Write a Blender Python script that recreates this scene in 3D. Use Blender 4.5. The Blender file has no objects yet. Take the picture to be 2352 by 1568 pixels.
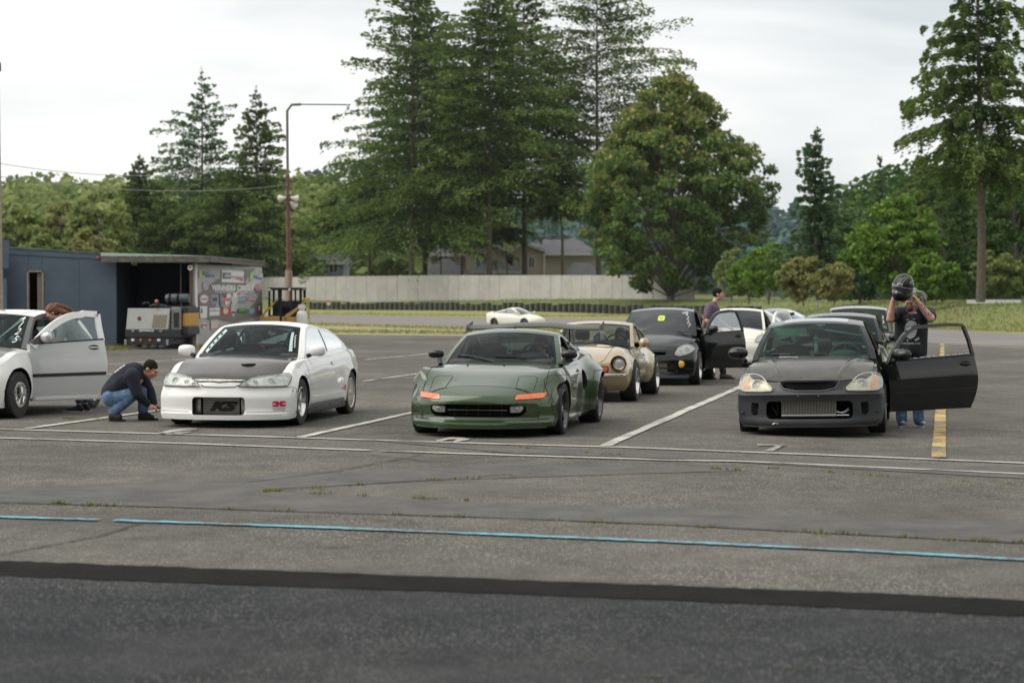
import bpy, bmesh, math, random
import numpy as np
from mathutils import Vector, Matrix
from mathutils.bvhtree import BVHTree
S = bpy.context.scene
C = S.collection
rad = math.radians
PI = math.pi
# ------------------------------------------------------------------ camera
CAM_H, FOC, CX, CY, HZ = 1.6, 4573.0, 1176.0, 784.0, 687.0
PITCH = math.atan((CY - HZ) / FOC)
cd = bpy.data.cameras.new('camera'); cam = bpy.data.objects.new('camera', cd); C.objects.link(cam)
cam.location = (0, 0, CAM_H); cam.rotation_euler = (PI / 2 - PITCH, 0, 0)
cd.sensor_width = 36; cd.lens = FOC / 2352 * 36; cd.clip_end = 6000; cd.clip_start = .5
cd.dof.use_dof = True; cd.dof.focus_distance = 25.5; cd.dof.aperture_fstop = 2.6
S.camera = cam
# ------------------------------------------------------------------ world: bright even overcast
w = bpy.data.worlds.new('World'); S.world = w; w.use_nodes = True
nt = w.node_tree; nt.nodes.clear()
SUN_EL, SUN_AZ = rad(48), rad(262)          # azimuth clockwise from +Y
sky = nt.nodes.new('ShaderNodeTexSky'); sky.sky_type = 'NISHITA'; sky.sun_disc = False
sky.sun_elevation = SUN_EL; sky.sun_rotation = SUN_AZ
tc = nt.nodes.new('ShaderNodeTexCoord'); mp = nt.nodes.new('ShaderNodeMapping')
mp.inputs['Scale'].default_value = (1, 1, 4.5); mp.inputs['Location'].default_value = (3.1, .6, .4)
nz = nt.nodes.new('ShaderNodeTexNoise'); nz.inputs['Scale'].default_value = 2.6
nz.inputs['Detail'].default_value = 5; nz.inputs['Roughness'].default_value = .5
nz.inputs['Distortion'].default_value = .35
rp = nt.nodes.new('ShaderNodeValToRGB')
rp.color_ramp.elements[0].position = .33; rp.color_ramp.elements[0].color = (4.3, 4.55, 4.7, 1)
rp.color_ramp.elements[1].position = .62; rp.color_ramp.elements[1].color = (7.6, 7.45, 7.1, 1)
mx = nt.nodes.new('ShaderNodeMix'); mx.data_type = 'RGBA'; mx.inputs[0].default_value = .93
bg = nt.nodes.new('ShaderNodeBackground'); bg.inputs['Strength'].default_value = .1
out = nt.nodes.new('ShaderNodeOutputWorld')
L = nt.links.new
L(tc.outputs['Generated'], mp.inputs['Vector']); L(mp.outputs[0], nz.inputs['Vector'])
L(nz.outputs['Fac'], rp.inputs[0]); L(sky.outputs[0], mx.inputs[6]); L(rp.outputs[0], mx.inputs[7])
L(mx.outputs[2], bg.inputs[0]); L(bg.outputs[0], out.inputs[0])
sl = bpy.data.lights.new('sun', 'SUN'); sl.energy = 1.4; sl.angle = rad(60); sl.color = (1, .95, .87)
sun = bpy.data.objects.new('sun', sl); C.objects.link(sun)
sd = Vector((math.sin(SUN_AZ) * math.cos(SUN_EL), math.cos(SUN_AZ) * math.cos(SUN_EL), math.sin(SUN_EL)))
sun.rotation_euler = sd.to_track_quat('Z', 'Y').to_euler()
S.view_settings.view_transform = 'Standard'; S.view_settings.look = 'None'
S.view_settings.exposure = 0.78; S.view_settings.gamma = 1
S.render.engine = 'CYCLES'
try: S.cycles.max_bounces = 8; S.cycles.transparent_max_bounces = 16
except Exception: pass
# ------------------------------------------------------------------ place helpers
def zg(X, Y=0):
 """the lot falls away gently to the right"""
 t = min(max((X - 1.2) / 12.0, 0), 1)
 return -.02 * 12 * (t - .12 * math.sin(t * PI)) if t > 0 else 0.0
def ray(px, py):
 u = (px - CX) / FOC; v = -(py - CY) / FOC
 return Vector((u, math.cos(PITCH) + v * math.sin(PITCH), -math.sin(PITCH) + v * math.cos(PITCH)))
def gp(px, py, dz=0.0):
 d = ray(px, py); z = 0.0
 for _ in range(6):
  t = (z + dz - CAM_H) / d.z; X = d.x * t; z = zg(X)
 return Vector((X, d.y * t, z))
def at(px, py, Y):
 d = ray(px, py); t = Y / d.y
 return Vector((d.x * t, Y, CAM_H + d.z * t))
# ------------------------------------------------------------------ object helpers
def tag(o, label=None, cat=None, group=None, kind=None):
 if label: o['label'] = label
 if cat: o['category'] = cat
 if group: o['group'] = group
 if kind: o['kind'] = kind
 return o
def empty(name, loc=(0, 0, 0), rot=(0, 0, 0), **k):
 o = bpy.data.objects.new(name, None); C.objects.link(o); o.empty_display_size = .2
 o.location = loc; o.rotation_euler = rot; return tag(o, **k)
def link(name, me, parent=None, **k):
 o = bpy.data.objects.new(name, me); C.objects.link(o)
 if parent is not None: o.parent = parent
 return tag(o, **k)
def copy_tree(o, parent=None):
 c = o.copy(); C.objects.link(c)
 if parent is not None: c.parent = parent
 for ch in list(o.children): copy_tree(ch, c)
 return c
class MB:
 def __init__(s): s.v = []; s.f = []; s.m = []
 def add(s, vs, fs, mi=0, M=None):
  b = len(s.v)
  s.v += [tuple(M @ Vector(p)) if M is not None else tuple(p) for p in vs]
  s.f += [tuple(i + b for i in f) for f in fs]; s.m += [mi] * len(fs); return s
 def box(s, c, d, mi=0, rz=0, M=None, bev=0, taper=1.0):
  x, y, z = d[0] / 2, d[1] / 2, d[2] / 2
  T = Matrix.Translation(c) @ Matrix.Rotation(rz, 4, 'Z')
  if M is not None: T = M @ T
  if bev <= 0:
   vs = [(sx * x * (taper if sz > 0 else 1), sy * y * (taper if sz > 0 else 1), sz * z) for sz in (-1, 1) for sy in (-1, 1) for sx in (-1, 1)]
   fs = [(0, 2, 3, 1), (4, 5, 7, 6), (0, 1, 5, 4), (2, 6, 7, 3), (0, 4, 6, 2), (1, 3, 7, 5)]
   return s.add(vs, fs, mi, T)
  b = min(bev, x * .98, y * .98, z * .98)
  bm = bmesh.new(); bmesh.ops.create_cube(bm, size=1)
  for v in bm.verts: v.co = Vector((v.co.x * 2 * x * (taper if v.co.z > 0 else 1), v.co.y * 2 * y * (taper if v.co.z > 0 else 1), v.co.z * 2 * z))
  bmesh.ops.bevel(bm, geom=bm.edges[:], offset=b, segments=2, affect='EDGES', profile=.5)
  bm.verts.index_update()
  vs = [v.co.copy() for v in bm.verts]; fs = [[v.index for v in f.verts] for f in bm.faces]; bm.free()
  return s.add(vs, fs, mi, T)
 def tube(s, pts, r, n=8, mi=0, cap=True, M=None, closed=False):
  pts = [Vector(p) for p in pts]; k = len(pts)
  rs = r if hasattr(r, '__len__') else [r] * k
  vs = []; fs = []; up = None
  for i, p in enumerate(pts):
   if closed: d = pts[(i + 1) % k] - pts[i - 1]
   else: d = pts[min(i + 1, k - 1)] - pts[max(i - 1, 0)]
   d.normalize()
   if up is None:
    up = Vector((0, 0, 1)) if abs(d.z) < .9 else Vector((1, 0, 0))
   a = d.cross(up).normalized(); b = a.cross(d).normalized(); up = b
   for j in range(n):
    t = 2 * PI * j / n
    vs.append(p + (a * math.cos(t) + b * math.sin(t)) * rs[i])
  for i in range(k if closed else k - 1):
   for j in range(n):
    i2 = (i + 1) % k
    fs.append((i * n + j, i * n + (j + 1) % n, i2 * n + (j + 1) % n, i2 * n + j))
  if cap and not closed: fs.append(tuple(range(n - 1, -1, -1))); fs.append(tuple((k - 1) * n + j for j in range(n)))
  return s.add(vs, fs, mi, M)
 def lathe(s, prof, n=24, mi=0, M=None, close=False):
  """prof [(r, h)] revolved about local Y (h along Y)"""
  vs = []; fs = []; k = len(prof)
  for (r, h) in prof:
   for j in range(n):
    t = 2 * PI * j / n; vs.append((r * math.cos(t), h, r * math.sin(t)))
  for i in range(k if close else k - 1):
   i2 = (i + 1) % k
   for j in range(n):
    fs.append((i * n + j, i * n + (j + 1) % n, i2 * n + (j + 1) % n, i2 * n + j))
  return s.add(vs, fs, mi, M)
 def prism(s, poly, h0, h1, mi=0, M=None, axis='z'):
  n = len(poly)
  def P(a, b, h): return {'z': (a, b, h), 'x': (h, a, b), 'y': (a, h, b)}[axis]
  vs = [P(a, b, h0) for a, b in poly] + [P(a, b, h1) for a, b in poly]
  fs = [tuple(range(n - 1, -1, -1)), tuple(range(n, 2 * n))] + [(i, (i + 1) % n, n + (i + 1) % n, n + i) for i in range(n)]
  return s.add(vs, fs, mi, M)
 def grid(s, rows, mi=0, M=None, close_u=False):
  """rows: list of equal-length point lists"""
  nr, nc = len(rows), len(rows[0]); vs = [p for r in rows for p in r]; fs = []
  for i in range(nr - 1):
   for j in range(nc if close_u else nc - 1):
    fs.append((i * nc + j, i * nc + (j + 1) % nc, (i + 1) * nc + (j + 1) % nc, (i + 1) * nc + j))
  return s.add(vs, fs, mi, M)
 def ell(s, c, r, n=12, m=8, mi=0, M=None, rot=None):
  T = Matrix.Translation(c)
  if rot is not None: T = T @ rot
  if M is not None: T = M @ T
  vs = [(0, 0, -r[2])]; fs = []
  for i in range(1, m):
   a = -PI / 2 + PI * i / m
   for j in range(n):
    b = 2 * PI * j / n
    vs.append((r[0] * math.cos(a) * math.cos(b), r[1] * math.cos(a) * math.sin(b), r[2] * math.sin(a)))
  vs.append((0, 0, r[2])); e = len(vs) - 1
  for j in range(n): fs.append((0, 1 + (j + 1) % n, 1 + j)); fs.append((e, e - n + j, e - n + (j + 1) % n))
  for i in range(m - 2):
   for j in range(n):
    a = 1 + i * n + j; b = 1 + i * n + (j + 1) % n
    fs.append((a, b, b + n, a + n))
  return s.add(vs, fs, mi, T)
 def mesh(s, name, mats, smooth=None, fix=False):
  me = bpy.data.meshes.new(name); me.from_pydata(s.v, [], s.f); me.update()
  for m in (mats if isinstance(mats, (list, tuple)) else [mats]): me.materials.append(m)
  if any(s.m): me.polygons.foreach_set('material_index', s.m)
  if fix:
   bm = bmesh.new(); bm.from_mesh(me); bmesh.ops.recalc_face_normals(bm, faces=bm.faces); bm.to_mesh(me); bm.free()
  if smooth is not None: smooth_mesh(me, smooth)
  return me
 def build(s, name, mats, parent=None, smooth=None, fix=False, **k):
  return link(name, s.mesh(name, mats, smooth, fix), parent, **k)
def smooth_mesh(me, ang=35):
 me.polygons.foreach_set('use_smooth', [True] * len(me.polygons))
 me.set_sharp_from_angle(angle=rad(ang)); me.update()
def np_mesh(name, V, F, mats, mi=None, k=4):
 """fast mesh: V (n,3), F (m,k)"""
 V = np.asarray(V, np.float32); F = np.asarray(F, np.int32)
 me = bpy.data.meshes.new(name)
 me.vertices.add(len(V)); me.vertices.foreach_set('co', V.ravel())
 me.loops.add(F.size); me.loops.foreach_set('vertex_index', F.ravel())
 me.polygons.add(len(F)); me.polygons.foreach_set('loop_start', np.arange(0, F.size, k, dtype=np.int32))
 me.polygons.foreach_set('loop_total', np.full(len(F), k, np.int32))
 for m in (mats if isinstance(mats, (list, tuple)) else [mats]): me.materials.append(m)
 if mi is not None: me.polygons.foreach_set('material_index', np.asarray(mi, np.int32))
 me.update(calc_edges=True); return me
def bool_cut(me, cutters, mats):
 """me minus every cutter mesh (exact)"""
 o = bpy.data.objects.new('tmp', me); C.objects.link(o); cs = []
 for cme in cutters:
  c = bpy.data.objects.new('tmpc', cme); C.objects.link(c); cs.append(c)
  m = o.modifiers.new('b', 'BOOLEAN'); m.operation = 'DIFFERENCE'; m.solver = 'EXACT'; m.object = c
 dg = bpy.context.evaluated_depsgraph_get(); dg.update()
 r = bpy.data.meshes.new_from_object(o.evaluated_get(dg))
 for c in cs + [o]: bpy.data.objects.remove(c)
 return r
def remesh(me, voxel, smooth_it=4, fac=.5):
 o = bpy.data.objects.new('tmp', me); C.objects.link(o)
 m = o.modifiers.new('r', 'REMESH'); m.mode = 'VOXEL'; m.voxel_size = voxel; m.use_smooth_shade = True
 if smooth_it:
  q = o.modifiers.new('s', 'SMOOTH'); q.factor = fac; q.iterations = smooth_it
 dg = bpy.context.evaluated_depsgraph_get(); dg.update()
 r = bpy.data.meshes.new_from_object(o.evaluated_get(dg)); bpy.data.objects.remove(o)
 return r
def text_mesh(s, size=1.0, bold=0.0, align='CENTER', shear=0.0, depth=0.0):
 c = bpy.data.curves.new('t', 'FONT'); c.body = s; c.size = size; c.align_x = align; c.align_y = 'CENTER'
 c.offset = bold; c.shear = shear; c.extrude = depth; c.resolution_u = 3
 o = bpy.data.objects.new('t', c); C.objects.link(o)
 dg = bpy.context.evaluated_depsgraph_get(); dg.update()
 me = bpy.data.meshes.new_from_object(o.evaluated_get(dg)); bpy.data.objects.remove(o)
 return me
# ------------------------------------------------------------------ materials
MT = {}
def mat(name, col=(.5, .5, .5), rough=.5, metal=0.0, coat=0.0, spec=.5, emit=None, sub=None, noise=None, bump=None, trans=0, coatr=.03):
 """noise=(scale, col2, amount) mixes a second colour in; bump=(scale, strength)"""
 if name in MT: return MT[name]
 m = bpy.data.materials.new(name); m.use_nodes = True; N = m.node_tree; b = N.nodes['Principled BSDF']
 b.inputs['Base Color'].default_value = (*col, 1); b.inputs['Roughness'].default_value = rough
 b.inputs['Metallic'].default_value = metal; b.inputs['Coat Weight'].default_value = coat
 b.inputs['Coat Roughness'].default_value = coatr; b.inputs['Specular IOR Level'].default_value = spec
 if trans: b.inputs['Transmission Weight'].default_value = trans
 if emit: b.inputs['Emission Color'].default_value = (*emit[0], 1); b.inputs['Emission Strength'].default_value = emit[1]
 t = N.nodes.new('ShaderNodeTexCoord')
 if noise:
  n = N.nodes.new('ShaderNodeTexNoise'); n.inputs['Scale'].default_value = noise[0]; n.inputs['Detail'].default_value = 6
  N.links.new(t.outputs['Object'], n.inputs['Vector'])
  r = N.nodes.new('ShaderNodeValToRGB'); r.color_ramp.elements[0].position = .38; r.color_ramp.elements[1].position = .66
  r.color_ramp.elements[0].color = (*col, 1)
  c2 = [a + (q - a) * noise[2] for a, q in zip(col, noise[1])]; r.color_ramp.elements[1].color = (*c2, 1)
  N.links.new(n.outputs['Fac'], r.inputs[0]); N.links.new(r.outputs[0], b.inputs['Base Color'])
 if bump:
  n = N.nodes.new('ShaderNodeTexNoise'); n.inputs['Scale'].default_value = bump[0]; n.inputs['Detail'].default_value = 4
  N.links.new(t.outputs['Object'], n.inputs['Vector'])
  q = N.nodes.new('ShaderNodeBump'); q.inputs['Strength'].default_value = bump[1]; q.inputs['Distance'].default_value = .02
  N.links.new(n.outputs['Fac'], q.inputs['Height']); N.links.new(q.outputs[0], b.inputs['Normal'])
 MT[name] = m; return m
def paint(name, col, metal=0.0, rough=.35, coat=1.0, dirt=.12):
 return mat(name, col, rough, metal, coat, spec=0 if metal == 0 else .25, noise=(3.5, tuple(c * .8 + .012 for c in col), dirt), coatr=.02)
def glass_mat(name, tint=(.75, .85, .82), refl=1.0, rough=0.0):
 if name in MT: return MT[name]
 m = bpy.data.materials.new(name); m.use_nodes = True; N = m.node_tree; N.nodes.clear()
 o = N.nodes.new('ShaderNodeOutputMaterial'); tr = N.nodes.new('ShaderNodeBsdfTransparent'); gl = N.nodes.new('ShaderNodeBsdfGlossy')
 fr = N.nodes.new('ShaderNodeFresnel'); fr.inputs['IOR'].default_value = 1.5
 ml = N.nodes.new('ShaderNodeMath'); ml.operation = 'MULTIPLY_ADD'; ml.inputs[1].default_value = refl; ml.inputs[2].default_value = .005
 ml.use_clamp = True
 mi = N.nodes.new('ShaderNodeMixShader'); tr.inputs[0].default_value = (*tint, 1); gl.inputs['Roughness'].default_value = rough
 gl.inputs['Color'].default_value = (.95, .98, 1, 1)
 N.links.new(fr.outputs[0], ml.inputs[0]); N.links.new(ml.outputs[0], mi.inputs[0])
 N.links.new(tr.outputs[0], mi.inputs[1]); N.links.new(gl.outputs[0], mi.inputs[2]); N.links.new(mi.outputs[0], o.inputs[0])
 MT[name] = m; return m
M_BLACK = mat('black_plastic', (.012, .012, .013), .5)
M_VOID = mat('dark_cavity', (.006, .006, .006), .9)
M_RUBBER = mat('tyre_rubber', (.018, .018, .019), .75, noise=(9, (.05, .05, .048), .5), bump=(60, .15))
M_CHROME = mat('chrome', (.75, .75, .74), .12, 1.0)
M_ALLOY = mat('polished_alloy', (.68, .67, .65), .22, 1.0)
M_GUN = mat('gunmetal_alloy', (.12, .12, .125), .28, 1.0)
M_STEEL = mat('brushed_steel', (.5, .5, .5), .35, .9)
M_GLASS = glass_mat('clear_car_glass', (.42, .54, .53), .38)
M_TINT = glass_mat('tinted_car_glass', (.2, .24, .25), .9)
M_GREEN = glass_mat('green_windscreen_glass', (.45, .72, .63), .38)
M_LENS = glass_mat('lamp_lens_glass', (.97, .98, .96), .7)
M_SEAT = mat('dark_seat_fabric', (.02, .02, .022), .85, bump=(80, .1))
M_GREYTRIM = mat('grey_interior_trim', (.09, .10, .10), .8)
M_SKIN = mat('fair_skin', (.56, .33, .24), .5, noise=(14, (.62, .27, .2), .4))
M_SKIN2 = mat('tan_skin', (.40, .22, .14), .5, noise=(14, (.45, .2, .13), .4))
M_DENIM = mat('blue_denim', (.07, .14, .26), .85, noise=(16, (.22, .32, .45), .55), bump=(45, .4))
M_DENIM2 = mat('dark_blue_denim', (.04, .08, .15), .85, noise=(16, (.1, .16, .25), .5), bump=(45, .4))
M_WHITEP = mat('white_matte', (.72, .72, .7), .5)
M_AMBER = mat('amber_lens', (.75, .16, .03), .25, coat=1, noise=(30, (.9, .3, .05), .5))
# ------------------------------------------------------------------ ground materials
def nodes_of(name):
 m = bpy.data.materials.new(name); m.use_nodes = True; MT[name] = m
 return m, m.node_tree, m.node_tree.nodes['Principled BSDF']
def ramp(N, src, stops):
 r = N.nodes.new('ShaderNodeValToRGB'); e = r.color_ramp.elements
 while len(e) > len(stops): e.remove(e[-1])
 while len(e) < len(stops): e.new(.5)
 for q, (p, c) in zip(e, stops): q.position = p; q.color = (*c, 1) if len(c) == 3 else c
 N.links.new(src, r.inputs[0]); return r.outputs[0]
def noise_of(N, vec, scale, detail=5, rough=.55, dist=0):
 n = N.nodes.new('ShaderNodeTexNoise'); n.inputs['Scale'].default_value = scale; n.inputs['Detail'].default_value = detail
 n.inputs['Roughness'].default_value = rough; n.inputs['Distortion'].default_value = dist
 N.links.new(vec, n.inputs['Vector']); return n.outputs['Fac']
def mixc(N, fac, a, b, mode='MIX'):
 m = N.nodes.new('ShaderNodeMix'); m.data_type = 'RGBA'; m.blend_type = mode
 for s, v in ((0, fac), (6, a), (7, b)):
  if hasattr(v, 'is_output') or hasattr(v, 'links'): N.links.new(v, m.inputs[s])
  elif s == 0: m.inputs[0].default_value = v
  else: m.inputs[s].default_value = (*v, 1)
 return m.outputs[2]
def asphalt(name, base, patch, stone, stone_amt, sc=62):
 m, N, b = nodes_of(name); t = N.nodes.new('ShaderNodeTexCoord').outputs['Object']
 big = noise_of(N, t, .22, 4, .6); mid = noise_of(N, t, 2.2, 6, .65);
 col = ramp(N, big, [(.36, base), (.66, patch)])
 col = mixc(N, .75, col, ramp(N, mid, [(.3, (.62, .62, .62)), (.7, (1.2, 1.18, 1.14))]), 'MULTIPLY')
 v = N.nodes.new('ShaderNodeTexVoronoi'); v.inputs['Scale'].default_value = sc; v.inputs['Randomness'].default_value = 1
 N.links.new(t, v.inputs['Vector'])
 sep = N.nodes.new('ShaderNodeSeparateColor'); N.links.new(v.outputs['Color'], sep.inputs[0])
 sm = ramp(N, sep.outputs[0], [(1 - stone_amt, (0, 0, 0)), (min(1, 1 - stone_amt + .03), (1, 1, 1))])
 v2 = ramp(N, v.outputs['Distance'], [(.22, (1, 1, 1)), (.5, (0, 0, 0))])
 sm = mixc(N, 1.0, sm, v2, 'MULTIPLY')
 wear = ramp(N, noise_of(N, t, .5, 3, .6), [(.35, (.25, .25, .25)), (.65, (1, 1, 1))])
 sm = mixc(N, 1.0, sm, wear, 'MULTIPLY')
 col = mixc(N, sm, col, stone)
 N.links.new(col, b.inputs['Base Color']); b.inputs['Roughness'].default_value = .82; b.inputs['Specular IOR Level'].default_value = .02
 bp = N.nodes.new('ShaderNodeBump'); bp.inputs['Strength'].default_value = .55; bp.inputs['Distance'].default_value = .008
 N.links.new(v.outputs['Distance'], bp.inputs['Height']); N.links.new(bp.outputs[0], b.inputs['Normal'])
 return m
A_LOT = asphalt('worn_lot_asphalt', (.100, .097, .090), (.150, .142, .128), (.46, .43, .38), .36)
A_SMOOTH = asphalt('smooth_patch_asphalt', (.120, .118, .115), (.140, .136, .131), (.25, .24, .22), .08)
A_NEAR = asphalt('vignetted_near_asphalt', (.034, .037, .041), (.062, .063, .065), (.30, .29, .27), .28, 70)  # partly a different asphalt; the frame's vignette darkening is painted into its colour
A_TAR = asphalt('tar_band', (.016, .016, .015), (.024, .023, .022), (.05, .05, .048), .12)
A_TRACK = mat('track_asphalt', (.16, .145, .135), .85, noise=(.15, (.20, .18, .165), .7))
def line_paint(name, col, wear=.5, sc=26):
 m, N, b = nodes_of(name); t = N.nodes.new('ShaderNodeTexCoord').outputs['Object']
 a = noise_of(N, t, sc, 7, .75); c = noise_of(N, t, 1.4, 3, .6)
 md = N.nodes.new('ShaderNodeMath'); md.operation = 'ADD'; N.links.new(a, md.inputs[0]); N.links.new(c, md.inputs[1])
 hf = N.nodes.new('ShaderNodeMath'); hf.operation = 'MULTIPLY'; hf.inputs[1].default_value = .5; N.links.new(md.outputs[0], hf.inputs[0])
 k = ramp(N, hf.outputs[0], [(wear - .06, (0, 0, 0)), (wear + .05, (1, 1, 1))])
 N.links.new(mixc(N, k, (.10, .097, .09), col), b.inputs['Base Color']); b.inputs['Roughness'].default_value = .75
 return m
P_WHITE = line_paint('worn_white_paint', (.50, .48, .43), .45, 40)
P_YELLOW = line_paint('worn_yellow_paint', (.56, .37, .10), .50, 22)
P_FAINT = line_paint('faint_white_paint', (.40, .385, .35), .50, 60)
P_BLUE = line_paint('worn_blue_paint', (.13, .38, .48), .495, 16)
G_DRY = mat('dry_grass_ground', (.20, .21, .055), .95, noise=(.5, (.27, .25, .10), .9), bump=(8, .6))
G_PALE = mat('sparse_verge', (.26, .255, .12), .95, noise=(.35, (.22, .205, .17), .9))
G_BANK = mat('grassy_bank', (.12, .165, .035), .95, noise=(.4, (.17, .16, .06), .95), bump=(5, .8))
G_FIELD = mat('field_grass', (.12, .17, .03), .95, noise=(.25, (.08, .12, .025), .9), bump=(6, .5))
# ------------------------------------------------------------------ ground sheets
def sheet(name, poly_px, material, dz, step=4.0, kind='structure', world=False, **k):
 """a flat area bounded by pixel or world points, laid on the ground"""
 pts = [Vector(p) if world else gp(*p) for p in poly_px]
 bm = bmesh.new(); vs = [bm.verts.new((p[0], p[1], 0)) for p in pts]; f = bm.faces.new(vs)
 bmesh.ops.triangulate(bm, faces=[f])
 x0 = 1.2
 for i in range(14):
  x = x0 + i
  bmesh.ops.bisect_plane(bm, geom=bm.verts[:] + bm.edges[:] + bm.faces[:], plane_co=(x, 0, 0), plane_no=(1, 0, 0))
 for v in bm.verts: v.co.z = zg(v.co.x) + dz
 bmesh.ops.recalc_face_normals(bm, faces=bm.faces)
 me = bpy.data.meshes.new(name); bm.to_mesh(me); bm.free()
 if len(me.polygons) and me.polygons[0].normal.z < 0: me.flip_normals()
 me.materials.append(material); return link(name, me, kind=kind, **k)
sheet('ground', [(-900, -180, 0), (900, -180, 0), (900, 4500, 0), (-900, 4500, 0)], G_FIELD, -.012, world=True)
sheet('parking_lot', [(-46, -40, 0), (46, -40, 0), (46, 62, 0), (24, 71.5, 0), (10, 96, 0), (-3, 100, 0), (-12, 109, 0), (-60, 112, 0), (-60, 30, 0)], A_LOT, 0, world=True)
far_e = [(-60, 235, 0), gp(715, 722), gp(1115, 729.5), gp(1500, 735), gp(1850, 744), gp(2120, 754), gp(2352, 767), (60, 66, 0)]
near_e = [(-60, 160, 0), gp(760, 741.5), gp(1110, 752), gp(1500, 763), gp(1850, 777), gp(2130, 788), gp(2352, 796), (60, 46, 0)]
sheet('track_road', far_e + near_e[::-1], A_TRACK, .008, world=True)
sheet('near_verge', [tuple(p) for p in near_e[:5]] + [gp(1850, 779), gp(1500, 771), gp(1110, 772), gp(760, 768), (-60, 100, 0)], G_PALE, .004, world=True)
sheet('near_grass_strip', [gp(700, 742.5), gp(1110, 753), gp(1500, 764), gp(1500, 767), gp(1110, 758), gp(700, 749)], G_DRY, .009, world=True)
sheet('second_grass_strip', [gp(700, 757), gp(1110, 762), gp(1130, 768), gp(700, 764)], G_DRY, .009, world=True)
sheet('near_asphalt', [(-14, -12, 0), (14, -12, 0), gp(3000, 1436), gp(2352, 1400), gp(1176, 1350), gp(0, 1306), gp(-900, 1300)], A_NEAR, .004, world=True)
TAR = [(-900, 1262, 1296), (0, 1289, 1323), (300, 1300, 1336), (700, 1315, 1350), (1176, 1333, 1366), (1600, 1349, 1383), (2000, 1364, 1401), (2352, 1380, 1418), (3100, 1410, 1452)]
rng = random.Random(31); T2 = []
for q0, q1 in zip(TAR[:-1], TAR[1:]):
 for i in range(14): f = i / 14; T2.append(tuple(a + (b - a) * f + (rng.uniform(-1.2, 1.2) if k else 0) for k, (a, b) in enumerate(zip(q0, q1))))
TAR = T2 + [TAR[-1]]
sheet('tar_seam', [gp(x, a) for x, a, b in TAR] + [gp(x, b) for x, a, b in TAR[::-1]], A_TAR, .008, world=True)
sheet('patch_strip', [gp(*p) for p in [(-300, 1128), (0, 1120), (340, 1108), (640, 1092), (1000, 1070), (1176, 1064), (1500, 1072), (1700, 1082), (1300, 1094), (1000, 1103), (620, 1124), (640, 1131), (900, 1144), (1176, 1156), (1500, 1166), (1850, 1180), (2352, 1202), (2900, 1225), (2900, 1262), (2352, 1248), (1900, 1226), (1500, 1205), (1176, 1190), (800, 1180), (400, 1166), (0, 1156), (-300, 1150)]], A_SMOOTH, .004, world=True)
sheet('lane_patch', [gp(*p) for p in [(860, 1012), (1176, 1026), (1600, 1046), (2352, 1072), (2352, 1100), (1600, 1057), (1176, 1042)]], A_SMOOTH, .006, world=True)
def strip(name, pts_px, w0, material, dz=.012, n=24, world=False, wig=0.01, **k):
 """painted band along pixel centreline; w0 = half width in metres (list ok)"""
 P = [Vector(p) if world else gp(*p) for p in pts_px]; rng = random.Random(len(name) + int(abs(P[0].x) * 7))
 Q = []
 for a, b in zip(P[:-1], P[1:]):
  for i in range(n): Q.append(a.lerp(b, i / n))
 Q.append(P[-1]); m = MB(); rows = []
 for i, q in enumerate(Q):
  d = (Q[min(i + 1, len(Q) - 1)] - Q[max(i - 1, 0)]).normalized(); s = Vector((-d.y, d.x, 0))
  wa = w0 + rng.uniform(-wig, wig); wb = w0 + rng.uniform(-wig, wig)
  a = q + s * wa; b = q - s * wb
  rows.append([(a.x, a.y, zg(a.x) + dz), (b.x, b.y, zg(b.x) + dz)])
 m.grid(rows); o = m.build(name, material, kind='structure', **k)
 if o.data.polygons[0].normal.z < 0: o.data.flip_normals()
 return o
strip('lane_line', [(-500, 975), (0, 987), (600, 1004), (1176, 1022), (1520, 1032), (2352, 1065), (3000, 1090)], .055, P_WHITE)
strip('lane_line', [(-500, 998), (0, 1007), (430, 1020), (850, 1036)], .05, P_WHITE)
strip('lane_line', [(878, 1037), (1176, 1047), (1520, 1058), (1700, 1061), (2352, 1090), (3000, 1115)], .05, P_WHITE)
strip('stall_line', [(62, 985.5), (340, 946.7), (600, 910)], .06, P_WHITE)
strip('stall_line', [(685, 1006.6), (944.9, 949.1), (1180, 897)], .06, P_WHITE)
strip('stall_line', [(1391, 1025), (1706, 886.6), (1800, 846)], .065, P_WHITE)
strip('stall_line', [(835, 876.5), (962, 858.5)], .05, P_WHITE)
strip('stall_line', [(838, 827), (990, 812)], .05, P_WHITE)
strip('stall_line', [(245, 838), (420, 826), (470, 822)], .05, P_WHITE)
strip('stall_line', [(243, 862), (330, 853)], .05, P_WHITE)
strip('yellow_line', [(2156, 1052), (2161.5, 905), (2163.2, 850), (2164.7, 789)], .075, P_YELLOW, n=70, wig=.006)
strip('yellow_line', [(2352, 800), (2250, 797), (2130, 794)], .05, P_WHITE)
strip('blue_line', [(-300, 1178), (0, 1189), (225, 1196)], .05, P_BLUE, wig=.014)
strip('blue_line', [(262, 1197), (700, 1212), (1176, 1231), (1600, 1249), (2000, 1268), (2352, 1288), (2900, 1315)], .05, P_BLUE, wig=.014)
def stall_mark(polys):
 m = MB()
 for pl in polys:
  q = [gp(*p) for p in pl]; m.add([(p.x, p.y, zg(p.x) + .012) for p in q], [tuple(range(len(q)))])
 o = m.build('stall_marking', P_FAINT, kind='structure', fix=True)
 return o
stall_mark([[(362, 996), (395, 988), (430, 984), (455, 985), (452, 989), (405, 992), (375, 999)], [(395, 999), (440, 995), (438, 992), (400, 994)]])
stall_mark([[(1000, 1013), (1035, 1005), (1070, 1007), (1066, 1010), (1030, 1011), (1008, 1017)], [(1036, 1018), (1075, 1012), (1080, 1008), (1050, 1011)]])
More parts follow.
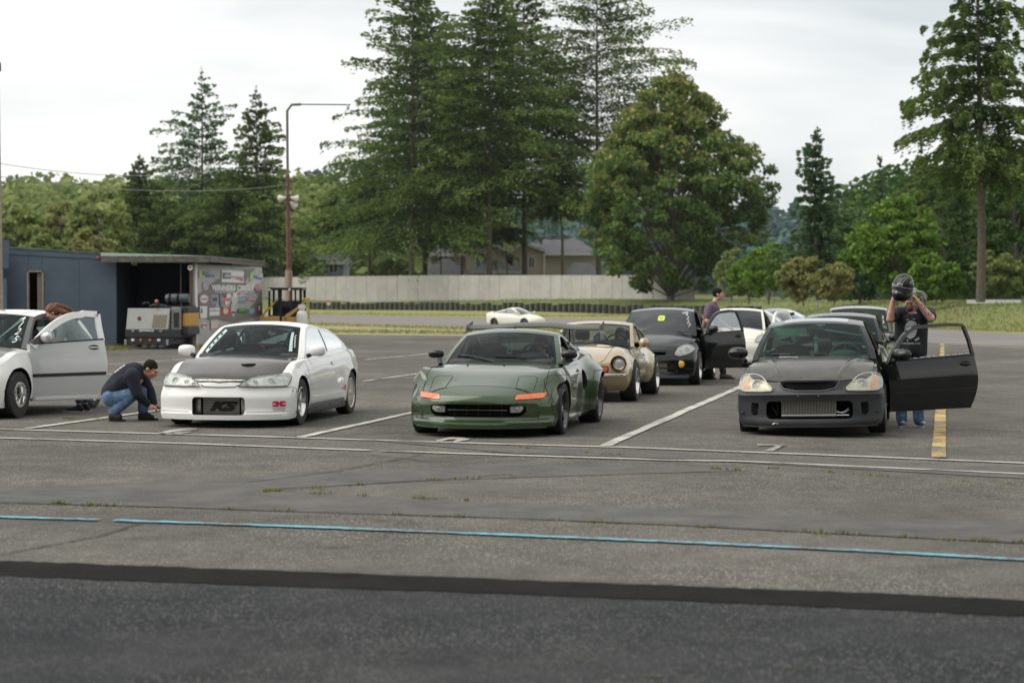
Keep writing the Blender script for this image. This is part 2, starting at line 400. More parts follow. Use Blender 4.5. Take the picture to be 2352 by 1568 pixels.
stall_mark([[(1740, 1022), (1806, 1023.5), (1804, 1026), (1740, 1024.5)], [(1755, 1037), (1786, 1024), (1800, 1025), (1775, 1038)]])
def tufts(name, paths, n, hmin, hmax, seed, spread=.03, material=None, px=True, clump=True):
 rng = np.random.default_rng(seed); V = [];
 for path in paths:
  P = [np.array(gp(*p)) if px else np.array(p) for p in path]
  seg = rng.integers(0, len(P) - 1, n); t = rng.random(n)
  if clump:
   c = rng.random(max(3, n // 60)); t = np.clip(c[rng.integers(0, len(c), n)] + rng.normal(0, .02, n), 0, 1)
  A = np.array(P)[seg]; B = np.array(P)[seg + 1]
  base = A + (B - A) * t[:, None]; base[:, :2] += rng.normal(0, spread, (n, 2))
  base[:, 2] = [zg(x) for x in base[:, 0]] if px else base[:, 2]
  h = rng.uniform(hmin, hmax, n); a = rng.uniform(0, 2 * PI, n); wd = h * .12 + .003
  lean = rng.normal(0, .5, (n, 2)) * h[:, None]
  p0 = base + np.c_[np.cos(a) * wd, np.sin(a) * wd, np.zeros(n)]
  p1 = base - np.c_[np.cos(a) * wd, np.sin(a) * wd, np.zeros(n)]
  p2 = base + np.c_[lean, h]
  V.append(np.stack([p0, p1, p2], 1).reshape(-1, 3))
 V = np.concatenate(V); F = np.arange(len(V)).reshape(-1, 3)
 return link(name, np_mesh(name, V, F, material, k=3), kind='stuff', label='low green weeds growing along cracks of the asphalt' if px else None, cat='grass')
M_WEED = mat('crack_weed', (.15, .18, .04), .9, noise=(6, (.25, .22, .08), .8))
tufts('crack_weeds', [[(0, 1155), (400, 1166), (800, 1180), (1176, 1190), (1500, 1205)], [(1370, 1199), (1640, 1212), (1900, 1226), (2200, 1241), (2352, 1247)],
   [(1500, 1205), (2352, 1247)], [(610, 1130), (640, 1128)], [(630, 1131), (860, 1140), (1100, 1152)], [(640, 1128), (1000, 1103), (1176, 1096)],
   [(1170, 1026), (1260, 1035), (1520, 1052)], [(1760, 1075), (2000, 1092), (2352, 1115)], [(100, 960), (300, 965)], [(0, 1150), (240, 1163)], [(1560, 1075), (1700, 1080)]], 130, .010, .038, 3, .03, M_WEED)
M_CRACK = mat('crack_fill', (.02, .02, .02), .9)
for pth in ([(1250, 1040), (1000, 1062), (850, 1045)], [(970, 1045), (760, 1085), (560, 1110)], [(590, 1128), (640, 1126), (1176, 1090)], [(0, 1275), (230, 1232), (330, 1200)], [(0, 1154), (800, 1178), (1600, 1209), (2352, 1249)]):
 strip('crack', pth, .009, M_CRACK, dz=.010, wig=.006)
rng = random.Random(5)
M_DEB = mat('dark_debris', (.03, .028, .02), .9, noise=(40, (.06, .07, .02), .6))
for (px, py, r) in ((770, 1590, .03), (1500, 1555, .035), (1835, 1540, .02), (1680, 1452, .018), (920, 1500, .02), (1330, 1520, .018)):
 p = gp(px, py); m = MB(); m.ell((0, 0, 0), (r * 1.6, r, .006), 7, 4)
 m.build('leaf_litter', M_DEB, kind='structure').location = (p.x, p.y, zg(p.x) + .006)
# ------------------------------------------------------------------ banks, far terrain
BL = [(-140, 330), (-70, 318), (-27, 303), (-10, 282), (2, 262), (16, 243), (24, 205), (25.5, 165), (26.5, 135), (28.5, 114), (35, 98), (60, 84), (140, 70)]
def bank_rows():
 rows = []; rng = random.Random(2); pts = []
 for a, b in zip(BL[:-1], BL[1:]):
  n = 10
  for i in range(n): pts.append((a[0] + (b[0] - a[0]) * i / n, a[1] + (b[1] - a[1]) * i / n))
 pts.append(BL[-1]); rr = []
 for i, p in enumerate(pts):
  a = pts[max(i - 3, 0)]; b = pts[min(i + 3, len(pts) - 1)]; d = Vector((b[0] - a[0], b[1] - a[1])).normalized()
  n = Vector((-d.y, d.x)); near = p[1] < 200
  prof = [(0, 0), (1.2, .3), (2.6, .85), (4.2, 1.25), (6, 1.45), (11, 1.5), (26, 1.6), (70, 1.7)]
  if p[1] > 180: prof = [(0, .0), (2.0, .25), (5, .9), (8, 1.35), (12, 1.6), (18, 1.7), (30, 1.75), (70, 1.8)]
  rr.append([(p[0] + n.x * u, p[1] + n.y * u, zg(p[0]) + h + (rng.uniform(-.07, .07) if 0 < j < 6 else 0)) for j, (u, h) in enumerate(prof)])
 return rr
m = MB(); m.grid(bank_rows()); o = m.build('grass_bank', G_BANK, smooth=80, kind='structure')
if o.data.polygons[5].normal.z < 0: o.data.flip_normals()
BANK = BVHTree.FromObject(o, bpy.context.evaluated_depsgraph_get()) if False else BVHTree.FromPolygons([v.co for v in o.data.vertices], [p.vertices[:] for p in o.data.polygons])
def bank_z(x, y):
 h = BANK.ray_cast(Vector((x, y, 50)), Vector((0, 0, -1)))
 return h[0].z if h[0] is not None else 1.7
def blade_field(name, pts, h, seed, material, label, wfac=.1):
 """blades of grass standing at world points"""
 rng = np.random.default_rng(seed); B = np.array(pts, float); n = len(B); a = rng.uniform(0, 2 * PI, n); hh = rng.uniform(h * .4, h, n); wd = hh * wfac
 p0 = B + np.c_[np.cos(a) * wd, np.sin(a) * wd, np.zeros(n)]; p1 = B - np.c_[np.cos(a) * wd, np.sin(a) * wd, np.zeros(n)]
 p2 = B + np.c_[rng.normal(0, .35, (n, 2)) * hh[:, None], hh]
 V = np.stack([p0, p1, p2], 1).reshape(-1, 3)
 return link(name, np_mesh(name, V, np.arange(len(V)).reshape(-1, 3), material, k=3), kind='stuff', label=label, cat='grass')
rng = random.Random(8); pts = []
for i in range(26000):
 k = rng.randrange(2, len(BL) - 2); t = rng.random(); a, b = BL[k], BL[k + 1]
 x = a[0] + (b[0] - a[0]) * t; y = a[1] + (b[1] - a[1]) * t
 d = Vector((b[0] - a[0], b[1] - a[1])).normalized(); u = rng.random() ** 1.3 * 12
 x -= d.y * u; y += d.x * u; pts.append((x, y, bank_z(x, y) - .03))
M_BLADE = mat('bank_grass_blade', (.16, .22, .04), .9, noise=(.3, (.22, .20, .08), .8))
blade_field('bank_grass', pts, .30, 4, M_BLADE, 'rough green and brown grass covering the bank behind the track', .16)
M_BLADE2 = mat('verge_grass_blade', (.23, .24, .06), .9, noise=(.3, (.32, .28, .11), .9))
pts = []
for i in range(6000):
 px = rng.uniform(700, 1600); f = (px - 700) / 900
 c = rng.choice([(742 + 25 * f, 5), (758 + 10 * f, 6)]); p = gp(px, c[0] + rng.uniform(0, c[1])); pts.append((p.x, p.y, 0))
for i in range(5000):
 px = rng.uniform(690, 1750); k = (px - 715) / 735
 p = gp(px, 717 + 9 * k + rng.uniform(0, 6)); pts.append((p.x, p.y, 0))
for i in range(5000):
 f = rng.random(); px = 2100 + 300 * f; p = gp(px, 749 + 10 * f + rng.uniform(0, 6)); pts.append((p.x, p.y, zg(p.x)))
blade_field('verge_grass', pts, .16, 5, M_BLADE2, 'pale yellow green grass on the verges beside the track', .3)
sheet('far_verge', [(-70, 318, 0)] + [(x, y + .5, 0) for x, y in BL[2:]] + [tuple(p) for p in far_e[::-1]], G_DRY, .006, world=True)
strip('kerb_edge', [(2130, 791), (2240, 794), (2352, 799)], .25, G_PALE, dz=.01, wig=.05)
# ------------------------------------------------------------------ trees
def leaf_mat(name, c1, c2, c3, trans=.25):
 m = bpy.data.materials.new(name); m.use_nodes = True; N = m.node_tree; N.nodes.clear(); MT[name] = m
 o = N.nodes.new('ShaderNodeOutputMaterial'); d = N.nodes.new('ShaderNodeBsdfDiffuse'); t = N.nodes.new('ShaderNodeBsdfTranslucent')
 mi = N.nodes.new('ShaderNodeMixShader'); mi.inputs[0].default_value = trans
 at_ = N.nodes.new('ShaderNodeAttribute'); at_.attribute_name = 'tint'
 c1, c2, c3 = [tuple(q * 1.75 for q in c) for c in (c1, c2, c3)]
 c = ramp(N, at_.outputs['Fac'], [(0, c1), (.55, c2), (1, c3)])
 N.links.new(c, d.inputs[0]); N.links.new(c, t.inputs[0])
 N.links.new(d.outputs[0], mi.inputs[1]); N.links.new(t.outputs[0], mi.inputs[2]); N.links.new(mi.outputs[0], o.inputs[0])
 return m
LM = {'fir': leaf_mat('fir_needles', (.028, .052, .018), (.072, .105, .03), (.15, .185, .052)),
   'fir2': leaf_mat('blue_fir_needles', (.032, .062, .036), (.070, .112, .05), (.13, .175, .075)),
   'maple': leaf_mat('maple_leaves', (.035, .068, .026), (.088, .125, .038), (.21, .18, .06)),
   'bright': leaf_mat('fresh_leaves', (.045, .085, .018), (.095, .155, .03), (.17, .235, .055), .35),
   'alder': leaf_mat('alder_leaves', (.075, .105, .038), (.14, .17, .058), (.22, .235, .095), .3),
   'olive': leaf_mat('olive_leaves', (.095, .105, .036), (.16, .165, .066), (.23, .22, .11), .3),
   'dark': leaf_mat('dark_wood_leaves', (.022, .043, .016), (.045, .078, .024), (.08, .12, .036)),
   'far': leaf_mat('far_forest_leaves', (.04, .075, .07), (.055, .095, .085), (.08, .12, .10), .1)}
M_BARK = mat('fir_bark', (.085, .068, .052), .95, noise=(5, (.15, .125, .10), .7), bump=(14, .8))
M_BARK2 = mat('grey_bark', (.14, .12, .10), .95, noise=(5, (.22, .2, .17), .7), bump=(14, .8))
def leaves_mesh(name, P, D, size, material, rng, tint, aspect=.55, flat=.5, jag=True):
 """P (n,3) positions, D (n,3) main directions, size (n,), builds kite quads"""
 n = len(P); D = D / (np.linalg.norm(D, axis=1)[:, None] + 1e-6)
 R = rng.normal(0, 1, (n, 3)); R[:, 2] *= (1 - flat) * 1.4
 S_ = np.cross(D, R + np.array([0, 0, .001])); S_ /= (np.linalg.norm(S_, axis=1)[:, None] + 1e-6)
 a = size[:, None]; b = (size * aspect * rng.uniform(.7, 1.2, n))[:, None]
 V = np.stack([P - D * a * .5, P + S_ * b * .5 + D * a * .08, P + D * a * .6, P - S_ * b * .5 - D * a * .05], 1)
 me = np_mesh(name, V.reshape(-1, 3), np.arange(4 * n).reshape(-1, 4), material)
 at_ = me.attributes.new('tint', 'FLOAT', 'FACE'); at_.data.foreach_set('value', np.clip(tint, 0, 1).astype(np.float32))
 return me
def conifer(H, R, clear, nb, per, seed, kind='fir', lsize=.5, droop=.25, power=.85, trunk_r=None, irregular=.35, dead=0, bare_top=.02, open_=0.0):
 """returns (crown mesh, trunk mesh) about the origin"""
 rng = np.random.default_rng(seed); tr = trunk_r or H * .012
 m = MB(); k = 14
 lean = rng.normal(0, .006, 2) * H
 def axis(z): f = z / H; return np.array([lean[0] * f * f + .15 * math.sin(f * 5 + seed), lean[1] * f * f, z])
 m.tube([axis(H * i / k) - (axis(0) * [1, 1, 0]) for i in range(k + 1)], [tr * (1 - .97 * (i / k)) + .01 for i in range(k + 1)], 8)
 ax0 = axis(0) * [1, 1, 0]
 Ps, Ds, Ss, Ts = [], [], [], []
 amod = rng.uniform(0, 2 * PI, 3)
 for i in range(nb):
  nw_ = max(6, int((H - clear) / (1.25 if H > 35 else .75))); f = (i + rng.random()) / nb; f = min(.995, max(0, (round(f * nw_) + rng.normal(0, .24)) / nw_))
  z = clear + (H * (1 - bare_top) - clear) * f
  az = i * 2.39996 + rng.normal(0, .35)
  prof = (1 - f) ** power * (.72 + .28 * min(1, f * 6 + .35)) + .012
  mod = 1 + irregular * (math.sin(az * 1 + amod[0] + f * 9) * .5 + math.sin(az * 2 + amod[1] - f * 21) * .35) + rng.normal(0, irregular * .45)
  if rng.random() < open_: continue
  Lb = max(.25, R * prof * max(mod, .3))
  rise = rng.uniform(-.05, .25) + .55 * f
  c, s = math.cos(az), math.sin(az)
  if Lb > .8:
   o = axis(z) - ax0; e = o + np.array([c * Lb * .8, s * Lb * .8, Lb * (rise * .8 - droop * .64)])
   mid = o + np.array([c * Lb * .4, s * Lb * .4, Lb * (rise * .4 - droop * .1)])
   m.tube([o, mid, e], [max(.02, tr * .16 * (1 - f) + .015), .02 + tr * .05, .008], 4, cap=False)
  n = max(10, int(per * (Lb / R) ** 1.0 * (1.15)))
  t = rng.random(n) ** .75;
  ks = max(3, int(Lb * 1.5)); js = rng.integers(0, ks, n); tj = (np.arange(ks) + rng.random(ks) * .8) / ks; sj = np.where(np.arange(ks) % 2 == 0, 1, -1) * rng.uniform(.6, 1.2, ks)
  u_ = rng.random(n) ** .8; t = np.clip(tj[js] + u_ * .16 + rng.normal(0, .012, n), 0, 1.04)
  lat = sj[js] * u_ * Lb * .34 * (1.08 - tj[js]) + rng.normal(0, .06 * Lb ** .4, n)
  zz = (rise * t - droop * t * t) * Lb + rng.normal(0, .035 * Lb ** .5, n) - u_ * u_ * .07 * Lb * (1.1 - tj[js]) - rng.exponential(.055 * Lb ** .5, n) * (1 + (tj[js] * 7 % 1))
  o = axis(z) - ax0
  P = np.c_[o[0] + c * t * Lb - s * lat, o[1] + s * t * Lb + c * lat, o[2] + zz]
  out_ = np.c_[c * np.ones(n) - s * lat * 2.2 / Lb, s * np.ones(n) + c * lat * 2.2 / Lb, (rise - 2 * droop * t) * .8 - .08 + rng.normal(0, .25, n)]
  Ps.append(P); Ds.append(out_); Ss.append(lsize * rng.uniform(.55, 1.25, n) * (.55 + .45 * min(1, Lb / 2)))
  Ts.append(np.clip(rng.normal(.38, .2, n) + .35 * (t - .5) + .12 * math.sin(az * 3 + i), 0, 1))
 n = 24; P = np.c_[rng.normal(0, .12, n), rng.normal(0, .12, n), H * (1 - rng.random(n) * .05)]; P[:, :2] += (axis(H) - ax0)[:2]
 Ps.append(P); Ds.append(np.c_[rng.normal(0, .4, (n, 2)), np.ones(n)]); Ss.append(np.full(n, lsize * .6)); Ts.append(rng.random(n) * .6)
 for q in range(dead):
  z = clear * rng.uniform(.35, 1); az = rng.uniform(0, 2 * PI); l = rng.uniform(.8, 2)
  m.tube([(0, 0, z), (math.cos(az) * l, math.sin(az) * l, z - l * .25)], [.03, .008], 4, cap=False)
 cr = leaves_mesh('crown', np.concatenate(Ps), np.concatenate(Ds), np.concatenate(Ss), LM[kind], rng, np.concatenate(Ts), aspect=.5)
 return cr, m.mesh('trunk', M_BARK, 60)
def broadleaf(H, R, base, nclump, per, seed, kind='alder', lsize=.45, shape=1.0, clump_r=.22, trunk_r=None, top_tint=0, sq=2.0):
 rng = np.random.default_rng(seed); tr = trunk_r or H * .016; m = MB()
 cz = (H + base) / 2; rz = (H - base) / 2
 m.tube([(0, 0, -.2), (.1 * R * .3, 0, cz * .6), (0, .05, cz), (.05, 0, H * .86)], [tr, tr * .75, tr * .5, .03], 8)
 Ps, Ds, Ss, Ts = [], [], [], []
 for i in range(nclump):
  u = rng.normal(0, 1, 3); u /= np.linalg.norm(u); rr = rng.random() ** .38
  hz = u[2] * rr
  wid = (1 - abs(hz) ** sq) ** .5 if abs(hz) < 1 else 0
  wid *= 1 if hz < 0 else (1 - .45 * hz * shape)
  ang = math.atan2(u[1], u[0]); rad_ = R * wid * (.35 + .65 * rng.random() ** .5) * (1 + .14 * math.sin(3 * ang + seed) + rng.normal(0, .06))
  c = np.array([math.cos(ang) * rad_, math.sin(ang) * rad_, cz + hz * rz])
  if i % 3 == 0:
   m.tube([(0, 0, max(base * .6, c[2] - rad_ * .9 - 1)), tuple(c * [.5, .5, 1] - [0, 0, rad_ * .2]), tuple(c)], [tr * .22, tr * .12, .012], 4, cap=False)
  cr_ = R * clump_r * rng.uniform(.6, 1.3)
  g = rng.normal(0, 1, (per, 3)); g /= np.linalg.norm(g, axis=1)[:, None]; g *= (rng.random(per) ** .45)[:, None]
  P = c + g * cr_ * [1, 1, .62]; Ps.append(P)
  Ds.append(g * .8 + rng.normal(0, .5, (per, 3)) + [0, 0, -.35]); Ss.append(lsize * rng.uniform(.6, 1.3, per))
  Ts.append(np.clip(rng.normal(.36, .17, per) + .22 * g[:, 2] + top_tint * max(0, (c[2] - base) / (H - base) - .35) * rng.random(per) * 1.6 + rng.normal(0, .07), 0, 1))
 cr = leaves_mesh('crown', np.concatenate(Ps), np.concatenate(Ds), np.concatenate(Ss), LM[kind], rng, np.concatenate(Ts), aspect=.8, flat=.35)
 return cr, m.mesh('trunk', M_BARK2, 60)
def plant_tree(name, meshes, X, Y, z, label, cat='tree', rz=0, sc=1.0, group=None):
 o = empty(name, (X, Y, z), (0, 0, rz), label=label, cat=cat, group=group); o.scale = (sc, sc, sc)
 link('trunk', meshes[1], o); link('crown', meshes[0], o); return o
def X_at(px, Y): return (px - CX) / FOC * Y
def Z_at(py, Y): return CAM_H + (HZ - py) / FOC * Y
# --- cluster of tall firs behind the white wall: (trunk px, top py, Y, halfwidth px, crown clear py, label)
T_ = [(945, -120, 292, 128, 560, 'tall dark fir with doubled top at left of the central clump', 'fir', 11),
   (975, -90, 312, 100, 500, 'tall fir just right of the leftmost central fir, its trunk showing above the wall', 'fir2', 12),
   (1123, -130, 290, 118, 470, 'tall open fir in the middle of the clump with bare pale trunk', 'fir', 13),
   (1205, -120, 305, 112, 500, 'dense fir right of the middle trunk of the central clump', 'fir', 14),
   (1376, -160, 298, 165, 470, 'tall fir with tiered branches rising above the broad maple', 'fir', 15),
   (850, 330, 284, 78, 600, 'shorter bushy fir on the left edge of the central clump', 'fir', 16),
   (768, 400, 300, 62, 610, 'small fir at the far left skirt of the central clump behind the blue house', 'fir', 17),
   (1060, 130, 325, 95, 520, 'thinner fir behind and between the tall central firs', 'fir2', 18),
   (1290, 320, 284, 50, 600, 'low full fir before the tiered fir, hanging over the tan house', 'fir', 19)]
for (px, ty, Y, hw, cy, lab, kd, sd) in T_:
 H = Z_at(ty, Y) - 1.7; R = hw / FOC * Y * (1.95 if px not in (850, 768) else 1.3); Y += {768: 52, 850: 34, 1290: 26}.get(px, 16); cl = {850: 9, 768: 11, 1290: 13.0, 945: 8.5, 975: 10}.get(px, 15.5 + (px % 5) * .5)
 big = H > 40
 cm = conifer(H, R, cl, 290 if big else 150, 290 if big else 200, sd, kd, lsize=.52 if big else .5, droop=.27, power=.78, trunk_r=.46 if big else .3, irregular=.38, open_=.14 if px in (1123, 1376) else .07)
 plant_tree('fir_tree', cm, X_at(px, Y), Y, 1.6, lab)
for (px, ty, Y, hw, sd, lab) in ((1010, 470, 280, 80, 31, 'low spreading evergreen among the trunks left of the tan gables'), (1165, 500, 282, 75, 32, 'low evergreen in front of the tan house windows')):
 H = Z_at(ty, Y) - 1.7; Y += 36; cm = conifer(H, hw / FOC * Y * .85, 10, 60, 150, sd, 'fir', lsize=.5, droop=.45, power=.5, irregular=.5, open_=.2)
 plant_tree('fir_tree', cm, X_at(px, Y), Y, 1.6, lab)
Y = 257; H = Z_at(158, Y) - 1.5; cm = broadleaf(H, 212 / FOC * Y, .6, 560, 110, 21, 'maple', lsize=.52, shape=1.6, clump_r=.12, trunk_r=.5, top_tint=.5, sq=2.4)
plant_tree('maple_tree', cm, X_at(1540, Y), Y, 1.5, 'broad maple with rust tinted upper leaves at right of the fir clump')
# --- left group behind the blue building
L_ = [(322, 352, 120, 84, 620, 'small pointed fir, first on the left above the blue building', 'fir', 41, .85),
   (462, 155, 135, 110, 640, 'tall ragged spruce with a narrow lopsided top, left of the spruce by the light pole', 'fir2', 42, .9),
   (588, 198, 128, 118, 640, 'dense pointed spruce directly left of the light pole', 'fir', 43, .8),
   (400, 470, 118, 95, 640, 'low bushy evergreen between the small fir and the ragged spruce', 'fir', 44, .55),
   (530, 430, 118, 100, 640, 'low dark evergreen behind the banner end of the blue building', 'fir', 45, .5),
   (140, 478, 112, 55, 640, 'little bright green fir above the doorway of the blue building', 'fir', 46, .7)]
for (px, ty, Y, hw, cy, lab, kd, sd, pw) in L_:
 Y = 332 + (Y - 120) * .8; H = Z_at(ty, Y); R = hw / FOC * Y * (1.3 if px == 588 else 1.75)
 cm = conifer(H, R, 1.8, 240, 260, sd, kd, lsize=.55, droop=.28, power=pw, irregular=.55 if sd == 42 else .35, trunk_r=.35, open_=.1 if sd == 42 else 0)
 plant_tree('fir_tree', cm, X_at(px, Y), Y, 0, lab)
# --- right side
cm = conifer(27, 5.6, 7.8, 190, 560, 51, 'fir', lsize=.27, droop=.38, power=.74, trunk_r=.31, irregular=.22, dead=16, open_=.1)
plant_tree('fir_tree', cm, X_at(2252, 132), 132, 1.4, 'big fir with long bare lower trunk standing on the bank at far right')
cm = conifer(Z_at(292, 170) - 1.5, 66 / FOC * 170 * 1.2, 1, 200, 190, 52, 'fir2', lsize=.36, droop=.25, power=.62, irregular=.45, trunk_r=.25)
plant_tree('fir_tree', cm, X_at(1880, 170), 170, 1.5, 'solitary fir with forked upright top right of the maple')
for i, (px, ty, Y, hw, kd, lab) in enumerate(((2018, 385, 215, 48, 'fir2', 'distant small pointed fir between the solitary fir and the big trunk fir'), (2110, 350, 200, 60, 'fir', 'distant fir close left of the big trunk fir'))):
 cm = conifer(Z_at(ty, Y), hw / FOC * Y * 1.2, 1, 130, 80, 60 + i, kd, lsize=.6, droop=.25, power=.85, trunk_r=.2)
 plant_tree('fir_tree', cm, X_at(px, Y), Y, 1.2, lab)
B_ = [(1765, 555, 190, 70, 'bright', 'fresh green sapling clump left of the chain link posts', 71, .30),
   (1845, 590, 150, 62, 'olive', 'olive brown round shrub behind the chain link posts', 72, .26),
   (1720, 590, 200, 55, 'bright', 'pale green bush under the right edge of the maple', 73, .30),
   (2060, 450, 150, 105, 'bright', 'bright green broadleaf tree behind the man with the helmet', 74, .34),
   (1975, 470, 175, 80, 'fir2', 'blue green mixed tree right of the solitary fir', 75, .32),
   (2165, 400, 175, 100, 'dark', 'dark leafy tree close left of the big trunk fir', 76, .34),
   (2330, 380, 160, 110, 'dark', 'dark leafy tree right of the big trunk fir at the frame edge', 77, .34),
   (2240, 470, 185, 120, 'dark', 'low dark broadleaf tree directly behind the bare trunk', 78, .34),
   (2290, 575, 142, 60, 'alder', 'small green bush at the foot of the bank right of the bare trunk', 79, .26),
   (2150, 580, 140, 62, 'bright', 'low light green bush behind the open door of the black coupe', 80, .26),
   (1915, 600, 138, 50, 'olive', 'scrubby olive bush right of the round shrub', 81, .24),
   (1680, 570, 235, 40, 'alder', 'green bush just right of the white wall end', 82, .3)]
for (px, ty, Y, hw, kd, lab, sd, ls) in B_:
 H = Z_at(ty, Y) - 1.3; R = hw / FOC * Y
 cm = broadleaf(H, R, .3, int(150 if hw > 75 else 90), 70, sd, kd, lsize=ls, shape=.8, clump_r=.2)
 plant_tree('leafy_tree' if H > 5 else 'bush', cm, X_at(px, Y), Y, 1.3, lab, 'tree' if H > 5 else 'bush')
D_ = [(40, 470, 200, 85, 'alder', 'tall alder with rounded crown at the far left edge', 91), (140, 468, 215, 80, 'olive', 'second grey green alder from the left edge', 92),
   (232, 440, 205, 80, 'alder', 'grey green alder just left of the small pointed fir', 93), (90, 540, 165, 70, 'alder', 'lower green alder before the tall ones at the left edge', 94),
   (205, 530, 170, 65, 'olive', 'pale stemmed alder between the left alders and the small fir', 95), (715, 560, 200, 60, 'alder', 'green tree showing right of the light pole above the blue house', 96),
   (660, 590, 220, 60, 'dark', 'dark tree behind the loader and the light pole', 97), (905, 600, 320, 60, 'alder', 'light green tree between the blue house and the tan house', 98)]
for (px, ty, Y, hw, kd, lab, sd) in D_:
 Y = Y if px < 300 or px > 800 else 380
 H = Z_at(ty, Y); R = hw / FOC * Y
 cm = broadleaf(H, R, .5, 150, 70, sd, kd, lsize=.5, shape=.6, clump_r=.19, sq=3)
 plant_tree('leafy_tree', cm, X_at(px, Y), Y, 0, lab)
# --- far wooded ridges: one mass each
def ridge(name, prof, Y, depth, n, hmin, hmax, kind, seed, label, ls):
 """prof [(px, py)] skyline; trees on a slope rising to it"""
 rng = np.random.default_rng(seed); xs = np.array([p[0] for p in prof]); ys = np.array([p[1] for p in prof])
 px = rng.uniform(xs[0], xs[-1], n); f = rng.random(n) ** .7
 Yv = Y + depth * f; top = CAM_H + (HZ - np.interp(px, xs, ys)) / FOC * (Y + depth)
 X = (px - CX) / FOC * Yv; gz = np.maximum(0, (top - hmax * .75)) * f
 Ps, Ds, Ss, Ts = [], [], [], []; per = 46
 H = rng.uniform(hmin, hmax, n); t = rng.random((n, per)); az = rng.uniform(0, 2 * PI, (n, per)); con = rng.random(n) < (.75 if kind == 'far' else .35)
 r = np.where(con[:, None], (1 - t) * .17, .24 * np.sqrt(np.maximum(0, 1 - (2 * t - 1) ** 4))) * H[:, None] * rng.uniform(.5, 1, (n, per))
 P = np.stack([X[:, None] + np.cos(az) * r, Yv[:, None] + np.sin(az) * r, gz[:, None] + t * H[:, None] + 1], -1).reshape(-1, 3)
 D = np.stack([np.cos(az), np.sin(az), -.3 + 0 * az], -1).reshape(-1, 3)
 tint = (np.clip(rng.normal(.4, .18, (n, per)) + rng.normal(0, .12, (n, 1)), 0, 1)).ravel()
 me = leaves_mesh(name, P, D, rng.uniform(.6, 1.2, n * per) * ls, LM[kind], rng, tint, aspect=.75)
 link(name, me, kind='stuff', label=label, cat='forest')
 m = MB(); k = 30; xx = np.linspace(xs[0] - 100, xs[-1] + 100, k); rows = []
 for a in (0, 1, 1.3):
  rows.append([((p - CX) / FOC * (Y + depth * a), Y + depth * a, (max(0, CAM_H + (HZ - np.interp(p, xs, ys)) / FOC * (Y + depth) - hmax * .75)) * min(a, 1)) for p in xx])
 m.grid(rows); m.build('hill', G_BANK, kind='structure', smooth=80)
ridge('left_forest', [(-250, 445), (0, 440), (120, 428), (300, 445), (500, 440), (700, 425), (900, 470), (1150, 500)], 430, 260, 1500, 12, 22, 'alder', 101, 'mixed forest covering the low hill behind the left trees', 3.0)
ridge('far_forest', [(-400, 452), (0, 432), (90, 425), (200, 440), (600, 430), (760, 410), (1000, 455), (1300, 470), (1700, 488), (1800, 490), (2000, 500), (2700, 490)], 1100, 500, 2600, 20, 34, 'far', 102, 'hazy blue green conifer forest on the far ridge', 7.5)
ridge('right_forest', [(1930, 520), (2050, 440), (2200, 410), (2400, 400), (2700, 420)], 230, 60, 1100, 10, 15, 'dark', 103, 'dark mixed wood filling the background behind the big trunk fir', 1.0)
rng_ = np.random.default_rng(7); Ps, Ds, Ss, Ts = [], [], [], []
for i in range(130):
 a = rng_.uniform(-1.5, 1.5); r0 = rng_.uniform(48, 64); x, y = math.sin(a) * r0, -math.cos(a) * r0; h = rng_.uniform(13, 24) * (1.3 if i % 4 == 0 else 1); t = rng_.random(260); az = rng_.uniform(0, 2 * PI, 260)
 r = (1 - t) ** .7 * h * .24 * rng_.uniform(.5, 1.1, 260); Ps.append(np.c_[x + np.cos(az) * r, y + np.sin(az) * r, t * h]); Ds.append(np.c_[np.cos(az), np.sin(az), -.3 + 0 * az]); Ss.append(rng_.uniform(1.4, 3.0, 260)); Ts.append(rng_.random(260) * .8)
me = leaves_mesh('tree_line', np.concatenate(Ps), np.concatenate(Ds), np.concatenate(Ss), LM['fir'], rng_, np.concatenate(Ts), aspect=.8)
link('tree_line', me, kind='stuff', label='dark line of evergreens on the near side of the lot', cat='forest')
m = MB(); m.box((0, 1500, 120 - 3), (5000, 3500, 246));
hm = bpy.data.materials.new('haze_air'); hm.use_nodes = True; N = hm.node_tree; N.nodes.clear()
ho = N.nodes.new('ShaderNodeOutputMaterial'); hv = N.nodes.new('ShaderNodeVolumePrincipled'); hv.inputs['Density'].default_value = .00005
hv.inputs['Color'].default_value = (.80, .88, .95, 1); hv.inputs['Anisotropy'].default_value = .1; N.links.new(hv.outputs[0], ho.inputs['Volume'])
m.build('haze', hm, kind='stuff')
# ------------------------------------------------------------------ blue building with open bay
YB = 66.0
def bx_(m, x0, x1, y0, y1, z0, z1, mi=0, bev=0): return m.box(((x0 + x1) / 2, (y0 + y1) / 2, (z0 + z1) / 2), (abs(x1 - x0), abs(y1 - y0), abs(z1 - z0)), mi, bev=bev)
def PX(px, Y=YB): return X_at(px, Y)
def PZ(py, Y=YB): return Z_at(py, Y)
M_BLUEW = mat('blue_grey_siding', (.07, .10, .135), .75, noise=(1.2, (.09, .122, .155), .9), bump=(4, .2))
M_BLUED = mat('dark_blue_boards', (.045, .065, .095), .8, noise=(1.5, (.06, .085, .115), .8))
M_FASCIA = mat('weathered_fascia', (.11, .085, .075), .9, noise=(7, (.20, .17, .15), .8), bump=(20, .5))
M_GREENF = mat('green_flashing', (.07, .12, .09), .7, noise=(6, (.22, .24, .21), .7))
M_WOODT = mat('pale_wood_trim', (.36, .31, .25), .8, noise=(8, (.25, .2, .16), .7))
bld = empty('blue_building', (0, 0, 0), label='long low blue grey building with an open bay and weathered fascia at left', cat='building')
zroof = PZ(568); zr2 = PZ(604)
xL, xD0, xD1, xB0, xB1, xE = PX(12), PX(66), PX(97), PX(268), PX(446), PX(603)
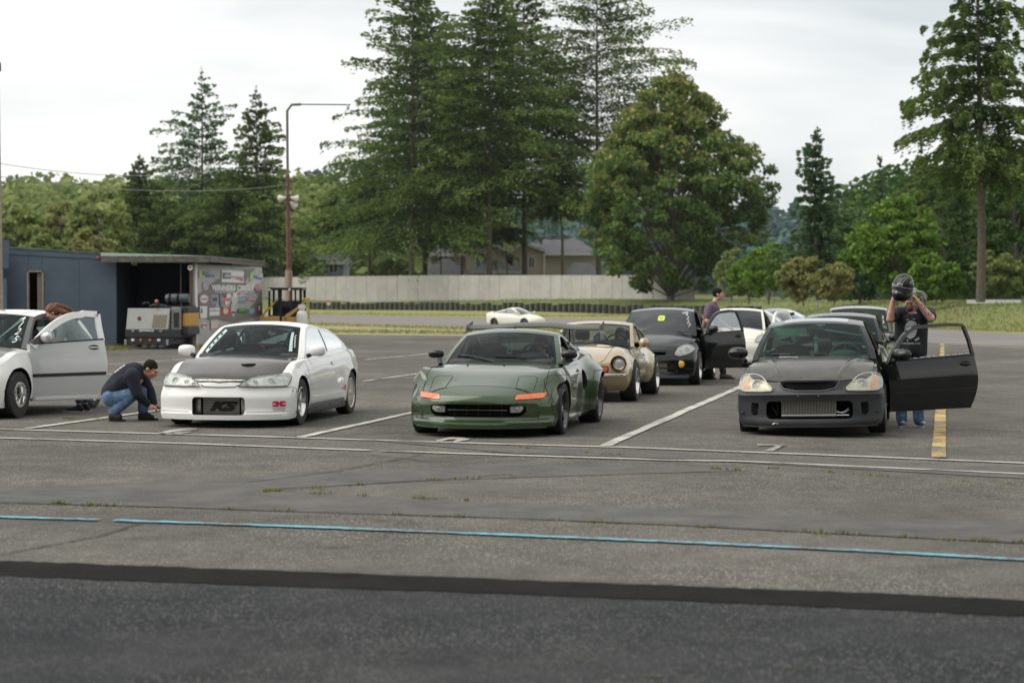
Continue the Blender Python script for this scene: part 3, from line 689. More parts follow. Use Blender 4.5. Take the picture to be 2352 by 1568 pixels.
def wall_piece(x0, x1, z0, z1, y0=YB, y1=YB + .15, zt=None, mt=None, nm='wall_panel'):
 m = MB(); zt = zt or (z1, z1); m.prism([(x0, z0), (x1, z0), (x1, zt[1]), (x0, zt[0])], y0, y1, axis='y'); return m.build(nm, mt or M_BLUEW, bld, fix=True)
def zt_at(x): f = (x - xL) / (xE - xL); return PZ(568) + (PZ(604) - PZ(568)) * f
for (a, b_, z0) in ((xL, xD0, 0), (xD0, xD1, PZ(625)), (xD1, xB0, 0)):
 n = max(1, round((b_ - a) / 1.22)) if b_ - a > 1.3 else 1
 for i in range(n):
  x0 = a + (b_ - a) * i / n; x1 = a + (b_ - a) * (i + 1) / n - .008; wall_piece(x0, x1, z0, 0, zt=(zt_at(x0), zt_at(x1)), y0=YB - (.004 if i % 2 else 0))
m = MB()
for (a, b_, c, d) in ((xD0 - .05, xD0, 0, PZ(622)), (xD1, xD1 + .05, 0, PZ(622)), (xD0 - .05, xD1 + .05, PZ(625), PZ(622))): bx_(m, a, b_, YB - .03, YB + .16, c, d)
m.build('door_frame', M_WOODT, bld)
m = MB(); bx_(m, xD1 - .18, xD1 - .02, YB + .1, YB + .8, 0, PZ(627)); m.build('open_door', mat('worn_door', (.25, .21, .18), .8), bld)
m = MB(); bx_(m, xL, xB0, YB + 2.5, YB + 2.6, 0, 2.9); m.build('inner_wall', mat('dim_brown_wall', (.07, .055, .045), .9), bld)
m = MB(); bx_(m, PX(-60), xL, YB - .6, YB + 5, 0, PZ(576)); m.build('side_container', M_BLUEW, bld)
m = MB(); bx_(m, PX(10), PX(28), YB - .72, YB - .6, 0, PZ(640)); bx_(m, PX(22.5), PX(34.5), YB - .85, YB - .72, PZ(617), PZ(553)); m.build('vent_duct', M_BLUEW, bld)
m = MB(); bx_(m, PX(26), PX(32), YB - .83, YB - .75, PZ(553), PZ(549)); m.build('duct_cap', M_VOID, bld)
zc = PZ(606); bayd = 3.6
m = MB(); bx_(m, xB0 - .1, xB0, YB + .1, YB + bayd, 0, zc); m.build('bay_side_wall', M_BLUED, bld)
n = 6; xBk = -9.78
for i in range(n):
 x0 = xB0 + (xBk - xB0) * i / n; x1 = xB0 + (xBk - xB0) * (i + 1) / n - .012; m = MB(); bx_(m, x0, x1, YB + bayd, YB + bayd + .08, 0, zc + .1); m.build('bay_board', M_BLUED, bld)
m = MB(); bx_(m, PX(404), PX(405.5), YB + .9, YB + 1.0, .9, zc); m.build('hanging_conduit', M_STEEL, bld)
m = MB(); bx_(m, PX(233), xE + .12, YB - 1.0, YB + bayd + .2, PZ(592) + .02, PZ(592) + .08);
fz0, fz1 = PZ(602, YB - 1), PZ(588, YB - 1)
m = MB(); bx_(m, PX(233, YB - 1), PX(486, YB - 1), YB - 1.05, YB - 1, fz0, fz1); m.build('fascia_board', M_FASCIA, bld)
xq, xr2 = X_at(486, YB - 1), X_at(607, 73.2); m = MB(); m.add([(xq, YB - 1.05, fz0), (xr2, 73.2, fz0), (xr2, 73.2, fz1), (xq, YB - 1.05, fz1), (xq - .05, YB - 1, fz0), (xr2 - .05, 73.2, fz0), (xr2 - .05, 73.2, fz1), (xq - .05, YB - 1, fz1)], [(0, 1, 2, 3), (3, 2, 6, 7), (4, 7, 6, 5), (0, 4, 5, 1), (1, 5, 6, 2)]); m.build('fascia_board', M_FASCIA, bld, fix=True)
m = MB(); m.add([(PX(233, YB - 1), YB - 1.06, fz1), (PX(486, YB - 1), YB - 1.06, fz1), (xr2 + .04, 73.25, fz1), (xL, 73.3, zroof + .05), (xL, YB - .05, zroof + .02), (PX(233), YB - .05, zt_at(PX(233)) + .02)], [(0, 1, 2, 3, 4, 5)])
bm = bmesh.new(); me = m.mesh('roof', [M_GREENF]); bm.from_mesh(me); bmesh.ops.triangulate(bm, faces=bm.faces[:]); bmesh.ops.solidify(bm, geom=bm.faces[:], thickness=.05); bm.to_mesh(me); bm.free(); link('roof', me, bld)
m = MB(); m.prism([(xL, zt_at(xL) - .01), (PX(268), zt_at(PX(268)) - .01), (PX(268), zt_at(PX(268)) + .03), (xL, zt_at(xL) + .03)], YB - .06, YB, axis='y'); m.build('roof_edge', M_GREENF, bld, fix=True)
m = MB(); m.prism([(xL, zt_at(xL) - .22), (PX(232), zt_at(PX(232)) - .20), (PX(232), zt_at(PX(232)) - .02), (xL, zt_at(xL) - .02)], YB - .03, YB, axis='y'); m.build('trim_board', M_BLUEW, bld, fix=True)
m = MB(); bx_(m, PX(444), PX(450), YB - .75, YB - .6, 0, fz0); m.build('corner_post', mat('brown_post', (.14, .08, .055), .85), bld)
m = MB(); m.ell((PX(226), YB - .03, PZ(592)), (.05, .04, .05), 10, 6); m.build('orange_light', mat('orange_knob', (.5, .12, .05), .5), bld)
A0 = Vector((PX(450, YB - .7), YB - .7, 0)); A1 = Vector((X_at(603, 72.6), 72.6, 0))
bz0, bz1 = .0, fz0 - .04
ban = empty('sponsor_banner', A0, label='large grey banner covered in coloured sponsor logos on the end of the blue building', cat='banner')
ban.rotation_euler = (0, 0, math.atan2(A1.y - A0.y, A1.x - A0.x)); bw = (A1 - A0).length
m = MB(); bx_(m, 0, bw, .03, .15, 0, bz1); m.build('backing', mat('backing_board', (.35, .35, .34), .8), ban)
M_BAN = mat('banner_print', (.40, .40, .39), .5, noise=(2.0, (.30, .30, .29), .6))
m = MB(); rows = []
for i in range(15):
 rows.append([(bw * (.02 + .97 * i / 14), -.0 + .014 * math.sin(i * 2.1 + j * 1.3), .05 + (bz1 - .1) * j / 10) for j in range(11)])
m.grid(rows); m.build('banner_sheet', M_BAN, ban, smooth=80)
m = MB(); bx_(m, 0, .07, -.03, .03, 0, bz1); m.build('banner_edge', M_WHITEP, ban)
def bpt(cx, cy):   # banner pixel crop (1344 wide view) to local
 return (cx - 70) / (1262 - 70) * bw, bz1 - (cy - 60) / (1560 - 60) * (bz1 - PZ(790, YB)) * 1.0
def bshape(poly, m_, nm, lift=.02, par=ban):
 q = [bpt(*c) for c in poly]; mm = MB(); mm.add([(x, -lift, z) for x, z in q], [tuple(range(len(q)))]); return mm.build(nm, m_, par, fix=True)
def circ(cx, cy, r, n=18, ry=None): return [(cx + r * math.cos(2 * PI * i / n), cy + (ry or r) * math.sin(2 * PI * i / n)) for i in range(n)]
K = lambda n_, c: mat('print_' + n_, c, .55)
KG, KD, KW, KB, KR, KL = K('grey', (.16, .16, .15)), K('dark', (.06, .06, .06)), K('white', (.68, .67, .64)), K('blue', (.12, .18, .32)), K('red', (.50, .04, .06)), K('lime', (.38, .55, .14))
bshape([(110, 640), (250, 480), (420, 340), (560, 310), (900, 330), (1000, 560), (760, 620), (420, 640), (380, 900), (800, 1000), (1000, 900), (1120, 780), (1240, 500), (1255, 1050), (700, 1180), (420, 1090), (300, 1110), (180, 1060), (115, 900)], KG, 'print_shape', .024)
bshape([(640, 700), (760, 560), (1000, 380), (1255, 180), (1255, 330), (1100, 480), (900, 620), (700, 860)], K('pale', (.50, .50, .48)), 'print_shape', .027)
bshape([(880, 130), (1120, 100), (1010, 200), (900, 400)], KG, 'print_shape', .028)
bshape([(110, 180), (175, 175), (150, 320), (112, 330)], KL, 'logo', .03); bshape([(1010, 200), (1070, 205), (1050, 330), (1000, 340)], KL, 'logo', .03)
for c in ((190, 205, 280, 260), (230, 255, 370, 300), (1080, 235, 1160, 270), (1120, 270, 1240, 325)): bshape([(c[0], c[1]), (c[2], c[1]), (c[2], c[3]), (c[0], c[3])], KB, 'logo', .03)
bshape([(488, 150), (888, 165), (888, 395), (488, 395)], KW, 'logo_panel', .032)
bshape([(505, 210), (650, 210), (650, 325), (505, 325)], KD, 'logo', .035); bshape([(552, 225), (640, 225), (640, 310), (552, 310)], K('pblue', (.25, .28, .42)), 'logo', .037)
bshape([(660, 345), (760, 305), (875, 318), (862, 375), (790, 332), (720, 330)], KR, 'logo', .036)
bshape(circ(215, 475, 52, ry=85), K('pinkring', (.52, .32, .33)), 'logo', .03); bshape(circ(215, 475, 38, ry=64), K('bluepale', (.33, .36, .5)), 'logo', .033)
bshape(circ(190, 715, 78, ry=92), K('ring', (.55, .22, .24)), 'logo', .03); bshape(circ(190, 715, 60, ry=72), KW, 'logo', .033); bshape([(140, 700), (240, 700), (240, 735), (140, 735)], KB, 'logo', .036)
bshape([(310, 630), (420, 630), (420, 815), (310, 815)], K('slate', (.25, .28, .32)), 'logo', .03); bshape([(330, 690), (410, 690), (410, 760), (330, 760)], KD, 'logo', .033)
bshape([(440, 600), (480, 600), (520, 880), (470, 880)], KB, 'print_shape', .03); bshape([(580, 620), (650, 610), (640, 760), (560, 850), (540, 780)], KW, 'print_shape', .031); bshape([(470, 700), (660, 690), (660, 760), (470, 765)], K('coral', (.5, .2, .2)), 'logo', .034)
bshape([(680, 600), (770, 600), (720, 720)], KW, 'print_shape', .03); bshape([(770, 600), (850, 600), (780, 650)], KR, 'print_shape', .03); bshape([(500, 610), (570, 610), (540, 690)], KR, 'print_shape', .03)
bshape([(785, 665), (935, 665), (935, 775), (785, 775)], K('steelblue', (.22, .27, .4)), 'logo', .033); bshape([(950, 680), (1120, 680), (1120, 745), (950, 745)], K('rose', (.5, .25, .28)), 'logo', .033)
bshape(circ(1150, 490, 50, ry=90), K('coral', (.5, .2, .2)), 'logo', .033); bshape([(1120, 540), (1190, 540), (1150, 600)], KB, 'logo', .034)
bshape([(120, 850), (240, 850), (235, 1075), (125, 1070)], KW, 'logo_panel', .033); bshape([(135, 890), (160, 890), (160, 980), (135, 980)], KD, 'logo', .036)
bshape([(275, 890), (450, 885), (450, 1030), (275, 1035)], KW, 'logo_panel', .033); bshape([(490, 875), (635, 872), (635, 1035), (490, 1035)], K('bright_red', (.62, .03, .04)), 'logo_panel', .034); bshape(circ(555, 950, 45, ry=60), K('apple', (.45, .6, .28)), 'logo', .037)
bshape([(650, 810), (735, 810), (738, 980), (690, 1075), (645, 980)], K('badge', (.45, .45, .44)), 'logo', .034); bshape([(655, 960), (735, 960), (735, 1000), (655, 1000)], KD, 'logo', .037)
bshape([(775, 905), (935, 895), (935, 995), (775, 1000)], K('darkgreen', (.04, .12, .03)), 'logo', .034); bshape([(800, 918), (925, 912), (925, 950), (800, 955)], K('green', (.1, .42, .08)), 'logo', .037)
bshape([(985, 905), (1085, 905), (1085, 1010), (985, 1010)], K('teal', (.25, .38, .42)), 'logo', .033); bshape([(1145, 810), (1215, 810), (1215, 1015), (1145, 1015)], K('maroon', (.20, .03, .04)), 'logo', .034); bshape([(1165, 850), (1195, 850), (1195, 950), (1165, 950)], KW, 'logo', .037)
bshape([(145, 1210), (190, 1150), (235, 1210), (190, 1280)], KW, 'logo', .033); bshape([(150, 1190), (235, 1190), (235, 1225), (150, 1225)], KR, 'logo', .036); bshape([(300, 1130), (430, 1125), (420, 1270), (300, 1290)], K('peach', (.6, .48, .42)), 'logo', .033)
def btext(s, cx, cy, sz, m_, sx=1.0, bold=.0, shear=0, lift=.04):
 x, z = bpt(cx, cy); me = text_mesh(s, sz, bold, shear=shear); me.materials.clear(); me.materials.append(m_)
 me.transform(Matrix.Translation((x, -lift, z)) @ Matrix.Rotation(PI / 2, 4, 'X') @ Matrix.Scale(sx * bw / 2.25, 4, (1, 0, 0))); return link('lettering', me, ban)
btext('WINNERS CIRCLE', 690, 500, .23, KW, .78, .012); btext('WINNERS CIRCLE', 690, 565, .20, K('pale', (.5, .5, .48)), .78, .008, lift=.039)
btext('Automotive', 770, 280, .14, KB, .8, shear=.3); btext('DTNE', 595, 268, .11, KW, .8, .004); btext('THE REBAR LOT', 362, 940, .075, KD, .7); btext('CLUTCH', 190, 718, .05, KW, .8)
btext('SERVICE', 860, 720, .07, KW, .9); btext('Racing', 1035, 712, .09, KW, .9, shear=.2); btext('Rentals', 235, 232, .08, KW, .9)
lp = empty('horn_speaker', at(437, 615, YB - 1.06), label='small round pale loudspeaker under the fascia beside the banner', cat='speaker')
m = MB(); T = Matrix.Translation((0, -.02, 0)) @ Matrix.Rotation(PI, 4, 'Z'); m.lathe([(.085, .02), (.08, .03), (.06, .015), (.02, -.03), (.02, -.1)], 20, 0, T); m.build('horn', mat('cream_plastic', (.55, .52, .42), .5), lp, smooth=50)
m = MB(); m.ell((0, -.02, 0), (.02, .02, .02), 8, 6); m.build('driver_cap', M_BLACK, lp, smooth=50)
# ------------------------------------------------------------------ floor sweeper in the bay
sw = empty('sweeper_machine', gp(360, 800), label='white and black industrial floor sweeper parked in the open bay', cat='sweeper')
sw.rotation_euler = (0, 0, rad(-7))
def swx(cx): return (cx - 680) / 9.80 * 66 / FOC   # crop px (1660 view) to metres
def swz(cy): return (1410 - cy) / 9.80 * 66 / FOC
M_SWW = mat('sweeper_white', (.50, .51, .49), .5, noise=(4, (.42, .43, .41), .6)); M_SWD = mat('sweeper_dark', (.025, .027, .03), .5)
m = MB(); m.prism([(swx(180), swz(975)), (swx(1120), swz(975)), (swx(1165), swz(520)), (swx(225), swz(520))], -.9, -.86, axis='y'); pn = m.build('front_panel', M_SWW, sw, fix=True)
for i in range(5):
 m = MB(); x0 = swx(770 + i * 65); m.prism([(x0 - .03, swz(950)), (x0 + .30 - .03, swz(950)), (x0 + .32, swz(660)), (x0 + .02, swz(660))], -.915, -.905, axis='y'); m.v = [(a if k % 2 == 0 else a, b, c) for k, (a, b, c) in enumerate(m.v)]
 m = MB(); a = swx(760 + i * 64); w_ = swx(760 + 50) - swx(760); m.prism([(a, swz(950)), (a + w_, swz(950)), (a + w_ + .06, swz(662)), (a + .06, swz(662))], -.912, -.90, axis='y'); m.build('grille_slat', mat('tan_vent', (.26, .23, .17), .7), pn, fix=True)
m = MB(); m.lathe([(.001, 0), (.07, 0), (.072, -.01)], 20, 0, Matrix.Translation((swx(480), -.905, swz(745))) @ Matrix.Rotation(PI, 4, 'Z')); m.build('round_badge', mat('dark_red_badge', (.22, .04, .05), .5), pn)
me = text_mesh('ADVANCE', .085, .003, shear=.15); me.materials.clear(); me.materials.append(M_WHITEP); me.transform(Matrix.Translation((swx(645), -.945, swz(1008))) @ Matrix.Rotation(PI / 2, 4, 'X') @ Matrix.Scale(1.25, 4, (1, 0, 0))); link('lettering', me, sw)
me = text_mesh('206', .07); me.materials.clear(); me.materials.append(KD); me.transform(Matrix.Translation((swx(900), -.915, swz(548))) @ Matrix.Rotation(PI / 2, 4, 'X')); link('lettering', me, sw)
m = MB(); bx_(m, swx(165), swx(1400), -.93, .9, swz(1160), swz(978), bev=.02); bx_(m, swx(200), swx(1230), -.90, .8, .15, swz(1165)); m.build('chassis', M_SWD, sw)
m = MB(); bx_(m, swx(230), swx(1150), -.84, .8, swz(975), swz(525), bev=.03); m.build('hopper', mat('sweeper_side', (.22, .21, .20), .6), sw)
m = MB(); bx_(m, swx(1170), swx(1390), -.82, .8, swz(1050), swz(500), bev=.03); sp = m.build('engine_cover', mat('sweeper_side', (.22, .21, .20)), sw)
for i in range(6):
 m = MB(); bx_(m, swx(1240 + i * 20), swx(1250 + i * 20), -.84, -.82, swz(940), swz(610)); m.build('louver', M_SWD, sp)
m = MB(); bx_(m, swx(1180), swx(1390), -.835, -.815, swz(1045), swz(975)); m.build('red_stripe', mat('dull_red', (.10, .03, .035), .6), sp)
m = MB(); bx_(m, swx(1405), swx(1530), -.7, .6, swz(920), swz(620), bev=.03); m.build('yellow_side', mat('sweeper_yellow', (.50, .27, .06), .6), sw)
m = MB(); bx_(m, swx(1400), swx(1540), -.72, .6, swz(1100), swz(925), bev=.02); bx_(m, swx(1400), swx(1530), -.72, .6, swz(620), swz(500), bev=.02); m.build('rear_housing', M_SWD, sw)
m = MB(); T = Matrix.Rotation(-PI / 2, 4, 'Z');
r_ = (swz(200) - swz(415)) / 2; zc_ = (swz(200) + swz(415)) / 2
m.lathe([(.001, swx(870)), (r_ * .8, swx(875)), (r_ * .93, swx(900)), (r_, swx(960)), (r_, swx(1370)), (r_ * .9, swx(1400)), (.001, swx(1405))], 24, 0, Matrix.Translation((0, .1, zc_)) @ Matrix.Rotation(-PI / 2, 4, 'Z')); tk = m.build('gas_tank', mat('tank_grey', (.07, .085, .09), .45), sw, smooth=45)
for c in (985, 1170):
 m = MB(); m.lathe([(r_ * 1.02, swx(c) - .04), (r_ * 1.03, swx(c) + .04)], 24, 0, Matrix.Translation((0, .1, zc_)) @ Matrix.Rotation(-PI / 2, 4, 'Z')); m.build('tank_strap', M_VOID, tk)
m = MB(); m.ell((swx(725), -.2, swz(370)), (.07, .06, .055), 10, 8); m.build('beacon', mat('orange_beacon', (.75, .12, .03), .3, coat=1), sw, smooth=50)
m = MB(); bx_(m, swx(690), swx(770), -.3, -.1, swz(480), swz(400)); m.tube([(swx(360), 0, swz(430)), (swx(430), 0, swz(395)), (swx(500), 0, swz(400)), (swx(520), 0, swz(450))], .02, 6); m.tube([(swx(500), .1, swz(480)), (swx(640), .1, swz(440)), (swx(900), .1, swz(470))], .035, 6); bx_(m, swx(880), swx(1460), -.6, .6, swz(500), swz(470)); m.build('controls', M_SWD, sw)
for c, w_, col in ((335, 70, M_WHITEP), (515, 40, M_AMBER), (720, 45, M_AMBER), (918, 66, M_WHITEP)):
 m = MB(); bx_(m, swx(c - w_ / 2), swx(c + w_ / 2), -.935, -.9, swz(1240), swz(1185), bev=.01); m.build('marker_light', col, sw)
for c in (345, 970):
 m = MB(); m.prism([(swx(c - 45), swz(1030)), (swx(c + 20), swz(1040)), (swx(c + 40), swz(995)), (swx(c - 20), swz(990))], -.95, -.93, axis='y'); m.build('latch', M_STEEL, sw, fix=True)
for c in (340, 600, 790, 980):
 m = MB(); m.lathe([(.02, .16), (.13, .16), (.16, .06), (.16, 0), (.02, 0)], 16, 0, Matrix.Translation((swx(c), -.75, .05)) @ Matrix.Rotation(PI / 2, 4, 'X')); m.build('sweeping_brush', mat('brush_grey', (.08, .075, .07), .9), sw, smooth=50)
for c in (170, 1110):
 m = MB(); bx_(m, swx(c - 28), swx(c + 28), -.93, -.85, swz(1325), swz(1205), bev=.01); m.build('bumper_post', M_STEEL, sw)
# ------------------------------------------------------------------ skid steer loader and propane tank
YL = 72.0
ld = empty('skid_steer_loader', (PX(655, YL), YL, 0), label='skid steer loader with black cab and yellow lift arms behind the white coupe', cat='loader')
def lx(cx): return (460 + cx / 6.031) / 1.063;
def lxm(cx): return X_at(lx(cx), YL) - PX(655, YL)
def lzm(cy): return Z_at((620 + cy / 6.031) / 1.063, YL)
M_CAB = mat('cab_black', (.012, .014, .018), .4, coat=.5); M_YEL = mat('loader_yellow', (.58, .36, .09), .45, noise=(5, (.45, .28, .09), .6))
m = MB(); bx_(m, lxm(1180), lxm(1690), -.2, 1.3, lzm(530), lzm(490), bev=.03); m.build('cab_roof', M_CAB, ld, smooth=40)
for (a, b_) in ((1183, 1215), (1510, 1535), (1640, 1680)):
 for y in (-.15, 1.2):
  m = MB(); bx_(m, lxm(a), lxm(b_), y, y + .06, .9, lzm(520)); m.build('cab_post', M_CAB, ld)
m = MB(); bx_(m, lxm(1320), lxm(1380), -.05, .0, lzm(900), lzm(520)); m.build('cab_post', M_CAB, ld)
m = MB(); bx_(m, lxm(1215), lxm(1660), .5, 1.15, .5, lzm(690)); bx_(m, lxm(1215), lxm(1640), -.1, .5, .4, lzm(900)); bx_(m, lxm(1290), lxm(1500), .1, .3, lzm(800), lzm(700), bev=.05); m.build('cab_body', mat('cab_inner', (.025, .026, .034), .5), ld)
for c in (1205, 1500):
 m = MB(); m.lathe([(.001, .06), (.04, .05), (.045, 0), (.03, -.04)], 14, 0, Matrix.Translation((lxm(c), -.24, lzm(525))) @ Matrix.Rotation(PI, 4, 'Z')); m.build('work_light', M_WHITEP, ld)
for s, pts in ((0, [(1300, 700), (1225, 790), (1150, 850), (1110, 940)]), (1, [(1780, 655), (1690, 740), (1590, 830), (1470, 915), (1440, 950)])):
 m = MB(); P = [(lxm(a), lzm(b_)) for a, b_ in pts]; rows = []
 for (x, z), wd in zip(P, (.05, .07, .10, .14, .14)): rows.append([(x, -.5, z - wd * .6), (x, -.5, z + wd * .6), (x, -.36, z + wd * .6), (x, -.36, z - wd * .6)])
 m.grid(rows, close_u=True); m.build('lift_arm', M_YEL, ld, fix=True)
 m = MB(); a, b_ = P[-1]; bx_(m, a - .1, a + .62, -.5, -.36, .55, b_ + .06, bev=.03); m.build('arm_foot', M_YEL, ld)
m = MB(); m.tube([(lxm(1785), -.3, lzm(660)), (lxm(1780), -.3, lzm(960))], .03, 6); m.tube([(lxm(1700), -.3, lzm(660)), (lxm(1800), -.3, lzm(660))], .03, 6); m.build('tower_bar', M_YEL, ld)
for c in (1230, 1620):
 m = MB(); m.lathe([(.15, -.12), (.38, -.12), (.4, -.08), (.4, .08), (.38, .12), (.15, .12)], 20, 0, Matrix.Translation((lxm(c), .1, .4))); m.build('loader_wheel', M_RUBBER, ld, smooth=40)
pt = empty('propane_tank', (lxm(1705) + PX(655, YL), YL - .8, 0), label='white propane cylinder standing by the yellow loader arm', cat='gas cylinder')
m = MB(); R0 = .19; m.lathe([(.12, 0), (R0, .12), (R0, 1.02), (R0 * .85, 1.14), (.10, 1.20), (.10, 1.24), (.13, 1.25), (.13, 1.40), (.02, 1.41)], 24, 0, Matrix.Rotation(PI / 2, 4, 'X') @ Matrix.Rotation(0, 4, 'Y'))
m.v = [(a, b, c) for a, b, c in m.v]; m.build('cylinder', M_WHITEP, pt, smooth=40)
m = MB(); m.tube([(.1, -.1, 1.3), (.28, -.15, 1.25), (.3, -.1, .9), (.28, 0, .3)], .014, 6); m.build('hose', mat('lime_hose', (.42, .5, .12), .5), pt)
# ------------------------------------------------------------------ light mast with horns, wooden pole, wires
YP = 80.0
lpz = empty('light_mast', (X_at(663.5, YP), YP, 0), label='tall rust red and grey lamp mast with long arm and two white horns', cat='lamp post')
M_RUST = mat('rust_red_pole', (.13, .045, .04), .7, noise=(9, (.17, .08, .06), .7)); M_GREYP = mat('grey_green_pole', (.15, .16, .13), .6)
m = MB(); m.tube([(0, 0, 0), (0, 0, Z_at(620, YP))], [.16, .14], 12); m.build('concrete_base', mat('old_concrete', (.30, .24, .17), .9), lpz, smooth=50)
m = MB(); m.tube([(0, 0, Z_at(622, YP)), (-.03, 0, Z_at(402, YP))], [.085, .075], 12); m.build('lower_pole', M_RUST, lpz, smooth=50)
m = MB(); m.tube([(-.03, 0, Z_at(402, YP)), (-.04, 0, Z_at(365, YP)), (-.05, 0, Z_at(256, YP)), (.13, 0, Z_at(242, YP)), (.5, 0, Z_at(241, YP))], .055, 10); m.build('upper_pole', M_GREYP, lpz, smooth=50)
m = MB(); m.tube([(.4, 0, Z_at(241, YP)), (X_at(806, YP) - X_at(663.5, YP), 0, Z_at(242, YP))], .026, 8); m.build('arm', M_GREYP, lpz)
m = MB(); m.ell((X_at(800, YP) - X_at(663.5, YP), 0, Z_at(248, YP)), (.07, .07, .12), 10, 8); m.build('lamp', mat('clear_globe', (.5, .55, .58), .2), lpz, smooth=50)
for s, cx, cy, ax in ((-1, 650, 455, 0), (1, 674, 455, 0), (1, 672, 463, 1)):
 x = X_at(cx, YP) - X_at(663.5, YP); z = Z_at(cy, YP)
 T = Matrix.Translation((0, -.1, z + .03)) @ Matrix.Rotation((-1 if s > 0 else 1) * rad(78 if not ax else 50), 4, 'Z') @ Matrix.Rotation(rad(-12 - 22 * ax), 4, 'X')
 m = MB(); m.lathe([(.03, .08), (.05, .12), (.09, .22), (.15, .32), (.155, .40), (.12, .34), (.001, .2)], 16, 0, T); m.build('horn', mat('cream_horn', (.62, .58, .48), .5), lpz, smooth=45)
m = MB(); bx_(m, -.14, .14, -.06, .06, Z_at(446, YP), Z_at(440, YP)); m.build('bracket', M_STEEL, lpz)
an = empty('whip_antenna', (X_at(670, YP), YP - 1, 0), label='thin rust red rod leaning just right of the lamp mast', cat='pole')
m = MB(); m.tube([(0, 0, .5), (.06, 0, 2.6), (.17, 0, Z_at(588, YP - 1))], [.03, .02, .012], 6); m.build('rod', M_RUST, an)
YU = 58
up = empty('wooden_pole', (X_at(-1, YU), YU, 0), label='tall wooden pole at the far left edge with a floodlight on top', cat='pole')
m = MB(); m.tube([(.0, 0, 0), (-.07, 0, 8.6)], [.125, .10], 12); m.build('shaft', M_WOODT, up, smooth=60)
m = MB(); m.tube([(-.2, 0, Z_at(145, YU)), (.05, 0, Z_at(143, YU))], .03, 6); m.build('bracket', M_STEEL, up)
m = MB(); m.box((.03, -.05, Z_at(156, YU)), (.13, .25, .26), rz=.2, bev=.03); m.build('floodlight', mat('dark_lamp', (.10, .09, .09), .5), up, smooth=40)
for (z0, z1, sag, lab) in ((375, 358, .9, 'upper of the two thin cables running from the wooden pole to the lamp mast'), (405, 424, .55, 'lower of the two thin cables running towards the lamp mast')):
 A = at(-4, z0, YU); B = at(662, z1, YP); P = []
 for i in range(31):
  t = i / 30; q = A.lerp(B, t); q.z -= sag * 4 * t * (1 - t) * .62; P.append(q)
 m = MB(); m.tube(P, .010, 5); m.build('overhead_cable', mat('pale_cable', (.30, .30, .28), .6), label=lab, cat='cable', group='cables over the blue building')
# ------------------------------------------------------------------ white wall, tyre wall, houses
def ypx(px): return 323 - (px - 600) / 983 * 63
wl = empty('concrete_wall', (0, 0, 0), label='long pale panelled wall in front of the houses behind the tyre barrier', cat='wall')
M_WALL = mat('pale_wall_paint', (.46, .445, .41), .9, noise=(.6, (.38, .365, .34), .9)); M_WALL2 = mat('pale_wall_paint_b', (.43, .415, .385), .9, noise=(.9, (.36, .345, .32), .9))
pxs = [560];
while pxs[-1] < 1583: pxs.append(pxs[-1] + 23.5)
rng = random.Random(3)
for i, (a, b_) in enumerate(zip(pxs[:-1], pxs[1:])):
 Ya, Yb = ypx(a), ypx(b_); p0 = at(a, 637 - 5 * min(1, max(0, (a - 600) / 400)), Ya); p1 = at(b_ - .35, 637 - 5 * min(1, max(0, (b_ - 600) / 400)), Yb)
 m = MB(); d = Vector((p1.x - p0.x, p1.y - p0.y, 0)).normalized(); n = Vector((-d.y, d.x, 0)) * .15
 zb = .8; off = n * rng.uniform(-.2, .2)
 m.add([(p0.x, p0.y, zb), (p1.x, p1.y, zb), (p1.x, p1.y, p1.z), (p0.x, p0.y, p0.z), (p0.x + n.x, p0.y + n.y, zb), (p1.x + n.x, p1.y + n.y, zb), (p1.x + n.x, p1.y + n.y, p1.z), (p0.x + n.x, p0.y + n.y, p0.z)], [(0, 1, 2, 3), (5, 4, 7, 6), (3, 2, 6, 7), (0, 3, 7, 4), (1, 5, 6, 2)])
 m.v = [(x + off.x, y + off.y, z) for x, y, z in m.v]
 m.build('wall_panel', rng.choice([M_WALL, M_WALL, M_WALL2]), wl)
def torus(m, r, R, z, n=14, k=7):
 rows = []
 for i in range(n):
  a = 2 * PI * i / n; rows.append([((R + r * math.cos(t)) * math.cos(a), (R + r * math.cos(t)) * math.sin(a), z + r * .85 * math.sin(t)) for t in [2 * PI * j / k for j in range(k)]])
 rows.append(rows[0]); m.grid(rows, close_u=True)
m = MB()
for i in range(4): torus(m, .13, .22, .12 + i * .225)
stk = m.mesh('tyre_stack', [mat('stack_rubber', (.022, .026, .034), .7, noise=(3, (.045, .05, .06), .8))], 60)
side = [(713, 709.6), (1115, 715), (1450, 718), (1745, 720)]
def ty(px):
 for (a, ya), (b_, yb) in zip(side[:-1], side[1:]):
  if px <= b_: return ya + (yb - ya) * (px - a) / (b_ - a)
 return side[-1][1]
def bl_at(px):
 k = (px - CX) / FOC
 for (xa, ya), (xb, yb) in zip(BL[:-1], BL[1:]):
  den = (xb - xa) - k * (yb - ya)
  if abs(den) > 1e-9:
   t = (k * ya - xa) / den
   if 0 <= t <= 1 and ya + t * (yb - ya) > 60: return Vector((xa + t * (xb - xa), ya + t * (yb - ya) - .9, 0))
 return gp(px, 716)
px = 713; i = 0; first = None; rng = random.Random(9)
lm = [(705, 'leftmost tyre stack, by the loader')]
while px < 1745:
 q = bl_at(px)
 o = link('tyre_stack', stk); o.location = (q.x, q.y + rng.uniform(-.15, .15), zg(q.x) + (-.22 if rng.random() < .15 else 0)); o.rotation_euler = (0, 0, rng.uniform(0, 6)); o.scale = (1.08, 1.08, rng.uniform(1.2, 1.32))
 tag(o, 'stack of dark painted tyres in the barrier along the far side of the track', 'tyre stack', 'tyre barrier along the track')
 px += .72 / q.y * FOC * 1.0
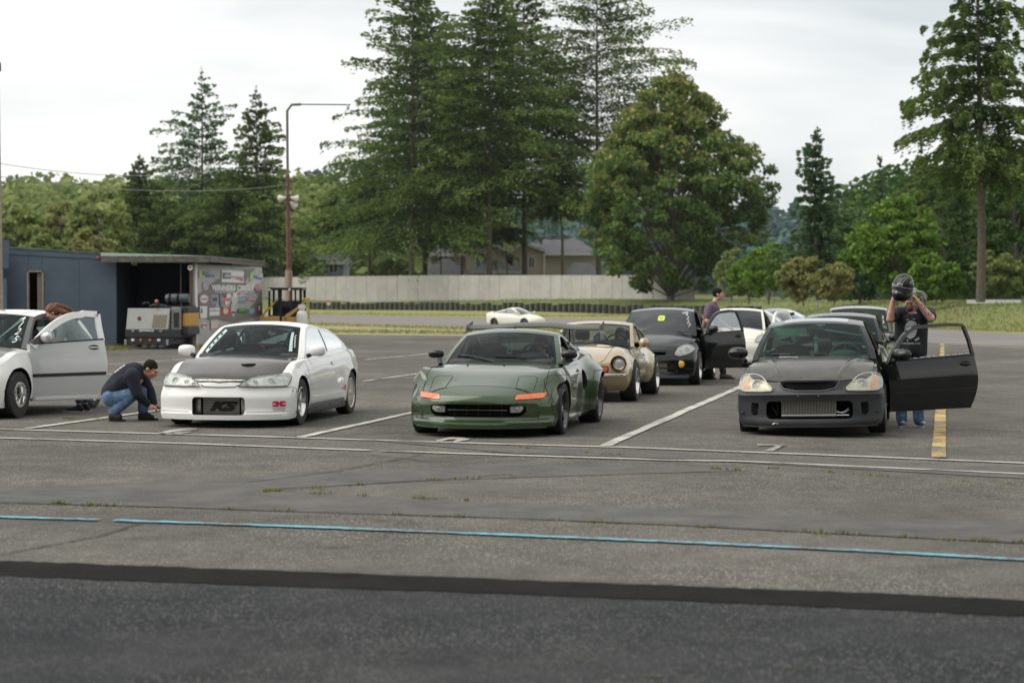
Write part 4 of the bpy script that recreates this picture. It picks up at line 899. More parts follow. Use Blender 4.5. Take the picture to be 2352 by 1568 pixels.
for px, py, lab in ((757, 697, 'small red and white marker at the left part of the tyre barrier'), (1591, 706, 'small red and white marker board above the tyres left of the black sedan roof')):
 q = at(px, py, 250 if px > 1000 else 290); mk = empty('marker_board', (q.x, q.y - 1.5, 0), label=lab, cat='marker')
 m = MB(); bx_(m, -.22, .22, 0, .06, q.z - .2, q.z + .55); m.build('board', mat('marker_white', (.6, .55, .5), .6), mk); m = MB(); bx_(m, -.225, .225, -.02, 0, q.z + .15, q.z + .5); m.build('red_band', mat('marker_red', (.5, .12, .1), .6), mk); m = MB(); m.tube([(0, .03, 0), (0, .03, q.z)], .04, 6); m.build('post', M_STEEL, mk)
M_ROOF = mat('grey_shingles', (.14, .14, .155), .9, noise=(.7, (.11, .11, .12), .8)); M_TAN = mat('tan_siding', (.42, .36, .29), .85, noise=(.5, (.46, .40, .32), .7)); M_TRIM = mat('white_trim', (.62, .61, .57), .6)
M_BLUEH = mat('blue_grey_house', (.24, .31, .40), .85, noise=(.5, (.28, .34, .42), .6)); M_HGL = mat('house_window_glass', (.06, .08, .085), .1, coat=1)
YH = 345.0
def hx(c): return X_at(639.7 + c / 3.049, YH)
def hz(c): return Z_at(526.8 + c / 3.049, YH)
def win(par, x0, x1, z0, z1, y):
 m = MB(); t = .14
 for a in ((x0 - t, x0, z0 - t, z1 + t), (x1, x1 + t, z0 - t, z1 + t), (x0, x1, z0 - t, z0), (x0, x1, z1, z1 + t), ((x0 + x1) / 2 - .05, (x0 + x1) / 2 + .05, z0, z1)): bx_(m, a[0], a[1], y - .12, y + .02, a[2], a[3])
 w_ = m.build('window', M_TRIM, par); m = MB(); bx_(m, x0, x1, y - .05, y - .02, z0, z1); m.build('pane', M_HGL, w_)
def gable(par, x0, x1, xp, z0, zp, y, dep, wallm, roofm=True, ov=.5):
 m = MB(); m.prism([(x0, 0), (x1, 0), (x1, z0), (xp, zp), (x0, z0)], y, y + dep, axis='y'); m.build('gable_wall', wallm, par, fix=True)
 for a, b_ in (((x0, z0), (xp, zp)), ((x1, z0), (xp, zp))):
  d = Vector((b_[0] - a[0], b_[1] - a[1])).normalized(); s0 = (a[0] - d.x * ov, a[1] - d.y * ov)
  m = MB(); m.prism([(s0[0], s0[1] + .02), (b_[0], b_[1] + .02), (b_[0], b_[1] + .35), (s0[0], s0[1] + .35)], y - .5, y + dep + .3, axis='y'); m.build('roof', M_ROOF, par, fix=True)
  m = MB(); m.prism([(s0[0], s0[1] - .12), (b_[0], b_[1] - .05), (b_[0], b_[1] + .38), (s0[0], s0[1] + .30)], y - .62, y - .5, axis='y'); m.build('barge_board', M_TRIM, par, fix=True)
def hip(par, x0, x1, z0, zt, y0, y1, rx=.3, nm='roof'):
 m = MB(); a = x0 + (x1 - x0) * rx; b_ = x1 - (x1 - x0) * rx; ym = (y0 + y1) / 2
 m.add([(x0, y0, z0), (x1, y0, z0), (x1, y1, z0), (x0, y1, z0), (a, ym, zt), (b_, ym, zt)], [(0, 1, 5, 4), (1, 2, 5), (2, 3, 4, 5), (3, 0, 4), (3, 2, 1, 0)]); m.build(nm, M_ROOF, par)
 m = MB(); bx_(m, x0, x1, y0 - .1, y0, z0 - .35, z0 + .02); m.build('gutter_board', M_TRIM, par)
th = empty('tan_house', (0, 0, 0), label='large tan house with grey hipped roofs and two white trimmed gables behind the wall', cat='house')
m = MB(); bx_(m, hx(1150), hx(2230), YH + 5, YH + 13, 0, hz(170)); m.build('wall', M_TAN, th)
hip(th, hx(1020), hx(1420), hz(172), hz(55), YH + 3, YH + 12, .32)
m = MB(); bx_(m, hx(1040), hx(1300), YH + 4, YH + 11, 0, hz(175)); m.build('wall', M_TAN, th)
hip(th, hx(1660), hx(2260), hz(165), hz(60), YH + 4, YH + 14, .25)
gable(th, hx(1310), hx(1600), hx(1425), hz(150), hz(88), YH + 1, 6, M_TAN)
gable(th, hx(1640), hx(1850), hx(1710), hz(150), hz(100), YH + .5, 6, M_TAN)
hip(th, hx(980), hx(1360), hz(335), hz(205), YH - 4, YH + 3, .44)
hip(th, hx(690), hx(1010), hz(335), hz(275), YH - 3, YH + 3, .3)
hip(th, hx(1350), hx(1700), hz(295), hz(222), YH - 3, YH + 2, .35)
hip(th, hx(1990), hx(2260), hz(330), hz(235), YH - 3, YH + 3, .3)
m = MB(); bx_(m, hx(1000), hx(1800), YH - 1, YH + 5, 0, hz(298)); m.build('wall', M_TAN, th)
gable(th, hx(955), hx(1090), hx(1022), hz(335), hz(290), YH - 5, 3, M_TAN)
win(th, hx(1385), hx(1410), hz(272), hz(195), YH + 1); win(th, hx(1425), hx(1450), hz(272), hz(195), YH + 1); win(th, hx(1755), hx(1790), hz(268), hz(195), YH + .5); win(th, hx(1120), hx(1180), hz(220), hz(185), YH + 4)
m = MB(); bx_(m, hx(1855), hx(1868), YH + .3, YH + .6, 0, hz(180)); m.build('downspout', M_TRIM, th)
bh = empty('blue_house', (0, 0, 0), label='blue grey house with white windows right of the lamp mast', cat='house')
m = MB(); bx_(m, hx(20), hx(470), YH, YH + 8, 0, hz(232)); m.build('wall', M_BLUEH, bh)
hip(bh, hx(150), hx(500), hz(232), hz(160), YH - .6, YH + 8.6, .12); hip(bh, hx(-40), hx(170), hz(250), hz(190), YH - 1, YH + 6, .3)
for a, b_ in ((100, 155), (360, 412)): win(bh, hx(a), hx(b_), hz(300), hz(245), YH)
for c in (300, 455):
 m = MB(); bx_(m, hx(c), hx(c + 12), YH - .15, YH, 0, hz(235)); m.build('corner_trim', M_TRIM, bh)
gh_ = empty('grey_house', (0, 0, 0), label='dark roofed house end just left of the lamp mast', cat='house')
m = MB(); bx_(m, X_at(600, 330), X_at(642, 330), 330, 336, 0, Z_at(610, 330)); m.build('wall', M_BLUEH, gh_)
hip(gh_, X_at(592, 330), X_at(650, 330), Z_at(610, 330), Z_at(596, 330), 329, 337, .3)
cf = empty('chain_link_fence', (0, 0, 0), label='chain link fence with grey posts at the foot of the bushes right of the wall', cat='fence')
fp = [(1650, 148), (1775, 146), (1878, 142), (1992, 140), (2100, 139)]
for px, Y in fp:
 q = Vector((X_at(px, Y * 1.35), Y * 1.35, 0)); z0 = bank_z(q.x, q.y) - .2; m = MB(); m.tube([(q.x, q.y, z0), (q.x, q.y, Z_at(646, Y * 1.35))], .05, 8); m.build('post', mat('galvanised', (.30, .32, .33), .5, .4), cf)
m = MB()
for (a, Ya), (b_, Yb) in zip(fp[:-1], fp[1:]):
 A = Vector((X_at(a, Ya * 1.35), Ya * 1.35, 0)); B = Vector((X_at(b_, Yb * 1.35), Yb * 1.35, 0)); h0 = 1.2; h1 = Z_at(648, Ya * 1.35)
 L_n = int((B - A).length / .45)
 for k in range(-6, L_n):
  for sgn in (1, -1):
   a0 = max(0, min(1, k / L_n)); a1 = max(0, min(1, (k + 5) / L_n))
   p0 = A.lerp(B, a0 if sgn > 0 else a1); p1 = A.lerp(B, a1 if sgn > 0 else a0); m.tube([(p0.x, p0.y, h0), (p1.x, p1.y, h1)], .005, 3, cap=False)
m.build('mesh_wire', mat('galvanised', (.30, .32, .33)), cf, kind='stuff')
rl = empty('white_barrier', (0, 0, 0), label='low white barrier on the bank beside the bare fir trunk', cat='barrier')
m = MB(); bx_(m, X_at(2222, 138), X_at(2345, 138), 138, 138.3, Z_at(697, 138), Z_at(688, 138)); m.build('rail', M_WHITEP, rl)
pts = []; rng = random.Random(12)
for i in range(1500):
 px = rng.choice([rng.uniform(240, 300), rng.uniform(420, 480), rng.uniform(-20, 300)]); p = gp(px, 797 + rng.uniform(-3, 8)); pts.append((p.x, p.y, 0))
blade_field('wall_weeds', pts, .16, 13, M_WEED, 'weeds growing at the foot of the blue building', .12)
# ------------------------------------------------------------------ car kit (local: x forward, y left, z up, origin mid wheelbase on ground)
def tab(t, x):
 """smooth monotone table lookup"""
 if x <= t[0][0]: return t[0][1]
 if x >= t[-1][0]: return t[-1][1]
 for i in range(len(t) - 1):
  if x <= t[i + 1][0]: break
 x0, y0 = t[i]; x1, y1 = t[i + 1]; h = x1 - x0
 def sl(j):
  if j <= 0 or j >= len(t) - 1:
   a, b = (0, 1) if j <= 0 else (len(t) - 2, len(t) - 1)
   return (t[b][1] - t[a][1]) / (t[b][0] - t[a][0])
  a = (t[j][1] - t[j - 1][1]) / (t[j][0] - t[j - 1][0]); b = (t[j + 1][1] - t[j][1]) / (t[j + 1][0] - t[j][0])
  return 0 if a * b <= 0 else 2 * a * b / (a + b)
 m0, m1 = sl(i), sl(i + 1); s = (x - x0) / h
 return ((2 * s ** 3 - 3 * s * s + 1) * y0 + (s ** 3 - 2 * s * s + s) * h * m0 + (-2 * s ** 3 + 3 * s * s) * y1 + (s ** 3 - s * s) * h * m1)
def sstep(a, b, x):
 t = min(max((x - a) / (b - a), 0), 1); return t * t * (3 - 2 * t)
VS = [-1, -.985, -.955, -.91, -.85, -.76, -.64, -.5, -.34, -.17, 0, .17, .34, .5, .64, .76, .85, .91, .955, .985, 1]
TS = [0, .03, .08, .15, .23, .32, .42, .52, .62, .72, .81, .88, .935, .97, .99, 1]
class Car:
 def __init__(s, p):
  s.p = p
 def pt(s, xs, v, t):
  p = s.p; av = abs(v)
  W = tab(p['W'], xs); zb = tab(p['ZB'], xs); zs = tab(p['ZS'], xs); zt = tab(p['ZT'], xs)
  e = p.get('crown', 3.0)
  ztv = zs + (zt - zs) * (1 - av ** e)
  for (fx, fw, fy, fyw, fh) in p.get('fender', []):
   ztv += fh * math.exp(-((xs - fx) / fw) ** 2) * math.exp(-((av - fy) / fyw) ** 2)
  z = zb + (ztv - zb) * t
  fr = (z - zb) / max(.05, zs - zb)
  k = 1 - p.get('tuck', .05) * max(0, (.35 - fr) / .35) ** 2 - p.get('tumble', .07) * max(0, (fr - .55) / .45) ** p.get('tpow', 2.2)
  y = v * W * k
  for (fx, zc, r, wd, fl) in p.get('flare', []):
   d = math.hypot(xs - fx, z - zc)
   g = math.exp(-(max(0, d - r) / wd) ** 2) * sstep(.75, 1, av) * (1 - .8 * sstep(.78, 1, fr))
   y += math.copysign(fl * g, v) if v else 0
  L_ = p['xf'] - p['xr']; kf = sstep(p['xf'] - p.get('kf', .9), p['xf'], xs); kr = sstep(-p['xr'] - .8, -p['xr'], -xs)
  x = xs - kf * (p['swF'] * av ** 2.6) + kr * p.get('swR', .14) * av ** 2.6
  x += kf * tab(p['PF'], z) - kr * tab(p.get('PR', [(0, 0), (1.2, 0)]), z)
  return Vector((x, y, z))
 def body_mesh(s):
  p = s.p; xf, xr = p['xf'], p['xr']
  def dens(a, b, n): return [a + (b - a) * i / n for i in range(n)]
  XS = [xr, xr + .012, xr + .035, xr + .07] + dens(xr + .12, xf - .12, 56) + [xf - .12, xf - .07, xf - .035, xf - .012, xf]
  idx = {}; V = []; F = []
  def vid(i, j, k):
   key = (i, j, k)
   if key not in idx: idx[key] = len(V); V.append(s.pt(XS[i], VS[j], TS[k]))
   return idx[key]
  nx, nv, n2 = len(XS) - 1, len(VS) - 1, len(TS) - 1
  for i in range(nx):
   for j in range(nv):
    F.append((vid(i, j, n2), vid(i + 1, j, n2), vid(i + 1, j + 1, n2), vid(i, j + 1, n2)))
    F.append((vid(i, j, 0), vid(i, j + 1, 0), vid(i + 1, j + 1, 0), vid(i + 1, j, 0)))
   for k in range(n2):
    F.append((vid(i, nv, k), vid(i, nv, k + 1), vid(i + 1, nv, k + 1), vid(i + 1, nv, k)))
    F.append((vid(i, 0, k), vid(i + 1, 0, k), vid(i + 1, 0, k + 1), vid(i, 0, k + 1)))
  for j in range(nv):
   for k in range(n2):
    F.append((vid(nx, j, k), vid(nx, j + 1, k), vid(nx, j + 1, k + 1), vid(nx, j, k + 1)))
    F.append((vid(0, j, k), vid(0, j, k + 1), vid(0, j + 1, k + 1), vid(0, j + 1, k)))
  me = bpy.data.meshes.new('body'); me.from_pydata(V, [], F); me.update()
  bm = bmesh.new(); bm.from_mesh(me); bmesh.ops.recalc_face_normals(bm, faces=bm.faces); bm.to_mesh(me); bm.free()
  return me
def cutter(mb, mats, mi=1):
 me = mb.mesh('cut', mats, fix=True)
 me.polygons.foreach_set('material_index', [mi] * len(me.polygons)); return me
def rrect(x0, x1, z0, z1, r=.03, n=4):
 o = []
 for cx, cz, a0 in ((x1 - r, z1 - r, 0), (x0 + r, z1 - r, 90), (x0 + r, z0 + r, 180), (x1 - r, z0 + r, 270)):
  for i in range(n + 1):
   a = rad(a0 + 90 * i / n); o.append((cx + r * math.cos(a), cz + r * math.sin(a)))
 return o
def smooth_poly(pts, r=.25, it=2):
 """corner cutting"""
 for _ in range(it):
  q = []
  for i in range(len(pts)):
   a, b = pts[i], pts[(i + 1) % len(pts)]
   q.append((a[0] + (b[0] - a[0]) * r, a[1] + (b[1] - a[1]) * r)); q.append((b[0] + (a[0] - b[0]) * r, b[1] + (a[1] - b[1]) * r))
  pts = q
 return pts
def densify(pts, d):
 q = []
 for i in range(len(pts)):
  a, b = pts[i], pts[(i + 1) % len(pts)]; n = max(1, int(math.hypot(a[0] - b[0], a[1] - b[1]) / d))
  for k in range(n): q.append((a[0] + (b[0] - a[0]) * k / n, a[1] + (b[1] - a[1]) * k / n))
 return q
class Proj:
 """projects outlines on to a car shell"""
 def __init__(s, me):
  s.t = BVHTree.FromPolygons([v.co for v in me.vertices], [p.vertices[:] for p in me.polygons])
 def hit(s, ax, a, b):
  if ax == 'f': o, d = Vector((6, a, b)), Vector((-1, 0, 0))
  elif ax == 'r': o, d = Vector((-6, a, b)), Vector((1, 0, 0))
  elif ax == 'l': o, d = Vector((a, 3, b)), Vector((0, -1, 0))
  elif ax == 'R': o, d = Vector((a, -3, b)), Vector((0, 1, 0))
  else: o, d = Vector((a, b, 4)), Vector((0, 0, -1))
  h = s.t.ray_cast(o, d)
  if h[0] is None:
   q = o + d * (4 if ax in 'fr' else 2.2 if ax in 'lR' else 3.2); h = s.t.find_nearest(q)
  n = h[1]
  if n.dot(d) > 0: n = -n
  return h[0], n, -d
 def patch(s, ax, outline, off=.006, thick=.012, rings=5, name='patch', mats=None, parent=None, smooth=35, bulge=0.0, d=.04, along=None):
  pts = densify(outline, d); n = len(pts); cx = sum(q[0] for q in pts) / n; cz = sum(q[1] for q in pts) / n
  V = []; F = []
  h, nn, dd = s.hit(ax, cx, cz); V.append(h + (nn if along is None else dd) * (off + bulge))
  for r in range(1, rings + 1):
   f = r / rings
   for q in pts:
    h, nn, dd = s.hit(ax, cx + (q[0] - cx) * f, cz + (q[1] - cz) * f)
    V.append(h + (nn if along is None else dd) * (off + bulge * (1 - f * f)))
  base = len(V)
  for q in pts:
   h, nn, dd = s.hit(ax, q[0], q[1]); V.append(h - nn * max(0, thick - off))
  for j in range(n): F.append((0, 1 + j, 1 + (j + 1) % n))
  for r in range(rings - 1):
   for j in range(n):
    a = 1 + r * n + j; b = 1 + r * n + (j + 1) % n; F.append((a, a + n, b + n, b))
  for j in range(n):
   a = 1 + (rings - 1) * n + j; b = 1 + (rings - 1) * n + (j + 1) % n
   F.append((a, base + j, base + (j + 1) % n, b))
  m = MB(); m.add(V, F); return m.build(name, mats, parent, smooth=smooth, fix=True)
 def line(s, ax, pts, w=.006, off=.002, closed=False, mb=None, step=.03):
  """thin raised strip along a path on the shell (panel gaps)"""
  q = []; P = pts + [pts[0]] if closed else pts
  for a, b in zip(P[:-1], P[1:]):
   n = max(1, int(math.hypot(a[0] - b[0], a[1] - b[1]) / step))
   for k in range(n): q.append((a[0] + (b[0] - a[0]) * k / n, a[1] + (b[1] - a[1]) * k / n))
  q.append(P[-1]); H = [s.hit(ax, *c) for c in q]; rows = []
  for i in range(len(H)):
   t = H[min(i + 1, len(H) - 1)][0] - H[max(i - 1, 0)][0]
   if t.length < 1e-6: continue
   t.normalize(); n = H[i][1]; sd = t.cross(n).normalized()
   rows.append([H[i][0] + n * off + sd * w / 2, H[i][0] + n * off - sd * w / 2])
  mb.grid(rows); return mb
 def text(s, ax, string, a, b, size, name, material, parent, off=.004, shear=0, bold=0, flip=False, rot=0):
  me = text_mesh(string, size, bold, shear=shear); me.materials.clear(); me.materials.append(material)
  c, sn = math.cos(rot), math.sin(rot)
  for v in me.vertices:
   x, y = v.co.x * c - v.co.y * sn, v.co.x * sn + v.co.y * c
   aa = {'f': a + x, 'r': a - x, 'l': a - x, 'R': a + x, 't': a}[ax]
   if ax == 't': h, nn, dd = s.hit('t', a - y, b + x)
   else: h, nn, dd = s.hit(ax, aa, b + y)
   v.co = h + dd * off
  return link(name, me, parent)
WHEELS = {}
def wheel_parts(r, w, rr, style, rim_m, side):
 """meshes of tyre, rim, disc; wheel axis along local Y, outer face to +side"""
 key = (r, w, rr, style, rim_m.name, side)
 if key in WHEELS: return WHEELS[key]
 h = w / 2; s = side
 t = MB(); prof = [(rr, -h * .88), (rr + (r - rr) * .45, -h * 1.0), (r * .965, -h * .93), (r * .993, -h * .8), (r, -h * .5), (r, h * .5), (r * .993, h * .8), (r * .965, h * .93), (rr + (r - rr) * .45, h * 1.0), (rr, h * .88)]
 pp = []
 for q in prof: pp.append(q)
 for gx in (-.45, -.15, .15, .45): pass
 t.lathe(pp, 40, 0)
 for gx in (-.55, -.2, .2, .55): t.lathe([(r + .0012, h * gx - .004), (r + .0012, h * gx + .004)], 40, 1)
 tyre = t.mesh('tyre', [M_RUBBER, M_VOID], 50)
 m = MB(); face = {'mesh': .72, 'thin5': .55, 'deep': .15, 'beadlock': .35, 'disc': .75, 'six': .6}.get(style, .5) * h
 m.lathe([(rr * 1.0, h * .9), (rr * 1.02, h * .93), (rr * .985, h * .95), (rr * .94, h * .86), (rr * .90, face), (rr * .88, -h * .2), (rr * .86, -h * .85), (rr, -h * .9)], 40)
 hubr = rr * .2
 m.lathe([(0.001, face + .012), (hubr * .6, face + .014), (hubr, face + .004), (hubr * 1.15, face - .03), (hubr * 1.15, -h * .3)], 20)
 ns = {'mesh': 12, 'thin5': 5, 'deep': 5, 'beadlock': 8, 'disc': 10, 'six': 6, 'ten': 10}.get(style, 5)
 for i in range(ns):
  a = 2 * PI * i / ns; ws, we = {'mesh': (.035, .022), 'thin5': (.055, .04), 'deep': (.06, .05), 'beadlock': (.06, .075), 'disc': (.05, .05), 'six': (.05, .035), 'ten': (.03, .024)}.get(style, (.05, .04))
  R = Matrix.Rotation(a, 4, 'Y')
  spl = [0] if style != 'mesh' else [-.12, .12]
  for sp in spl:
   R2 = Matrix.Rotation(a + sp, 4, 'Y') if sp else R
   x0, x1 = hubr * .6, rr * .93; f0, f1 = face, face + (.01 if style not in ('deep',) else .02)
   vs = []
   for (x, wd, f) in ((x0, ws, f0), (x1, we, f1)):
    vs += [(x, f - .03, -wd / 2), (x, f + .004, -wd * .36), (x, f + .004, wd * .36), (x, f - .03, wd / 2)]
   m.add(vs, [(0, 4, 5, 1), (1, 5, 6, 2), (2, 6, 7, 3), (3, 7, 4, 0), (0, 1, 2, 3), (4, 7, 6, 5)], 0, R2)
 if style == 'beadlock':
  m.lathe([(rr * .99, h * .95), (rr * .99, h * 1.04), (rr * .86, h * 1.04), (rr * .86, h * .93)], 40)
  for i in range(16):
   a = 2 * PI * i / 16; m.ell((rr * .925 * math.cos(a), h * 1.05, rr * .925 * math.sin(a)), (.012, .01, .012), 6, 4)
 for i in range(5):
  a = 2 * PI * (i + .5) / 5; m.ell((hubr * .55 * math.cos(a), face + .016, hubr * .55 * math.sin(a)), (.009, .012, .009), 6, 4, 1)
 rim = m.mesh('rim', [rim_m, M_STEEL], 40, fix=False)
 d = MB(); d.lathe([(.001, -h * .15), (rr * .72, -h * .15), (rr * .72, -h * .32), (.001, -h * .32)], 28); d.box((rr * .55, -h * .2, .03), (.08, .09, .16), 1, bev=.01)
 disc = d.mesh('brake_disc', [M_STEEL, M_BLACK], 40)
 for me in (tyre, rim, disc):
  if s < 0:
   me.transform(Matrix.Scale(-1, 4, (0, 1, 0))); me.flip_normals()
 WHEELS[key] = (tyre, rim, disc); return WHEELS[key]
def add_wheel(parent, x, y, r, w, rr, style, rim_m, steer=0, camber=0):
 s = 1 if y > 0 else -1; tyre, rim, disc = wheel_parts(r, w, rr, style, rim_m, s)
 o = link('wheel', disc, parent); o.location = (x, y, r - .004); o.rotation_euler = (camber * s, 0, steer)
 link('tyre', tyre, o); link('rim', rim, o); return o
def glasshouse(root, g, paintm, glass=None, open_side=None, frames=None, lining=M_GREYTRIM):
 """g: dict cowl(x,z) head(x,z) rear(x,z) tail(x,z) crest, wb, wt (half widths at belt/at roof), belt [(x,z)],
    bow (front), bowr, pil (pillar width), bx: list of side pillar (x0,x1), qx: end of side glass, top band"""
 glass = glass or M_GLASS
 xc, zc = g['cowl']; xh, zh = g['head']; xr_, zr = g['rear']; xt, zt = g['tail']; crest = g.get('crest', zh + .04)
 wb, wt = g['wb'], g['wt']; pil = g.get('pil', .06)
 zbelt = lambda x: tab(g['belt'], x)
 zroof = zh
 def wid(z, x=0):
  b = zbelt(x); f = (z - b) / max(.1, zroof - b)
  W0 = tab(g['wbt'], x) if 'wbt' in g else wb
  f = max(-.3, min(1.05, f)); return W0 + (wt - W0) * (f ** 1.25 if f > 0 else f * .2)
 prof = []
 nW = 7
 for i in range(nW + 1):
  f = i / nW; prof.append((xc + (xh - xc) * f, zc + (zh - zc) * f + .028 * math.sin(PI * f) * g.get('wcurve', 1), 'w' if i < nW else 'r'))
 nR = 8; rx = [xh + (xr_ - xh) * i / nR for i in range(1, nR + 1)]
 for x in rx:
  f = (xh - x) / (xh - xr_); base = zh + (zr - zh) * f; prof.append((x, base + (crest - max(zh, zr)) * math.sin(PI * f) ** .8 if 0 < f < 1 else base, 'r'))
 nB = 7
 prof[-1] = (prof[-1][0], prof[-1][1], 'b')
 for i in range(1, nB + 1):
  f = i / nB; prof.append((xr_ + (xt - xr_) * f, zr + (zt - zr) * f + g.get('bcurve', .03) * math.sin(PI * f), 'b'))
 vv = g.get('vv', [0, .2, .4, .6, .78, .9])
 pv = 1 - pil / wt
 vv = [v for v in (0, .18, .36, .54, .7, .82) if v < pv - .04] + [pv, 1.0]
 VV = [-v for v in vv[::-1][:-1]] + vv
 def top(i, v):
  x, z, _ = prof[i]; n = len(prof) - 1
  fw = max(0, min(1, (x - xh) / (xc - xh))) if xc != xh else 0
  fb = max(0, min(1, (xr_ - x) / (xr_ - xt)))
  bow = g.get('bow', .18) * (.35 + .65 * fw) if x >= xh else g.get('bow', .18) * .35 * max(0, 1 - (xh - x) / .5)
  bowr = -(g.get('bowr', .16) * fb)
  av = abs(v); drop = g.get('drop', .045) * av ** 2.4
  z2 = z - drop
  X = x - bow * av ** 2 - bowr * av ** 2
  y = v * wid(z2, X)
  return Vector((X, y, z2))
 cls = {}
 def add(c, vs, fs=None):
  m = cls.setdefault(c, MB()); m.add(vs, fs or [tuple(range(len(vs)))])
 n = len(prof) - 1
 frit = g.get('frit', .035)
 for i in range(n):
  kind = prof[i][2]
  for j in range(len(VV) - 1):
   q = [top(i, VV[j]), top(i + 1, VV[j]), top(i + 1, VV[j + 1]), top(i, VV[j + 1])]
   vm = (abs(VV[j]) + abs(VV[j + 1])) / 2
   sfx = '_a' if VV[j] + VV[j + 1] > 0 else '_b'
   if kind == 'w': c = 'pillar' + sfx if vm > pv else 'windshield'
   elif kind == 'r': c = 'roof'
   else: c = 'rear_pillar' + sfx if vm > pv else 'rear_window'
   if kind == 'b' and g.get('solid_b') and (i - (len(prof) - 1 - nB)) >= g['solid_b']: c = 'hatch_panel'
   add(c, q)
 fm = MB(); ring = []
 A = [top(i, -pv) for i in range(nW + 1)]; B = [top(i, pv) for i in range(nW + 1)]
 def inset_strip(P, Q, k): fm.grid([[p, p.lerp(q, k)] for p, q in zip(P, Q)])
 off = Vector((-.006, 0, -.006)); wdt = frit
 inset_strip([a + off for a in A], [b + off for b in B], wdt / (2 * wb)); inset_strip([b + off for b in B], [a + off for a in A], wdt / (2 * wb))
 bot = [top(0, v) + off for v in VV if abs(v) <= pv + 1e-6]; up = [top(1, v) + off for v in VV if abs(v) <= pv + 1e-6]
 topc = [top(nW, v) + off for v in VV if abs(v) <= pv + 1e-6]; dn = [top(nW - 1, v) + off for v in VV if abs(v) <= pv + 1e-6]
 L1 = (up[0] - bot[0]).length; fm.grid([[a, a.lerp(b, min(.9, g.get('fritb', .05) / L1))] for a, b in zip(bot, up)]); fm.grid([[a, a.lerp(b, min(.9, g.get('frith', .05) / L1))] for a, b in zip(topc, dn)])
 fm.build('windscreen_border', M_BLACK, root)
 bx = g.get('bx', []); q0, q1 = g['qf'], g['qr']      # side glass from x q0 (front) back to q1
 openx = g.get('openx')
 for s in (-1, 1):
  cols = [top(i, s) for i in range(n + 1)]
  xs = [c.x for c in cols]; marks = sorted(set([q0, q1] + [b for pr in bx for b in pr]), reverse=True)
  def edge(x):
   for a, b in zip(cols[:-1], cols[1:]):
    if b.x <= x <= a.x: f = (a.x - x) / (a.x - b.x + 1e-9); return a.lerp(b, f)
   return cols[0] if x > cols[0].x else cols[-1]
  allx = sorted(set([round(x, 4) for x in xs] + [m for m in marks if xs[-1] < m < xs[0]]), reverse=True)
  fine = []
  for a, b in zip(allx[:-1], allx[1:]):
   k = max(1, int((a - b) / .09)); fine += [a - (a - b) * j / k for j in range(k)]
  fine.append(allx[-1])
  tb = g.get('tband', .05); lb = g.get('lband', .02)
  def colpts(x):
   e = edge(x); b = zbelt(x) - .03; zT = e.z
   y = lambda z: s * (wid(z, x))
   z0 = b; z1 = b + .03 + lb; z2 = zT - tb * (1.0)
   if z2 < z1: z1 = z2 = max(b, min(z1, zT) - .001) if zT < z1 else (z1 if z2 < z1 else z2); z1 = min(z1, zT); z2 = z1
   zz = [z0, z1, z1 + (z2 - z1) * .33, z1 + (z2 - z1) * .66, z2, zT]
   r = [Vector((x, y(z), z)) for z in zz]; r[-1] = Vector((x, e.y, e.z)); return r
  CP = [colpts(x) for x in fine]
  for i in range(len(fine) - 1):
   xm = (fine[i] + fine[i + 1]) / 2
   inb = any(b0 <= xm <= b1 for b0, b1 in bx)
   side_open = open_side == s and openx and openx[0] <= xm <= openx[1]
   for k in range(5):
    q = [CP[i][k], CP[i][k + 1], CP[i + 1][k + 1], CP[i + 1][k]]
    if (q[0] - q[1]).length < 1e-4 and (q[2] - q[3]).length < 1e-4: continue
    if s < 0: q = q[::-1]
    if 1 <= k <= 3 and q1 < xm < q0:
     if side_open: continue
     c = 'door_pillar' if inb else ('side_window_l' if s > 0 else 'side_window_r')
    else:
     if side_open and k == 0: continue
     c = 'pillar' if xm > xr_ + .05 else 'rear_pillar'
    add(c + ('_a' if s > 0 and c in ('pillar', 'rear_pillar', 'door_pillar') else '_b' if c in ('pillar', 'rear_pillar', 'door_pillar') else ''), q)
 mats = {'windshield': glass, 'rear_window': g.get('rglass', glass), 'side_window_l': g.get('sglass', glass), 'side_window_r': g.get('sglass', glass),
   'roof': g.get('roofm', paintm), 'pillar': g.get('pilm', paintm), 'rear_pillar': paintm, 'door_pillar': M_BLACK, 'hatch_panel': paintm}
 out = {}
 for k_ in list(mats): mats[k_ + '_a'] = mats[k_]; mats[k_ + '_b'] = mats[k_]
 base = lambda q: q[:-2] if q[-2:] in ('_a', '_b') else q
 names = {'side_window_l': 'side_window', 'side_window_r': 'side_window'}
 for c, m in cls.items():
  me = m.mesh(c, [mats[c]])
  bm = bmesh.new(); bm.from_mesh(me); bmesh.ops.remove_doubles(bm, verts=bm.verts, dist=.0008)
  if base(c) in ('roof', 'pillar', 'rear_pillar', 'door_pillar'):
   bm.normal_update()
   cen = Vector(((xh + xr_) / 2, 0, .6))
   for f in bm.faces:
    if f.normal.dot(f.calc_center_median() - cen) < 0: f.normal_flip()
   ext = bmesh.ops.solidify(bm, geom=bm.faces[:] , thickness=.022)
  bmesh.ops.recalc_face_normals(bm, faces=bm.faces)
  bm.to_mesh(me); bm.free()
  if not me.polygons: continue
  smooth_mesh(me, 40); out[c] = link(names.get(c, base(c)), me, root)
 out['top'] = top; out['edgeprof'] = prof
 out['rail'] = {s: [top(i, s) for i in range(n + 1)] for s in (-1, 1)}
 out['pv'] = pv; out['nW'] = nW
 return out
